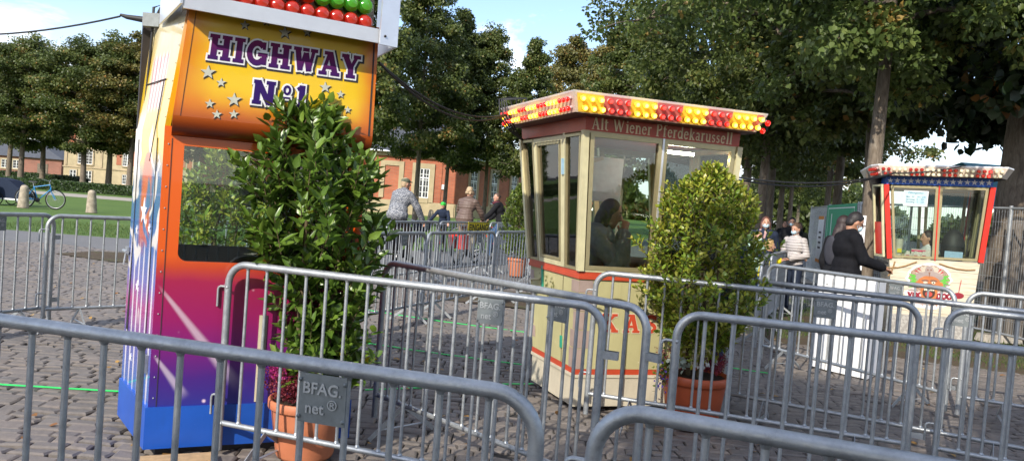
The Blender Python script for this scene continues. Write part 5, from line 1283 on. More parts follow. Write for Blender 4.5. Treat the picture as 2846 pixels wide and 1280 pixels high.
# ---------------------------------------------------------------- cables
def cable(a, b, sag, lb, r=.011, n=24, extra=()):
    mb = MB(); a = Vector(a); b = Vector(b)
    for dz, dy in ((0, 0),)+tuple(extra):
        mb.tube([a.lerp(b, i/n)-Zv(sag*4*(i/n)*(1-i/n))+Vector((0, dy*math.sin(math.pi*i/n), dz*math.sin(math.pi*i/n))) for i in range(n+1)], r, 6)
    tag(mb.build('power_cable', M['black']), lb, 'cable', 'black power cables strung between the booths')
b1.location = (-2.006, 4.394, -.0486); b1.scale = (1.03,)*3
cable((-2.56, 4.90, 2.60), (-6.5, 6.8, 2.95), .22, 'thin cable running from the orange booth out of the left edge of the sky', .006)
cable((-.93, 4.98, 2.45), tuple(K(-.3, 2.46, 0, 1.2)), .16, 'double cable sagging between the orange booth and the carousel booth', .0085, 24, ((-.035, .02),))
cable(tuple(K(1.28, 2.1, 0, .9)), tuple(T(-.2, 2.50, .3)), .16, 'cable sagging from the carousel booth across to the tiki booth', .011, 24, ((-.04, .03),))
cable(tuple(T(-.2, 2.49, .31)), tuple(T(.7, 2.655, .31)), .03, 'short black cable lying slantwise across the rim of the tiki booth', .011)
# ================================================================= POTTED SHRUBS
M['bay'] = leafmat('bay laurel leaf', [(0, (.045, .09, .014)), (.45, (.105, .19, .026)), (.8, (.19, .29, .04)), (.98, (.22, .3, .06)), (1, (.5, .4, .02))], .25, .32)
M['varie'] = leafmat('variegated leaf', [(0, (.08, .15, .016)), (.36, (.19, .29, .03)), (.56, (.36, .38, .04)), (.82, (.42, .42, .07)), (1, (.62, .55, .14))], .25, .35)
M['laurel2'] = leafmat('light green shrub leaf', [(0, (.06, .11, .012)), (.6, (.14, .2, .025)), (1, (.28, .32, .06))], .3, .4)
def shrub(name, lb, x, y, pot_r, pot_h, crown, nshoots, per, L, Wd, lm, potm, seed, stems=3, shoot_len=.13, flowers=None, group='potted evergreen shrubs', bare=0, ymin=None, leanx=0):
    """crown: list of (z, radius) rows giving the outline"""
    rg = np.random.default_rng(seed); rd = random.Random(seed)
    root = thing(name, lb, 'potted plant', (x, y, 0), 0, group)
    p = MB(); h = pot_h; r = pot_r
    p.lathe([(.001, .012), (r*.72, .012), (r*.76, .03), (r*.93, h*.8), (r*.94, h*.84), (r*1.0, h*.845), (r*1.03, h*.87), (r*1.03, h*.985), (r*1.01, h), (r*.95, h), (r*.93, h*.93), (.001, h*.93)], (x, y, 0), 36)
    pt = p.build('pot', potm, root)
    s_ = MB(); s_.lathe([(.001, h*.95), (r*.5, h*.96), (r*.92, h*.945)], (x, y, 0), 20); s_.build('soil', M['soil'], pt, origin=(x, y, 0))
    zs = [c[0] for c in crown]; rs = [c[1] for c in crown]
    z0, z1 = zs[0], zs[-1]
    st = MB()
    for i in range(stems):
        a = i*2.2+seed; bx, by = .05*math.cos(a), .05*math.sin(a)
        P = [(x+bx, y+by, h*.9)]
        for k in range(1, 7):
            t = k/6; P.append((x+bx+.13*t*math.cos(a+t)+rd.uniform(-.02, .02), y+by+.13*t*math.sin(a+t), h*.9+(z1-h-.15)*t*(.95 if i == 0 else .8)))
        st.tube(P, [.016*(1-.75*k/6)+.003 for k in range(7)], 7)
    # shoots, thick near the outline, some inside
    C = []; D = []; N = []; LL = []; WW = []; TT = []
    for i in range(nshoots):
        z = z0+(z1-z0)*rg.random()**.92
        rr_ = np.interp(z, zs, rs)*(1+.14*math.sin(z*17+seed)+.12*math.sin(3*i))
        a = rg.random()*2*math.pi; q = rg.random()**.32
        base = np.array([rr_*q*math.cos(a), rr_*q*math.sin(a), z])
        if ymin is not None and z < 1.33 and base[1] < ymin: base[1] = ymin+rg.random()*.12
        base[0] += leanx*(z-1.2)
        ax = np.array([math.cos(a)*(.75-.3*(z-z0)/(z1-z0)), math.sin(a)*(.75-.3*(z-z0)/(z1-z0)), .65+.6*(z-z0)/(z1-z0)])+rg.normal(0, .28, 3)
        ax /= np.linalg.norm(ax); sl = shoot_len*rg.uniform(.7, 1.35)
        e = base+ax*sl*.55; b0 = base-ax*sl*.6
        st.tube([Vector(b0)+Vector((x, y, 0)), Vector(e)+Vector((x, y, 0))], [.0035, .0015], 4, cap=False)
        sh = rg.normal(0, .09)
        for j in range(per):
            t = (j+.5)/per; pos = b0+(e-b0)*t; w = j*2.4+i
            px_ = np.cross(ax, [0, 0, 1.]); px_ /= np.linalg.norm(px_)+1e-6; py_ = np.cross(px_, ax)
            out_ = px_*math.cos(w)+py_*math.sin(w); d = ax*(.25+.75*t)+out_*(.95-.4*t)+rg.normal(0, .12, 3)
            nn = ax*.8-out_*.35+rg.normal(0, .25, 3)+np.array([0, 0, .25])
            C.append(pos); D.append(d); N.append(nn); LL.append(L*rg.uniform(.7, 1.2)*(1 if t < .85 else .75)); WW.append(Wd*rg.uniform(.8, 1.2))
            TT.append(min(1, max(0, rg.normal(.45, .17)+sh+.12*(t-.5))))
    st.build('stems', M['twig'], root)
    leaves('foliage', np.array(C), np.array(D), np.array(N), np.array(LL), np.array(WW), np.array(TT), T_OVAL, lm, root)
    return root
def spikes(root, x, y, z, r, n, m, name, ang0=0, ang1=6.28, h=.12, seed=0):
    rg = np.random.default_rng(seed); k = n*9
    a = rg.uniform(ang0, ang1, n); q = rg.random(n)**.6*r
    bx = q*np.cos(a); by = q*np.sin(a)
    tilt = np.stack([np.cos(a)*.5+rg.normal(0, .2, n), np.sin(a)*.5+rg.normal(0, .2, n), np.ones(n)], 1); tilt /= np.linalg.norm(tilt, axis=1)[:, None]
    t = np.tile(np.linspace(.1, 1, 9), n); hh = np.repeat(rg.uniform(.6, 1.2, n)*h, 9)
    C = np.stack([np.repeat(bx, 9), np.repeat(by, 9), np.full(k, z)], 1)+np.repeat(tilt, 9, 0)*(t*hh)[:, None]
    D = np.repeat(tilt, 9, 0)*.8+rg.normal(0, .6, (k, 3))
    leaves(name, C, D, rdir(k), np.full(k, .022), np.full(k, .009), rg.random(k), T_RHOMB, m, root)
M['heather'] = leafmat('red heather bloom', [(0, (.10, .012, .02)), (1, (.34, .035, .06))], .2, .6)
M['pink'] = leafmat('magenta petals', [(0, (.45, .02, .22)), (1, (.7, .08, .35))], .3, .5)
M['whitefl'] = leafmat('white petals', [(0, (.6, .6, .55)), (1, (.8, .8, .75))], .3, .5)
M['viol'] = leafmat('violet petals', [(0, (.10, .05, .45)), (1, (.2, .12, .6))], .3, .5)
M['silverleaf'] = leafmat('silver leaf', [(0, (.22, .28, .22)), (1, (.42, .48, .4))], .2, .6)
PB = shrub('bay_laurel', 'large dark green bay laurel in a terracotta pot right of the orange booth', -1.15, 4.63, .225, .36,
      [(.42, .12), (.56, .24), (.75, .27), (1.02, .30), (1.3, .37), (1.52, .39), (1.70, .35), (1.86, .25), (1.98, .15), (2.08, .05)], 370, 9, .108, .042, M['bay'], M['pot'], 4, 3, .16, ymin=-.13, leanx=-.15)
spikes(PB, 0, 0, .35, .19, 220, M['heather'], 'heather', 2.4, 5.4, .20, 1)
C = np.array([(-.15+random.uniform(-.06, .06), -.08+random.uniform(-.08, .06), .50+random.uniform(0, .07)) for i in range(90)])
leaves('pink_flowers', C, rdir(90), rdir(90), np.full(90, .03), np.full(90, .02), rng.random(90), T_HEART, M['pink'], PB)
PV = shrub('variegated_shrub', 'round yellow and green variegated shrub in a red pot before the carousel booth', 1.50, 5.96, .255, .42,
      [(.66, .18), (.76, .31), (.94, .41), (1.12, .46), (1.30, .465), (1.48, .44), (1.66, .37), (1.80, .27), (1.90, .16), (1.98, .04)], 1050, 9, .052, .025, M['varie'], M['potred'], 9, 4, .11)
n = 420; a = rng.uniform(0, 6.28, n); z = rng.uniform(.5, .85, n); q = rng.random(n)**.5*.2
leaves('lower_shoots', np.stack([q*np.cos(a), q*np.sin(a), z], 1), rdir(n)+[0, 0, .3], rdir(n), rng.uniform(.04, .08, n), rng.uniform(.015, .028, n), rng.uniform(.3, 1, n), T_OVAL, M['varie'], PV)
spikes(PV, 0, 0, .43, .2, 90, M['heather'], 'heather', -.9, .7, .15, 3)
spikes(PV, 0, 0, .43, .23, 60, M['heather'], 'heather', 2.6, 3.6, .15, 5)
def petals(root, c, sp, n, L, m, nm):
    C = np.array(c)+rng.normal(0, 1, (n, 3))*sp; leaves(nm, C, rdir(n), rdir(n)+[0, -.5, .5], np.full(n, L), np.full(n, L*.7), rng.random(n), T_HEART, m, root)
petals(PV, (.02, -.16, .53), (.07, .03, .02), 20, .03, M['whitefl'], 'white_flowers'); petals(PV, (-.17, -.12, .50), (.04, .03, .03), 70, .04, M['silverleaf'], 'silver_foliage')
petals(PV, (-.28, -.14, .38), (.025, .02, .06), 40, .022, M['viol'], 'violet_flowers'); petals(PV, (-.27, -.10, .45), (.03, .03, .07), 160, .028, M['laurel2'], 'trailing_foliage')
shrub('variegated_shrub', 'yellow flecked shrub in a pot behind the orange booth, seen through its window', -2.42, 6.45, .22, .42,
      [(.5, .3), (.8, .44), (1.2, .48), (1.5, .40), (1.7, .24), (1.86, .05)], 420, 8, .07, .03, M['varie'], M['pot'], 21)
shrub('bay_laurel', 'dark potted laurel standing behind the variegated one at the rear of the orange booth', -1.72, 6.75, .2, .42,
      [(.5, .25), (.8, .36), (1.2, .4), (1.5, .33), (1.75, .05)], 240, 8, .08, .033, M['bay'], M['pot'], 22)
shrub('light_green_shrub', 'light green potted shrub beside the woman with the scarf, left of the carousel booth', .17, 17.2, .22, .42,
      [(.5, .28), (.9, .36), (1.4, .38), (1.75, .25), (2.0, .06)], 420, 8, .085, .035, M['laurel2'], M['pot'], 23)
shrub('light_green_shrub', 'potted shrub seen through the side windows of the carousel booth', .75, 9.7, .2, .42,
      [(.5, .2), (.8, .3), (1.2, .3), (1.5, .18), (1.66, .04)], 240, 8, .08, .03, M['laurel2'], M['pot'], 24)

# ================================================================= FENCE, BANNER, STANDS
def make_fence(Lp=3.4, H=2.18):
    root = thing('mesh_fence_panel', 'x', 'fence', (0, 0, 0), 0, 'steel mesh construction fence panels')
    fr = MB()
    for x in (0, Lp): fr.tube([(x, 0, .02), (x, 0, H)], .024, 10)
    split_build(fr, 'post', M['fence'], root)
    r_ = MB()
    for z in (.14, H-.04): r_.tube([(0, 0, z), (Lp, 0, z)], .02, 8)
    split_build(r_, 'rail', M['fence'], root)
    w_ = MB(); k = int(Lp/.05)
    for i in range(1, k): w_.tube([(Lp*i/k, 0, .14), (Lp*i/k, 0, H-.04)], .0027, 4, cap=False)
    for i in range(1, 9): w_.tube([(0, 0, .14+(H-.18)*i/9), (Lp, 0, .14+(H-.18)*i/9)], .003, 4, cap=False)
    w_.build('wire_mesh', M['fence'], root)
    ft = MB()
    for x in (-.0, Lp): ft.hexa([(x-.12, -.33, 0), (x+.12, -.33, 0), (x+.12, .33, 0), (x-.12, .33, 0), (x-.1, -.3, .12), (x+.1, -.3, .12), (x+.1, .3, .12), (x-.1, .3, .12)])
    split_build(ft, 'concrete_foot', mat('concrete foot', (.4, .37, .32), .9, 0, .2, 20), root)
    return root
fp = make_fence()
pts = [(8.15, 8.95), (7.9, 12.35), (6.95, 15.55), (7.66, 18.8), (8.45, 22.0), (9.7, 25.2), (11.0, 28.4)]
labs = ['mesh fence panel cut by the right edge', 'mesh fence panel seen through and right of the tiki booth', 'mesh fence panel that carries the green banner', 'mesh fence panel left of the green banner with the narrow notice', 'mesh fence panel behind the couple with the stroller', 'farthest mesh fence panel of the row']
for i in range(6):
    o = fp if i == 0 else copy_tree(fp); a, b = pts[i], pts[i+1]
    o.location = (a[0], a[1], .01); o.rotation_euler = (0, 0, math.atan2(b[1]-a[1], b[0]-a[0])); o['label'] = labs[i]
def flat_board(name, A, B, z0, z1, th, m, lb, cat):
    A = Vector(A); B = Vector(B); q = Q(A+Zv(z0), B+Zv(z0), B+Zv(z1), A+Zv(z1)); mb = MB(); q.box(mb, 0, 1, 0, 1, 0, th)
    o = mb.build(name, m, None, origin=(A+B)/2+Zv(z0)); tag(o, lb, cat); return o, q
# banner: faces the camera side, so left end is the farther one
M['bgreen'] = mat('green banner cloth', (.06, .30, .16), .7, 0, .06, 2)
ban, qb_ = flat_board('green_banner', (7.58, 18.75, 0), (6.90, 15.6, 0), .35, 2.16, .006, M['blind'], 'green and white banner tied to the mesh fence left of the man in black', 'banner')
mb = MB(); qb_.box(mb, .0, 1, .42, 1, .007, .009); mb.build('green_field', M['bgreen'], ban, origin=wloc(ban))
tb_ = text_mb(qb_, 'Scan mich', 2.3, 1.36, .22, .011, 'CENTER', .003)
a = text_mb(qb_, 'und', 2.0, 1.08, .18, .011, 'LEFT', .002); tb_.add(a.v, a.f)
a = text_mb(qb_, 'los', .55, .85, .2, .011, 'LEFT', .004); tb_.add(a.v, a.f)
tb_.build('white_lettering', M['white'], ban, origin=wloc(ban))
mb = MB(); qb_.frame(mb, .06, .94, .47, .96, .02, .0095, .011); qb_.mbox(mb, .6, .68, .9, 1.6, .0095, .011); mb.build('white_outline', M['white'], ban, origin=wloc(ban))
mb = MB()
for i in range(6): qb_.mbox(mb, .6, 2.4-.2*(i % 3), .12+.09*i, .135+.09*i, .007, .009)
mb.build('grey_text_lines', M['plate'], ban, origin=wloc(ban))
M['orange'] = mat('orange print', (.6, .22, .03), .6)
nt_, qn_ = flat_board('narrow_notice', (8.0, 20.3, 0), (7.74, 19.3, 0), .72, 1.9, .006, M['blind'], 'narrow white notice with orange ends on the mesh fence left of the banner', 'sign')
mb = MB(); qn_.box(mb, 0, 1, 0, .07, .006, .008); qn_.box(mb, 0, 1, .93, 1, .006, .008); mb.build('orange_ends', M['orange'], nt_, origin=wloc(nt_))
mb = MB()
for i in range(4): qn_.box(mb, .25, .7, .3+i*.11, .34+i*.11, .006, .008)
mb.build('black_symbols', M['dark'], nt_, origin=wloc(nt_))
# white notice on nearest trunk
wn, qw_ = flat_board('white_notice', (5.26, 12.06, 0), (5.46, 12.0, 0), 1.0, 1.85, .004, M['blind'], 'narrow white paper notice on the trunk behind the man in black', 'notice')
mb = MB()
for i in range(5): qw_.box(mb, .2, .8, .15+i*.15, .20+i*.15, .005, .007)
mb.build('dark_print', M['dark'], wn, origin=wloc(wn))
# white box stand behind barrier
ws = thing('white_stand', 'tall white panelled box stand behind the barrier in front of the man in black', 'stand', (4.0, 8.95, 0))
A_, B_, Cc = Vector((3.58, 8.95, .0)), Vector((3.67, 8.74, .0)), Vector((3.97, 8.36, .0))
dB = Vector((.28, .34, 0))
ringp = lambda z: [A_+Zv(z), B_+Zv(z), Cc+Zv(z), Cc+dB+Zv(z), A_+dB+Zv(z)]
mb = MB(); ring(mb, ringp(.01), ringp(1.08)); body_ = mb.build('box', mat('white laminate', (.80, .80, .79), .35, 0, .02, 3), ws)
mb = MB(); qf_ = Q(B_+Zv(.01), Cc+Zv(.01), Cc+Zv(1.05), B_+Zv(1.05)); qa_ = Q(A_+Zv(.01), B_+Zv(.01), B_+Zv(1.05), A_+Zv(1.05))
qf_.box(mb, .0, .012, 0, 1, .001, .004); qf_.box(mb, .93, 1, 0, 1, .001, .012)
mb.build('edge_strip', M['white'], ws)
mb = MB(); qa_.mbox(mb, qa_.w*.6, qa_.w*.6+.012, .96, .972, .001, .004); qa_.mbox(mb, qa_.w*.6, qa_.w*.6+.012, .06, .072, .001, .004); qa_.box(mb, .97, .985, 0, 1, .001, .003); mb.build('screw', M['dark'], ws)
# entrance and hygiene signs hanging on the far barriers
def hang_sign(name, A, B, s0, s1, z0, z1, m, lb):
    A = Vector((*A, 0)); B = Vector((*B, 0)); u = (B-A).normalized(); n_ = Vector((u.y, -u.x, 0)); P = A+u*s0+n_*.03; Pq = A+u*s1+n_*.03
    return flat_board(name, P, Pq, z0, z1, .004, m, lb, 'sign')
M['signyel'] = mat('yellow sign', (.78, .62, .03), .5, 0, .04)
L2a, L2b, L3a, L3b = [(a*.905, b*.905) for a, b in ((-1.58, 16.85), (-.58, 19.1), (-.55, 19.2), (.42, 21.4))]
sg, q_ = hang_sign('entrance_sign', L2a, L2b, 1.16, 2.16, .925, 1.165, M['signyel'], 'yellow sign reading EINGANG on the barrier behind the child in the helmet')
t_ = text_mb(q_, 'EINGANG', 0, 0, .30, .006, 'LEFT', .008); wdt = max((Vector(v)-q_.A).dot((q_.B-q_.A).normalized()) for v in t_.v)
t_ = text_mb(q_, 'EINGANG', .05, .045, .30*(q_.w-.10)/wdt, .006, 'LEFT', .006); t_.build('black_lettering', M['dark'], sg, origin=wloc(sg))
mb = MB(); q_.frame(mb, .01, .99, .02, .98, .012, .005, .006); mb.build('border_line', M['dark'], sg, origin=wloc(sg))
def lines_on(sg, q_, items):
    mb = MB()
    for t, x, y, sz, al in items: a = text_mb(q_, t, x, y, sz, .006, al, .001); mb.add(a.v, a.f)
    mb.build('black_lettering', M['dark'], sg, origin=wloc(sg))
sg, q_ = hang_sign('hygiene_notice', L3a, L3b, .32, 1.18, .16, 1.145, M['blind'], 'tall white notice about hygiene rules on the far barrier')
lines_on(sg, q_, [('Hygiene- und', q_.w/2, .82, .13, 'CENTER'), ('Verhaltensregeln', q_.w/2, .68, .115, 'CENTER')]+[('- - - - - -', .08, .56-i*.09, .09, 'LEFT') for i in range(6)])
sg, q_ = hang_sign('distance_notice', L3a, L3b, 1.36, 2.13, .16, 1.13, M['blind'], 'white notice with orange chequered ends asking to keep distance, beside the light green shrub')
lines_on(sg, q_, [('BITTE ABSTAND', q_.w/2, .76, .095, 'CENTER'), ('HALTEN!', q_.w/2, .66, .095, 'CENTER')])
mb = MB()
for k in range(2):
    for i in range(10):
        for j in range(2):
            if (i+j) % 2 == 0: q_.mbox(mb, i*q_.w/10, (i+1)*q_.w/10, (.0 if k == 0 else .86)+j*.05, (.0 if k == 0 else .86)+j*.05+.05, .005, .007)
mb.build('orange_chequers', M['orange'], sg, origin=wloc(sg))
mb = MB()
for x in (.22, .6):
    q_.poly(mb, [(x-.035, .18), (x+.035, .18), (x+.045, .42), (x-.045, .42)], .005, .007); q_.poly(mb, [(x+.028*math.cos(i*.785), .47+.028*math.sin(i*.785)) for i in range(8)], .005, .007)
mb.build('black_pictograms', M['dark'], sg, origin=wloc(sg))
# weathered hoarding behind the fence
def hoard(nt, co):
    sp = nt.nodes.new('ShaderNodeMapping'); sp.inputs['Scale'].default_value = (9, 9, .8); nt.links.new(co, sp.inputs[0])
    return ramp(nt, [(.3, (.09, .075, .06)), (.55, (.2, .17, .14)), (.75, (.32, .28, .23))], noise(nt, 2, 6, sp.outputs[0], .7))
hb = thing('wooden_hoarding', 'weathered grey board hoarding behind the mesh fence beside the tiki booth', 'hoarding', (8.7, 11, 0))
ha, hbb = Vector((8.25, 13.0, 0)), Vector((9.05, 8.6, 0)); hu = (hbb-ha)/22; hmat = paintmat('weathered boards', hoard, .9, 0)
for i in range(22):
    mb = MB(); h_ = 1.98+random.uniform(-.02, .02); mb.bar(ha+hu*(i+.5)+Zv(.03), ha+hu*(i+.5)+Zv(h_), hu.length*.96, .022, 0, (hu.x, hu.y, 0)); mb.build('board', hmat, hb)
# teal tent roof behind the tiki booth
te = thing('market_tent', 'teal tent roof rising behind the tiki booth', 'tent', (15.5, 23.5, 0))
mb = MB(); zt, zp = 3.35, 3.9; x0_, x1_, y0_, y1_ = 12.9, 18.5, 21.5, 25.5
mb.add([(x0_, y0_, zt), (x1_, y0_, zt), (x1_, y1_, zt), (x0_, y1_, zt), (x0_+.5, 23.5, zp), (x1_-.5, 23.5, zp)], [(0, 1, 5, 4), (1, 2, 5), (2, 3, 4, 5), (3, 0, 4)]); mb.build('roof', M['sky_teal'], te)
mb = MB()
for a, b in (((x0_, y0_), (x1_, y0_)), ((x1_, y0_), (x1_, y1_)), ((x0_, y0_), (x0_, y1_))): mb.hexa([(a[0], a[1], 2.5), (b[0], b[1], 2.5), (b[0]+.01, b[1]+.02, 2.5), (a[0]+.01, a[1]+.02, 2.5), (a[0], a[1], zt), (b[0], b[1], zt), (b[0]+.01, b[1]+.02, zt), (a[0]+.01, a[1]+.02, zt)])
mb.build('valance', mat('blue valance', (.03, .17, .25), .6), te)
for x in (x0_+.1, x1_-.1):
    for y in (y0_+.1, y1_-.1): m2_ = MB(); m2_.tube([(x, y, 0), (x, y, zt)], .04, 8); m2_.build('pole', M['fence'], te)
mb = MB()
for i in range(4): mb.tube([(15.2+.12*i+.2*math.cos(a), 23.5, 4.15+.24*math.sin(a)) for a in [k*math.pi/8 for k in range(16)]], .012, 5, closed=True)
mb.build('ring_ornament', M['fence'], te)

# ================================================================= BICYCLES
M['tyre'] = mat('tyre rubber', (.018, .018, .018), .8)
M['rim'] = mat('alloy rim', (.45, .45, .46), .35, .8)
M['chrome'] = mat('bright steel', (.6, .6, .6), .25, .9)
def wheel(root, c, r):
    w = MB(); k = 40
    w.tube([(c[0], c[1]+r*math.cos(2*math.pi*i/k), c[2]+r*math.sin(2*math.pi*i/k)) for i in range(k)], .021, 8, closed=True)
    ty = w.build('wheel', M['tyre'], root, origin=(0, 0, 0))
    w = MB(); rr_ = r-.03; w.tube([(c[0], c[1]+rr_*math.cos(2*math.pi*i/k), c[2]+rr_*math.sin(2*math.pi*i/k)) for i in range(k)], .011, 6, closed=True)
    w.tube([(c[0]-.05, c[1], c[2]), (c[0]+.05, c[1], c[2])], .022, 8); w.build('rim', M['rim'], ty, origin=(0, 0, 0))
    w = MB()
    for i in range(24):
        a = 2*math.pi*i/24; w.tube([(c[0]+(.03 if i % 2 else -.03), c[1], c[2]), (c[0], c[1]+rr_*math.cos(a), c[2]+rr_*math.sin(a))], .0014, 3, cap=False)
    w.build('spokes', M['chrome'], ty, origin=(0, 0, 0))
def bicycle(lb, loc, rz, fm, scale=1.0, step=False, bag=None, basket=None, fenders=True, saddlem=None):
    """local frame: rides towards +Y, bottom bracket near the origin"""
    root = thing('bicycle', lb, 'bicycle', (0, 0, 0)); r = .345
    wheel(root, (0, -.45, r), r); wheel(root, (0, .62, r), r)
    f_ = MB(); bb = (0, 0, .29); st = (0, -.17, .80); hd = (0, .40, .88); hl = (0, .44, .72)
    f_.tube([bb, st], .018); f_.tube([bb, hl], .02)
    if step: f_.tube([(0, -.09, .55), (0, .15, .45), (0, .3, .6), hl], .018)
    else: f_.tube([(0, -.16, .76), hd], .018)
    f_.tube([hd, hl], .022)
    for s in (-1, 1): f_.tube([(0, -.03, .29), (s*.05, -.42, r)], .01, 6); f_.tube([(0, -.15, .74), (s*.05, -.42, r)], .009, 6)
    f_.build('frame', fm, root, origin=(0, 0, 0))
    g = MB()
    for s in (-1, 1): g.tube([(s*.045, .43, .72), (s*.05, .50, .55), (s*.05, .62, r)], .012, 6)
    g.tube([(-.045, .43, .72), (.045, .43, .72)], .014, 6); g.build('fork', fm, root, origin=(0, 0, 0))
    g = MB(); g.tube([(0, .40, .88), (0, .38, 1.0)], .014, 6); g.tube([(-.31, .22, 1.03), (-.2, .33, 1.04), (0, .38, 1.0), (.2, .33, 1.04), (.31, .22, 1.03)], .011, 6)
    hb = g.build('handlebar', M['chrome'], root, origin=(0, 0, 0))
    g = MB()
    for s in (-1, 1): g.tube([(s*.24, .29, 1.035), (s*.32, .21, 1.03)], .016, 8)
    g.build('grip', M['black'], hb, origin=(0, 0, 0))
    g = MB(); g.tube([st, (0, -.19, .92)], .013, 6); g.build('seat_post', M['chrome'], root, origin=(0, 0, 0))
    g = MB(); g.add([(-.1, -.32, .93), (.1, -.32, .93), (.03, -.05, .93), (-.03, -.05, .93), (-.08, -.31, .98), (.08, -.31, .98), (.02, -.04, .965), (-.02, -.04, .965)], [(3, 2, 1, 0), (4, 5, 6, 7), (0, 1, 5, 4), (1, 2, 6, 5), (2, 3, 7, 6), (3, 0, 4, 7)]); g.build('saddle', saddlem or M['black'], root, origin=(0, 0, 0))
    g = MB(); g.lathe([(.001, 0), (.09, 0), (.09, .006), (.001, .006)], (.03, 0, .29), 20, ax=(1, 0, 0)); g.tube([(.06, 0, .29), (.06, .12, .17)], .01, 6); g.tube([(-.06, 0, .29), (-.06, -.12, .41)], .01, 6)
    g.box(.06, .16, .08, .16, .155, .18); g.box(-.16, -.06, -.16, -.08, .40, .425); g.build('crank', M['dark'], root, origin=(0, 0, 0))
    if fenders:
        for cy, a0, a1 in ((-.45, 20, 200), (.62, -10, 130)):
            g = MB(); k = 14; P = [(cy+(r+.035)*math.cos(R(a0+(a1-a0)*i/k)), r+(r+.035)*math.sin(R(a0+(a1-a0)*i/k))) for i in range(k+1)]
            g.add([(s*.026, y, z) for y, z in P for s in (-1, 1)], [(2*i, 2*i+1, 2*i+3, 2*i+2) for i in range(k)]); g.build('mudguard', M['dark'], root, origin=(0, 0, 0))
        g = MB(); g.tube([(-.06, -.62, .74), (-.06, -.2, .74)], .007, 6); g.tube([(.06, -.62, .74), (.06, -.2, .74)], .007, 6)
        for y in (-.6, -.4, -.25): g.tube([(-.06, y, .74), (.06, y, .74)], .006, 6)
        for s in (-1, 1): g.tube([(s*.06, -.5, .74), (s*.05, -.45, .36)], .006, 6)
        g.build('carrier', M['dark'], root, origin=(0, 0, 0))
        g = MB(); g.box(-.03, .03, -.66, -.63, .69, .73); g.build('rear_light', M['tred'], root, origin=(0, 0, 0))
    if bag:
        for s in (-1, 1): g = MB(); g.hexa([(s*.07, -.62, .38), (s*.2, -.6, .38), (s*.2, -.32, .38), (s*.07, -.3, .38), (s*.07, -.64, .72), (s*.2, -.62, .72), (s*.2, -.28, .72), (s*.07, -.27, .72)]); g.build('pannier', bag, root, origin=(0, 0, 0))
    if basket: g = MB(); g.hexa([(-.13, .47, .78), (.13, .47, .78), (.13, .7, .78), (-.13, .7, .78), (-.18, .45, 1.0), (.18, .45, 1.0), (.18, .76, 1.0), (-.18, .76, 1.0)]); g.build('front_bag', basket, root, origin=(0, 0, 0))
    root.location = (*loc, .01); root.rotation_euler = (0, 0, rz); root.scale = (scale,)*3
    return root

# ================================================================= PEOPLE
def prim_mesh(prims):
    V = []; F = []
    def add(vs, fs): o = len(V); V.extend(vs); F.extend([tuple(i+o for i in f) for f in fs])
    for p in prims:
        if p[0] == 'e':
            c, rx, ry, rz_ = Vector(p[1]), *p[2]; M3 = p[3] if len(p) > 3 else Matrix.Identity(3); n, k = 14, 10
            vs = [c+M3@Vector((rx*math.sin(math.pi*i/k)*math.cos(2*math.pi*j/n), ry*math.sin(math.pi*i/k)*math.sin(2*math.pi*j/n), -rz_*math.cos(math.pi*i/k))) for i in range(k+1) for j in range(n)]
            add(vs, [(i*n+j, i*n+(j+1) % n, (i+1)*n+(j+1) % n, (i+1)*n+j) for i in range(k) for j in range(n)])
        else:
            a, ra, b, rb = Vector(p[1]), p[2], Vector(p[3]), p[4]; fl = p[5] if len(p) > 5 else 1.0
            d = b-a; L = max(d.length, 1e-4); q = Vector((0, 0, 1)).rotation_difference(d).to_matrix(); n = 12; rows = []
            for i in range(5): w = -math.pi/2+math.pi/2*i/4; rows.append((ra*math.cos(w), ra*math.sin(w)))
            for i in range(5): w = math.pi/2*i/4; rows.append((rb*math.cos(w), L+rb*math.sin(w)))
            vs = [a+q@Vector((max(r_, 1e-4)*math.cos(2*math.pi*j/n), max(r_, 1e-4)*math.sin(2*math.pi*j/n)*fl, z)) for r_, z in rows for j in range(n)]
            add(vs, [(i*n+j, i*n+(j+1) % n, (i+1)*n+(j+1) % n, (i+1)*n+j) for i in range(9) for j in range(n)])
    me = bpy.data.meshes.new('t'); me.from_pydata([tuple(v) for v in V], [], F); return me
def skin(name, prims, vox, mats, parent=None, smooth=3, assign=None):
    me = prim_mesh(prims); ob = bpy.data.objects.new(name, me); COL.objects.link(ob)
    r_ = ob.modifiers.new('r', 'REMESH'); r_.mode = 'VOXEL'; r_.voxel_size = vox; r_.use_smooth_shade = True
    if smooth: s_ = ob.modifiers.new('s', 'SMOOTH'); s_.iterations = smooth; s_.factor = .5
    dg = bpy.context.evaluated_depsgraph_get(); m2 = bpy.data.meshes.new_from_object(ob.evaluated_get(dg)); ob.modifiers.clear(); ob.data = m2; bpy.data.meshes.remove(me)
    m2.name = name; m2.materials.clear()
    for m in (mats if isinstance(mats, list) else [mats]): m2.materials.append(m)
    if assign:
        for p in m2.polygons: p.material_index = assign(p.center)
    for p in m2.polygons: p.use_smooth = True
    if parent is not None: ob.parent = parent
    return ob
def skinmat(n, c):
    m, nt, b, out = new_mat(n); b.inputs['Base Color'].default_value = (*c, 1); b.inputs['Roughness'].default_value = .5; b.inputs['Subsurface Weight'].default_value = .12; b.inputs['Subsurface Radius'].default_value = (.02, .01, .005); return m
M['skin'] = skinmat('skin', (.50, .27, .18)); M['skin2'] = skinmat('tanned skin', (.40, .20, .12)); M['lip'] = mat('lips', (.38, .12, .1), .5); M['eye'] = mat('eyes', (.03, .02, .02), .2); M['brow'] = mat('eyebrow', (.10, .06, .04), .8)
def hairmat(n, c): return mat(n, c, .55, 0, .45, 60, .6, 90, .006)
def cloth(n, c, var=.18, sc=20, b=.3, bs=50): return mat(n, c, .85, 0, var, sc, b, bs, .006)
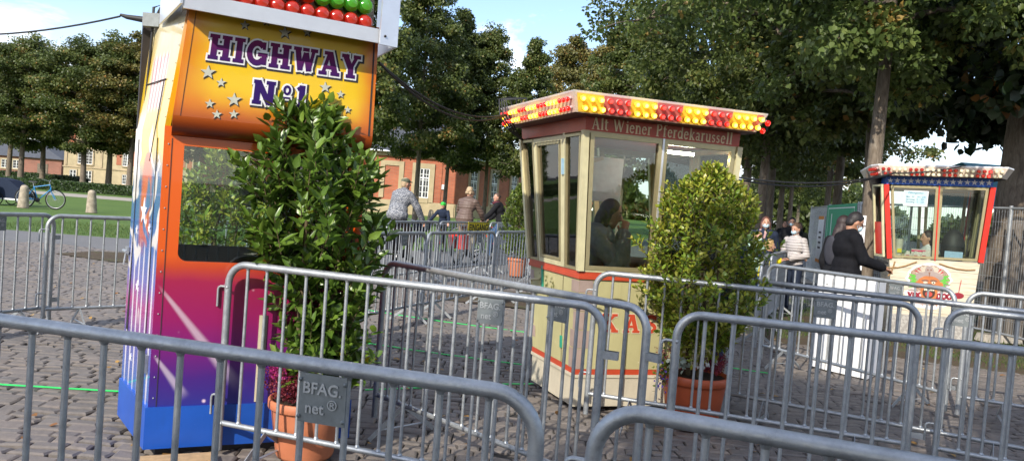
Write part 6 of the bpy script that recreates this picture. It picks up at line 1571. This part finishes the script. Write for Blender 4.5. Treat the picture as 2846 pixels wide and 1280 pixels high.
def puffer(n, c, rows=13):
    m, nt, b, out = new_mat(n); co = objco(nt); sp = nt.nodes.new('ShaderNodeSeparateXYZ'); nt.links.new(co, sp.inputs[0])
    z = mth(nt, 'ADD', sp.outputs[2], mth(nt, 'MULTIPLY', noise(nt, 6, 2, co), .02)); s_ = mth(nt, 'ABSOLUTE', mth(nt, 'SINE', mth(nt, 'MULTIPLY', z, math.pi*rows)))
    nt.links.new(mixc(nt, mrange(nt, s_, .0, .28), tuple(x*.7 for x in c), c), b.inputs['Base Color']); b.inputs['Roughness'].default_value = .5; bump(nt, b, s_, .7, .012); return m
def knit():
    m, nt, b, out = new_mat('mottled grey knit'); co = objco(nt); mp = nt.nodes.new('ShaderNodeMapping'); mp.inputs['Scale'].default_value = (1, 1, 2.2); nt.links.new(co, mp.inputs[0])
    n_ = noise(nt, 42, 3, mp.outputs[0], .7); nt.links.new(ramp(nt, [(.40, (.04, .05, .07)), (.52, (.2, .21, .23)), (.64, (.48, .47, .46))], n_), b.inputs['Base Color']); b.inputs['Roughness'].default_value = .95; bump(nt, b, n_, .6, .01); return m
def person(lb, loc, rz, scale=1.0, J=None, head=(0, 0), skinm='skin', top=None, topx=.022, bulk=1.0, coat=None, legs=None, shoes=None, hair=None, hstyle='short', mask=None, extra=None, sleeves=True, glasses=False, seat=0.0):
    """faces +Y locally; J moves joints: sh, el, wr, hp, kn, an as (x,y,z) for R and L"""
    root = thing('person', lb, 'person', (0, 0, 0))
    j = dict(pel=(0, 0, .95), wai=(0, 0, 1.08), che=(0, 0, 1.30), nek=(0, 0, 1.46), hea=(0, .025, 1.62),
             shR=(.17, 0, 1.41), shL=(-.17, 0, 1.41), elR=(.23, -.03, 1.13), elL=(-.23, -.03, 1.13), wrR=(.23, .06, .88), wrL=(-.23, .06, .88),
             hpR=(.09, 0, .92), hpL=(-.09, 0, .92), knR=(.10, .02, .50), knL=(-.10, .02, .50), anR=(.10, -.02, .09), anL=(-.10, -.02, .09))
    if J: j.update(J)
    j = {k: Vector(v) for k, v in j.items()}
    Hm = Euler((R(head[1]), 0, R(head[0]))).to_matrix(); H = j['hea']
    hp = lambda x, y, z: H+Hm@Vector((x, y, z))
    def along(a, b): return Vector((0, 0, 1)).rotation_difference((b-a)).to_matrix()
    pr = [('e', H, (.073, .092, .108), Hm), ('e', hp(0, .03, -.055), (.052, .058, .062), Hm), ('e', hp(0, .062, -.095), (.025, .022, .022), Hm), ('c', hp(0, .088, .01), .010, hp(0, .106, -.022), .014),
          ('e', hp(.074, 0, -.01), (.012, .02, .032), Hm), ('e', hp(-.074, 0, -.01), (.012, .02, .032), Hm), ('c', hp(0, -.02, -.07), .052, j['nek']-Vector((0, 0, .03)), .06)]
    Mt = along(j['wai'], j['che']); Mp = along(j['pel'], j['wai'])
    pr += [('e', (j['che']+j['nek'])/2, (.165, .085, .13), Mt), ('e', j['che'], (.15, .10, .15), Mt), ('e', j['wai'], (.128, .092, .13), Mt), ('e', j['pel'], (.155, .11, .12), Mp)]
    for s in 'RL':
        pr += [('c', j['sh'+s], .050, j['el'+s], .038), ('c', j['el'+s], .038, j['wr'+s], .026), ('c', j['hp'+s], .088, j['kn'+s], .056), ('c', j['kn'+s], .054, j['an'+s], .036)]
        d = (j['wr'+s]-j['el'+s]).normalized(); sgn = 1 if s == 'R' else -1
        side = d.cross(Vector((0, 0, 1))); side = side.normalized() if side.length > .1 else Vector((0, 1, 0)); up = side.cross(d).normalized()
        W_ = j['wr'+s]; pc = W_+d*.055
        pr += [('e', pc, (.038, .018, .045), Matrix((side, up, d)).transposed()), ('c', W_, .026, pc, .022)]
        for i_, (o_, l_) in enumerate(((-.028, .062), (-.010, .074), (.009, .070), (.027, .054))):
            a0 = pc+d*.035+side*o_; a1 = a0+d*l_*.5-up*.008; a2 = a1+d*l_*.38-up*.024
            pr += [('c', a0, .0105, a1, .0098), ('c', a1, .0098, a2, .0085)]
        t0_ = W_+d*.03-side*.03*sgn; pr += [('c', t0_, .013, t0_+d*.035-side*.028*sgn, .011), ('c', t0_+d*.035-side*.028*sgn, .011, t0_+d*.06-side*.026*sgn-up*.008, .009)]
    feet = []
    for s in 'RL':
        A_ = j['an'+s]; lo = (A_-j['kn'+s]).normalized(); fw = Vector((.12 if s == 'R' else -.12, 1, -.12 if abs(lo.z) > .6 else -.3)).normalized()
        if A_.z < .15: fw.z = 0; fw.normalize()
        hl_ = A_+Vector((0, 0, -.05))-fw*.045; to = A_+Vector((0, 0, -.055))+fw*.15
        pr.append(('c', hl_, .035, to, .03)); feet.append((A_, hl_, to, fw))
    e1, e2 = hp(.030, .088, .008), hp(-.030, .088, .008); lp = hp(0, .088, -.062)
    def asg(c):
        if (c-e1).length < .0125 or (c-e2).length < .0125: return 1
        if (c-lp).length < .019 and abs((Hm.transposed()@(c-lp)).z) < .009: return 2
        q = Hm.transposed()@(c-H)
        if q.y > .07 and .026 < q.z < .036 and .012 < abs(q.x) < .045: return 3
        return 0
    skin('body', pr, .0115, [M[skinm], M['eye'], M['lip'], M['brow']], root, 2, asg)
    # trousers
    if legs:
        pl = [('e', j['pel'], (.168*bulk**.5, .122, .12), Mp)]
        for s in 'RL': pl += [('c', j['hp'+s], .102, j['kn'+s], .074), ('c', j['kn'+s], .074, j['an'+s]+(j['kn'+s]-j['an'+s]).normalized()*.03, .060)]
        skin('trousers', pl, .016, legs, root, 2)
    if top:
        b = bulk; t = topx
        tl = [('e', (j['che']+j['nek'])/2-Vector((0, 0, .01)), ((.165+t)*b, (.085+t)*b, .115+t), Mt), ('e', j['che'], ((.15+t)*b, (.10+t)*b, .15+t), Mt), ('e', j['wai'], ((.135+t)*b, (.095+t)*b, .14+t), Mt), ('e', (j['pel']*.65+j['wai']*.35), ((.16+t)*b, (.115+t)*b, .10+t), Mp),
              ('c', j['nek']-Vector((0, 0, .02)), .06+t*.7, j['nek']+(H-j['nek'])*.12, .055+t*.6)]
        for s in 'RL': tl += [('e', j['sh'+s], (.045+t*.8, .05+t, .045+t*.8)), ('c', j['sh'+s], .046+t*.8, j['el'+s], .040+t*.8), ('c', j['el'+s], .040+t*.8, j['wr'+s]-(j['wr'+s]-j['el'+s]).normalized()*.012, .031+t*.7)]
        if coat:  # coat skirt down to height `coat`
            zc = coat; tl += [('c', j['pel'], .155*b, Vector((j['pel'].x, j['pel'].y, zc)), .165*b, .82)]
        skin('jacket', tl, .015, top, root, 2)
    if shoes:
        sl_ = []
        for A_, hl_, to, fw in feet: sl_ += [('c', hl_, .044, to, .040), ('c', A_, .05, hl_, .046)]
        skin('shoes', sl_, .012, shoes, root, 2)
    if hair:
        hl = [('e', hp(0, -.018, .022), (.083, .092, .102), Hm)]
        if hstyle == 'short': hl = [('e', hp(0, -.02, .030), (.081, .090, .098), Hm), ('e', hp(0, -.045, -.02), (.07, .06, .07), Hm), ('e', hp(0, .035, .080), (.05, .03, .022), Hm)]
        if hstyle == 'curly':
            rg = random.Random(5); hl = [('e', hp(0, -.02, .03), (.085, .095, .1), Hm)]+[('e', hp(.085*math.cos(a)*math.cos(b_), -.02+.095*math.sin(a)*math.cos(b_), .03+.10*math.sin(b_)), (.022, .022, .022)) for a, b_ in [(rg.uniform(0, 6.28), rg.uniform(-.6, 1.4)) for _ in range(70)] if not (math.sin(a)*math.cos(b_) > .5 and math.sin(b_) < .6)]
        if hstyle == 'bob': hl += [('e', hp(0, -.05, -.06), (.088, .065, .12), Hm), ('c', hp(.065, -.01, .0), .032, hp(.07, -.0, -.13), .025), ('c', hp(-.065, -.01, 0), .032, hp(-.07, 0, -.13), .025)]
        if hstyle == 'long': hl += [('e', hp(0, -.055, -.08), (.082, .055, .13), Hm), ('c', hp(.06, -.02, .0), .030, hp(.065, -.03, -.2), .022), ('c', hp(-.06, -.02, 0), .030, hp(-.065, -.03, -.2), .022), ('c', hp(0, -.07, -.1), .06, hp(0, -.11, -.33), .045)]
        if hstyle == 'bun': hl = [('e', hp(0, -.02, .025), (.079, .09, .098), Hm), ('e', hp(0, -.11, .03), (.035, .035, .035), Hm)]
        skin('hair', hl, .010, hair, root, 1)
    if mask:
        ml = [('e', hp(0, .066, -.045), (.053, .048, .046), Hm)]
        mo_ = skin('face_mask', ml, .009, mask, root, 2)
        lp_ = MB()
        for s in (-1, 1): lp_.tube([hp(s*.045, .07, -.03), hp(s*.072, .02, -.02), hp(s*.078, -.01, -.015)], .0025, 5); lp_.tube([hp(s*.045, .06, -.07), hp(s*.07, .02, -.04), hp(s*.078, -.01, -.015)], .0025, 5)
        lp_.build('ear_loop', mask, mo_, origin=(0, 0, 0))
    if glasses:
        g = MB()
        for s in (-1, 1): g.tube([hp(s*.031+.021*math.cos(a), .104, .006+.015*math.sin(a)) for a in [k*math.pi/5 for k in range(10)]], .0028, 5, closed=True); g.tube([hp(s*.05, .1, .01), hp(s*.078, .0, .008)], .0028, 5)
        g.tube([hp(-.01, .106, .008), hp(.01, .106, .008)], .0028, 5); g.build('glasses', M['black'], root, origin=(0, 0, 0))
    if extra: extra(root, j, hp, Hm)
    root.location = (*loc, seat); root.rotation_euler = (0, 0, rz); root.scale = (scale,)*3
    return root
def hood(m, r=.1):
    def f(root, j, hp, Hm):
        n = j['nek']; skin('hood', [('c', n+Vector((-.10, -.02, -.02)), .042, n+Vector((0, -.11, -.05)), .055), ('c', n+Vector((.10, -.02, -.02)), .042, n+Vector((0, -.11, -.05)), .055), ('c', n+Vector((-.09, .0, 0)), .035, n+Vector((-.05, .08, -.04)), .025), ('c', n+Vector((.09, .0, 0)), .035, n+Vector((.05, .08, -.04)), .025), ('e', n+Vector((0, -.12, -.10)), (.11, .045, .07))], .012, m, root, 2)
    return f
K = {n: cloth(n, c, v) for n, c, v in (('lightened charcoal fleece', (.26, .28, .28), .2), ('black wool coat', (.009, .009, .011), .25), ('dark brown trousers', (.035, .025, .022), .15), ('navy cloth', (.02, .028, .05), .2), ('blue jeans', (.05, .10, .2), .3), ('beige trousers', (.3, .25, .17), .12), ('black cloth', (.014, .014, .016), .2), ('olive cloth', (.06, .065, .045), .2), ('grey fleece', (.3, .32, .3), .2), ('white printed shirt', (.6, .6, .6), .2), ('pink scarf', (.45, .28, .26), .2), ('yellow raincoat', (.68, .55, .02), .06), ('sand hood', (.36, .32, .22), .12), ('dark red scarf', (.12, .03, .04), .5), ('teal child shirt', (.3, .42, .35), .1))}  # seated woman's fleece coloured lighter than charcoal to offset dim light behind glass
HR = {n: hairmat(n+' hair', c) for n, c in (('dark brown', (.028, .014, .012)), ('black', (.015, .011, .010)), ('mid brown', (.09, .05, .03)), ('blond', (.42, .27, .11)), ('grey blond', (.40, .29, .17)), ('auburn', (.12, .05, .035)))}
M['maskblue'] = mat('surgical mask', (.50, .66, .74), .8, 0, .05); M['maskgreen'] = mat('pale green mask', (.5, .68, .6), .8, 0, .05)
SH = mat('dark shoes', (.03, .03, .03), .6, 0, .2)
def RZ(dx, dy): return math.atan2(-dx, dy)
# ---- riders
ride = lambda lean=.0, foot=True: dict(pel=(0, -.22, 1.02), wai=(0, -.20+lean*.3, 1.16), che=(0, -.12+lean*.6, 1.38), nek=(0, -.06+lean, 1.54), hea=(0, -.02+lean*1.1, 1.70), shR=(.18, -.09+lean, 1.48), shL=(-.18, -.09+lean, 1.48),
     elR=(.29, .05+lean, 1.24), elL=(-.29, .05+lean, 1.24), wrR=(.29, .22, 1.09), wrL=(-.29, .22, 1.09), hpR=(.09, -.18, .98), hpL=(-.09, -.18, .98), knR=(.12, .14, .66), knL=(-.14, .02, .53), anR=(.12, .06, .26), anL=(-.2, .02, .10))
def cap(root, j, hp, Hm):
    skin('cap', [('e', hp(0, -.01, .055), (.088, .10, .065), Hm), ('e', hp(0, .10, .045), (.06, .055, .012), Hm)], .010, cloth('olive cap', (.11, .12, .08)), root, 2)
man = (-2.42, 17.25); hd = RZ(.55, .83)
bicycle('dark bicycle ridden by the man in the grey mottled sweater', man, hd, M['dark'], 1.04, bag=K['black cloth'], basket=K['navy cloth'])
person('man in a mottled grey sweater and olive cap on a bicycle, seen from behind', man, hd, 1.10, dict(ride(.0), wrL=(-.29, .16, 1.03), wrR=(.29, .22, 1.0), elL=(-.32, -.02, 1.2)), (-22, -2), 'skin', knit(), .045, 1.22, None, K['dark brown trousers'], SH, HR['grey blond'], 'short', extra=cap)
wo = (-1.13, 19.6); hw_ = RZ(.35, .94)
bicycle('bicycle with red panniers ridden by the woman in the brown quilted jacket', wo, hw_, M['dark'], 1.02, True, bag=M['tred'], basket=K['black cloth'])
person('woman in a brown quilted jacket with sand coloured hood on a bicycle, seen from behind', wo, hw_, 1.06, ride(.03), (-50, 0), 'skin', puffer('brown quilted jacket', (.13, .085, .065), 15), .045, 1.12, None, K['beige trousers'], SH, HR['grey blond'], 'curly', extra=hood(K['sand hood']))
w2 = (-.52, 21.9); h2 = RZ(-.95, .25)
bicycle('bicycle with yellow pannier under the woman with the scarf', w2, h2, M['dark'], 1.0, True, basket=M['signyel'])
def scarf(root, j, hp, Hm):
    n = j['nek']; k = 14; g = MB(); g.tube([(n.x+.10*math.cos(2*math.pi*i/k), n.y+.02+.09*math.sin(2*math.pi*i/k), n.z+.01+.01*math.sin(i)) for i in range(k)], .042, 8, closed=True); g.build('scarf', K['dark red scarf'], root, origin=(0, 0, 0))
person('woman in a black coat with dark red scarf on a bicycle, facing left', w2, h2, 1.03, ride(.0), (50, 0), 'skin', K['black cloth'], .04, 1.1, .9, K['blue jeans'], SH, HR['mid brown'], 'bun', extra=scarf)
def helmet(root, j, hp, Hm):
    q = MB(); hs = skin('helmet', [('e', hp(0, -.005, .055), (.105, .125, .085), Hm)], .012, mat('bright green helmet', (.04, .62, .06), .35, 0, .03), root, 2)
    for a in (-.055, 0, .055):
        for y in (-.06, .0, .06): q.ball(hp(a, y, .055+.088*math.sqrt(max(.05, 1-(a/.105)**2-(y/.125)**2))), .015, 8)
        for z in (.05, .085): q.ball(hp(a*1.1, .122*math.sqrt(max(0, 1-(a/.12)**2-((z-.055)/.09)**2))+.002, z), .013, 8)
    q.build('vent', M['black'], hs, origin=(0, 0, 0))
ch = (-2.12, 23.2); hc = RZ(-.12, -1)
bicycle('red child bicycle ridden by the child in the green helmet', ch, hc, M['tred'], .82)
person('child in a navy jacket and bright green helmet on a bicycle, facing the camera', ch, hc, .82, dict(ride(.0), elR=(.34, .02, 1.25), elL=(-.26, .05, 1.24), wrR=(.42, .18, 1.12)), (-8, 4), 'skin', K['navy cloth'], .03, 1.0, None, K['black cloth'], SH, HR['mid brown'], 'short', extra=helmet)
for x, y, a, m_, lb_ in ((-1.2, 25.5, 1.2, M['dark'], 'dark bicycle parked just right of the child in the green helmet'), (-.55, 24.3, 1.45, M['tred'], 'bicycle parked behind the woman in the brown jacket')):
    bicycle(lb_, (x, y), a, m_, 1.0)
bicycle('blue mountain bike leaning behind a stone bollard on the lawn', (-18.75, 30.5), RZ(1, .12), mat('bright blue frame', (.02, .22, .5), .3), 1.06, fenders=False)
bicycle('bicycle parked at the foot of the sandstone palace', (-41.9, 103.2), RZ(1, 0), M['dark'], 1.1)
bicycle('second bicycle parked at the foot of the palace near the orange booth', (-37.6, 103.2), RZ(1, 0), M['dark'], 1.1)
tr = thing('bike_trailer', 'dark blue covered bike trailer at the left edge of the lawn', 'bike trailer', (-20.6, 31.2, 0))
mb = MB(); mb.poly([(-21.2, 30.9, .28), (-19.55, 30.9, .28), (-19.5, 30.9, .5), (-20.2, 30.9, 1.0), (-20.7, 30.9, 1.08), (-21.2, 30.9, 1.0)], (0, .75, 0)); mb.build('cover', K['navy cloth'], tr)
mb = MB(); mb.box(-21.2, -19.5, 30.86, 31.7, .22, .28); mb.build('white_rim', M['white'], tr)
for y in (30.82, 31.75): mb = MB(); mb.tube([(-20.6+.25*math.cos(a), y, .25+.25*math.sin(a)) for a in [k*math.pi/12 for k in range(24)]], .02, 6, closed=True); mb.build('wheel', M['tyre'], tr)

# ---- people on foot
def phone(p, d=(0, 0, 0)):
    def f(root, j, hp, Hm):
        c = (j['wrR']+j['wrL'])/2+Vector(p); g = MB(); g.box(c.x-.035, c.x+.035, c.y-.06, c.y+.06, c.z-.005, c.z+.007); g.build('phone', M['black'], None)
    return f
def lay(nm, wp, rz, size, m, lb, cat):
    g = MB(); g.box(-size[0]/2, size[0]/2, -size[1]/2, size[1]/2, -size[2]/2, size[2]/2); o = g.build(nm, m); o.location = wp; o.rotation_euler = rz; tag(o, lb, cat); return o
person('man in a long black coat with mask and glasses reaching towards the tiki booth', (4.23, 9.75), RZ(.93, .05), 1.07, dict(hea=(0, .07, 1.60), nek=(0, .03, 1.455), elR=(.22, .10, 1.17), elL=(-.22, .12, 1.17), wrR=(.16, .36, 1.10), wrL=(-.16, .38, 1.13)), (-6, -26), 'skin2', K['black wool coat'], .035, 1.15, .62, K['black cloth'], SH, HR['black'], 'short', M['maskblue'], glasses=True)
lay('wallet', (4.70, 9.77, 1.25), (.3, .2, 0), (.12, .08, .02), M['black'], 'small black wallet in the hands of the man in black', 'wallet')
def straps(root, j, hp, Hm):
    skin('backpack', [('e', j['che']+Vector((0, -.12, -.02)), (.12, .05, .2))], .015, mat('grey backpack', (.05, .05, .06), .8), root, 1)
person('woman with long dark hair and grey backpack behind the man in black', (4.40, 10.4), RZ(.9, .3), 1.03, dict(hea=(0, .05, 1.63)), (0, -10), 'skin', K['black cloth'], .03, 1.05, .8, K['black cloth'], SH, HR['dark brown'], 'long', extra=straps)
person('boy in a pale grey puffer jacket and mask looking at his phone', (5.13, 14.0), RZ(-.75, -.6), .955, dict(elR=(.25, -.02, 1.14), elL=(-.25, -.02, 1.14), wrR=(.07, .23, 1.08), wrL=(-.07, .24, 1.06)), (0, -12), 'skin', puffer('pale grey puffer', (.46, .42, .40), 19), .028, .98, None, K['navy cloth'], SH, HR['mid brown'], 'short', M['maskblue'])
lay('phone', (4.93, 13.84, 1.045), (.4, 0, .9), (.075, .15, .012), M['black'], 'dark phone in the hands of the boy in the puffer jacket', 'phone')
person('woman with auburn hair, mask and pink scarf standing right of the variegated shrub', (4.68, 14.35), RZ(-.2, -1), 1.0, None, (0, -5), 'skin', K['navy cloth'], .04, 1.1, .85, K['blue jeans'], SH, HR['auburn'], 'bob', M['maskblue'], extra=lambda r_, j, hp, Hm: skin('scarf', [('c', j['nek']+Vector((-.08, .03, 0)), .045, j['nek']+Vector((.08, .04, 0)), .045), ('c', j['nek']+Vector((.0, .08, -.02)), .045, j['nek']+Vector((.02, .11, -.12)), .04)], .012, K['pink scarf'], r_, 1))
person('blond girl with pale green mask beside the masked woman', (4.33, 13.6), RZ(-.1, -1), .84, None, (10, 0), 'skin', K['teal child shirt'], .03, 1.05, None, K['blue jeans'], SH, HR['blond'], 'long', M['maskgreen'])
person('blond child in a yellow and navy rain jacket leaning on the barrier', (4.20, 12.75), RZ(.8, -.3), .78, dict(hea=(0, .08, 1.60), elR=(.24, .14, 1.22), elL=(-.24, .14, 1.22), wrR=(.14, .30, 1.30), wrL=(-.14, .32, 1.32)), (0, -5), 'skin', K['yellow raincoat'], .025, 1.0, None, K['navy cloth'], SH, HR['blond'], 'curly', extra=lambda r_, j, hp, Hm: skin('navy_yoke', [('e', (j['che']+j['nek'])/2+Vector((0, 0, .0)), (.225, .15, .135)), ('c', j['shR'], .092, j['shR']*.6+j['elR']*.4, .09), ('c', j['shL'], .092, j['shL']*.6+j['elL']*.4, .09)], .012, K['navy cloth'], r_, 1))
person('man in black with mask pushing a stroller far behind the boy', (6.95, 19.3), RZ(-.35, -1), 1.04, dict(elR=(.24, .1, 1.15), elL=(-.24, .1, 1.15), wrR=(.2, .33, 1.05), wrL=(-.2, .33, 1.05)), (0, -5), 'skin', K['black cloth'], .04, 1.1, None, K['black cloth'], SH, HR['black'], 'short', M['maskblue'])
person('woman in olive with mask walking beside the stroller', (7.35, 19.9), RZ(-.35, -1), .98, None, (0, 0), 'skin', K['olive cloth'], .035, 1.1, None, K['black cloth'], SH, HR['mid brown'], 'bob', M['maskblue'])
st = thing('stroller', 'dark stroller pushed by the couple far behind the boy', 'stroller', (6.78, 18.75, 0))
skin('seat', [('e', (0, 0, .62), (.22, .34, .2)), ('e', (0, .14, .85), (.21, .24, .18))], .02, K['black cloth'], st, 2)
for x in (-.25, .25):
    for y in (-.35, .35): g = MB(); g.tube([(x, y+.13*math.cos(a), .14+.13*math.sin(a)) for a in [k*math.pi/10 for k in range(20)]], .02, 6, closed=True); g.tube([(x-.02, y, .14), (x+.02, y, .14)], .04, 8); g.build('wheel', M['tyre'], st, origin=(0, 0, 0))
g = MB()
for x in (-.24, .24): g.tube([(x, -.35, .14), (x, .2, .6), (x, .55, 1.03)], .012, 6); g.tube([(x, .35, .14), (x, -.2, .6)], .012, 6)
g.tube([(-.24, .55, 1.03), (.24, .55, 1.03)], .014, 6); g.build('frame', M['dark'], st, origin=(0, 0, 0))
for i, (x, y, c, hs) in enumerate(((9.5, 27, 'blue jeans', 'short'), (8.6, 24.5, 'black cloth', 'bob'))):
    person(('distant walker in blue on the avenue' if i == 0 else 'distant walker in black on the avenue'), (x, y), RZ(-.3, -1), 1.0, None, (0, 0), 'skin', K['navy cloth' if i == 0 else 'black cloth'], .035, 1.1, None, K[c], SH, HR['mid brown'], hs)
def bag_(root, j, hp, Hm):
    skin('backpack', [('e', j['che']+Vector((0, -.16, -.2)), (.14, .09, .2)), ('c', j['che']+Vector((-.08, -.16, -.34)), .06, j['che']+Vector((.08, -.16, -.34)), .06)], .015, mat('dark blue backpack', (.02, .03, .045), .8), root, 1)
person('person in jeans and dark jacket with dark backpack mostly hidden behind the variegated shrub', (1.93, 6.78), RZ(-.9, .35), .98, dict(hea=(0, .07, 1.60), elR=(.22, .12, 1.15), elL=(-.22, .12, 1.15), wrR=(.15, .33, 1.10), wrL=(-.15, .33, 1.10)), (0, -10), 'skin', K['navy cloth'], .04, 1.12, None, K['blue jeans'], SH, HR['mid brown'], 'short', extra=bag_)

# ---- woman seated inside the carousel booth, seen from behind left, hand raised to her head
stool = thing('swivel_stool', 'black stool under the woman in the carousel booth', 'stool', (.68, 6.86, .065))
g = MB(); g.lathe([(.001, .62), (.19, .62), (.2, .66), (.18, .70), (.001, .70)], (0, 0, 0), 20); g.build('seat', M['black'], stool, origin=(0, 0, 0))
g = MB(); g.tube([(0, 0, .03), (0, 0, .64)], .025, 8); g.lathe([(.001, 0), (.2, 0), (.2, .02), (.03, .04)], (0, 0, 0), 18); g.build('column', M['chrome'], stool, origin=(0, 0, 0))
def cuff(root, j, hp, Hm):
    hood(K['lightened charcoal fleece'])(root, j, hp, Hm)
    w = j['wrL']; e = j['elL']; w2_ = j['wrR']; e2_ = j['elR']
    skin('grey_sleeve', [('c', e*1.0+(e-w)*.05, .088, w*.55+e*.45, .078)], .012, K['grey fleece'], root, 1)
    skin('grey_sleeve', [('c', e2_, .092, w2_*.6+e2_*.4, .078)], .012, K['grey fleece'], root, 1)
    skin('quilted_vest', [('e', j['che']+Vector((-.02, -.10, -.20)), (.18, .09, .17)), ('e', j['wai']+Vector((0, -.06, -.04)), (.18, .12, .18))], .015, puffer('black quilted vest', (.02, .022, .03), 9), root, 1)
person('seated woman in lightened charcoal hooded fleece inside the carousel booth, hand to her face', (.66, 6.80), RZ(.85, -.30), 1.04,
       dict(pel=(0, -.02, .80), wai=(0, .0, .95), che=(0, .06, 1.17), nek=(0, .12, 1.33), hea=(0, .19, 1.475), shR=(.18, .10, 1.27), shL=(-.18, .10, 1.27), elR=(.25, .34, 1.06), wrR=(.09, .33, 1.31), elL=(-.24, .25, 1.02), wrL=(-.12, .46, 1.06),
            hpR=(.10, .0, .78), hpL=(-.10, .0, .78), knR=(.13, .30, .72), knL=(-.13, .30, .72), anR=(.12, .30, .30), anL=(-.12, .30, .30)), (8, -18), 'skin', K['lightened charcoal fleece'], .05, 1.12, None, K['black cloth'], SH, HR['dark brown'], 'bob', extra=cuff, seat=.065)
# ---- cashier in the tiki booth
person('woman with long dark hair and white printed shirt inside the tiki booth, facing left', (6.42, 11.86), RZ(-.95, .1), .98,
       dict(pel=(0, -.02, .85), wai=(0, 0, .98), che=(0, .02, 1.2), nek=(0, .03, 1.36), hea=(0, .06, 1.51), shR=(.16, 0, 1.30), shL=(-.16, 0, 1.30), elR=(.2, .12, 1.06), elL=(-.2, .12, 1.06), wrR=(.12, .3, 1.08), wrL=(-.12, .3, 1.08), hpR=(.1, 0, .85), hpL=(-.1, 0, .85), knR=(.12, .12, .48), knL=(-.12, .12, .48), anR=(.1, 0, .09), anL=(-.1, 0, .09)), (0, -8), 'skin', K['white printed shirt'], .02, 1.05, None, K['black cloth'], SH, HR['dark brown'], 'long', seat=.1)
# off-frame tree behind the viewer that shades the foreground
for x, y, r_, lb in ((-3.3, -4.9, 0, 'linden behind the viewpoint that shades the nearest barriers'), (-1.0, -5.6, 2, 'second linden behind the viewpoint shading the closest rail')):
    tk = copy_tree(TK['mid1']); tk.location = (x, y, 0); tk.scale = (.62,)*3; tk.rotation_euler = (0, 0, r_); tk['label'] = lb; tk['category'] = 'tree'
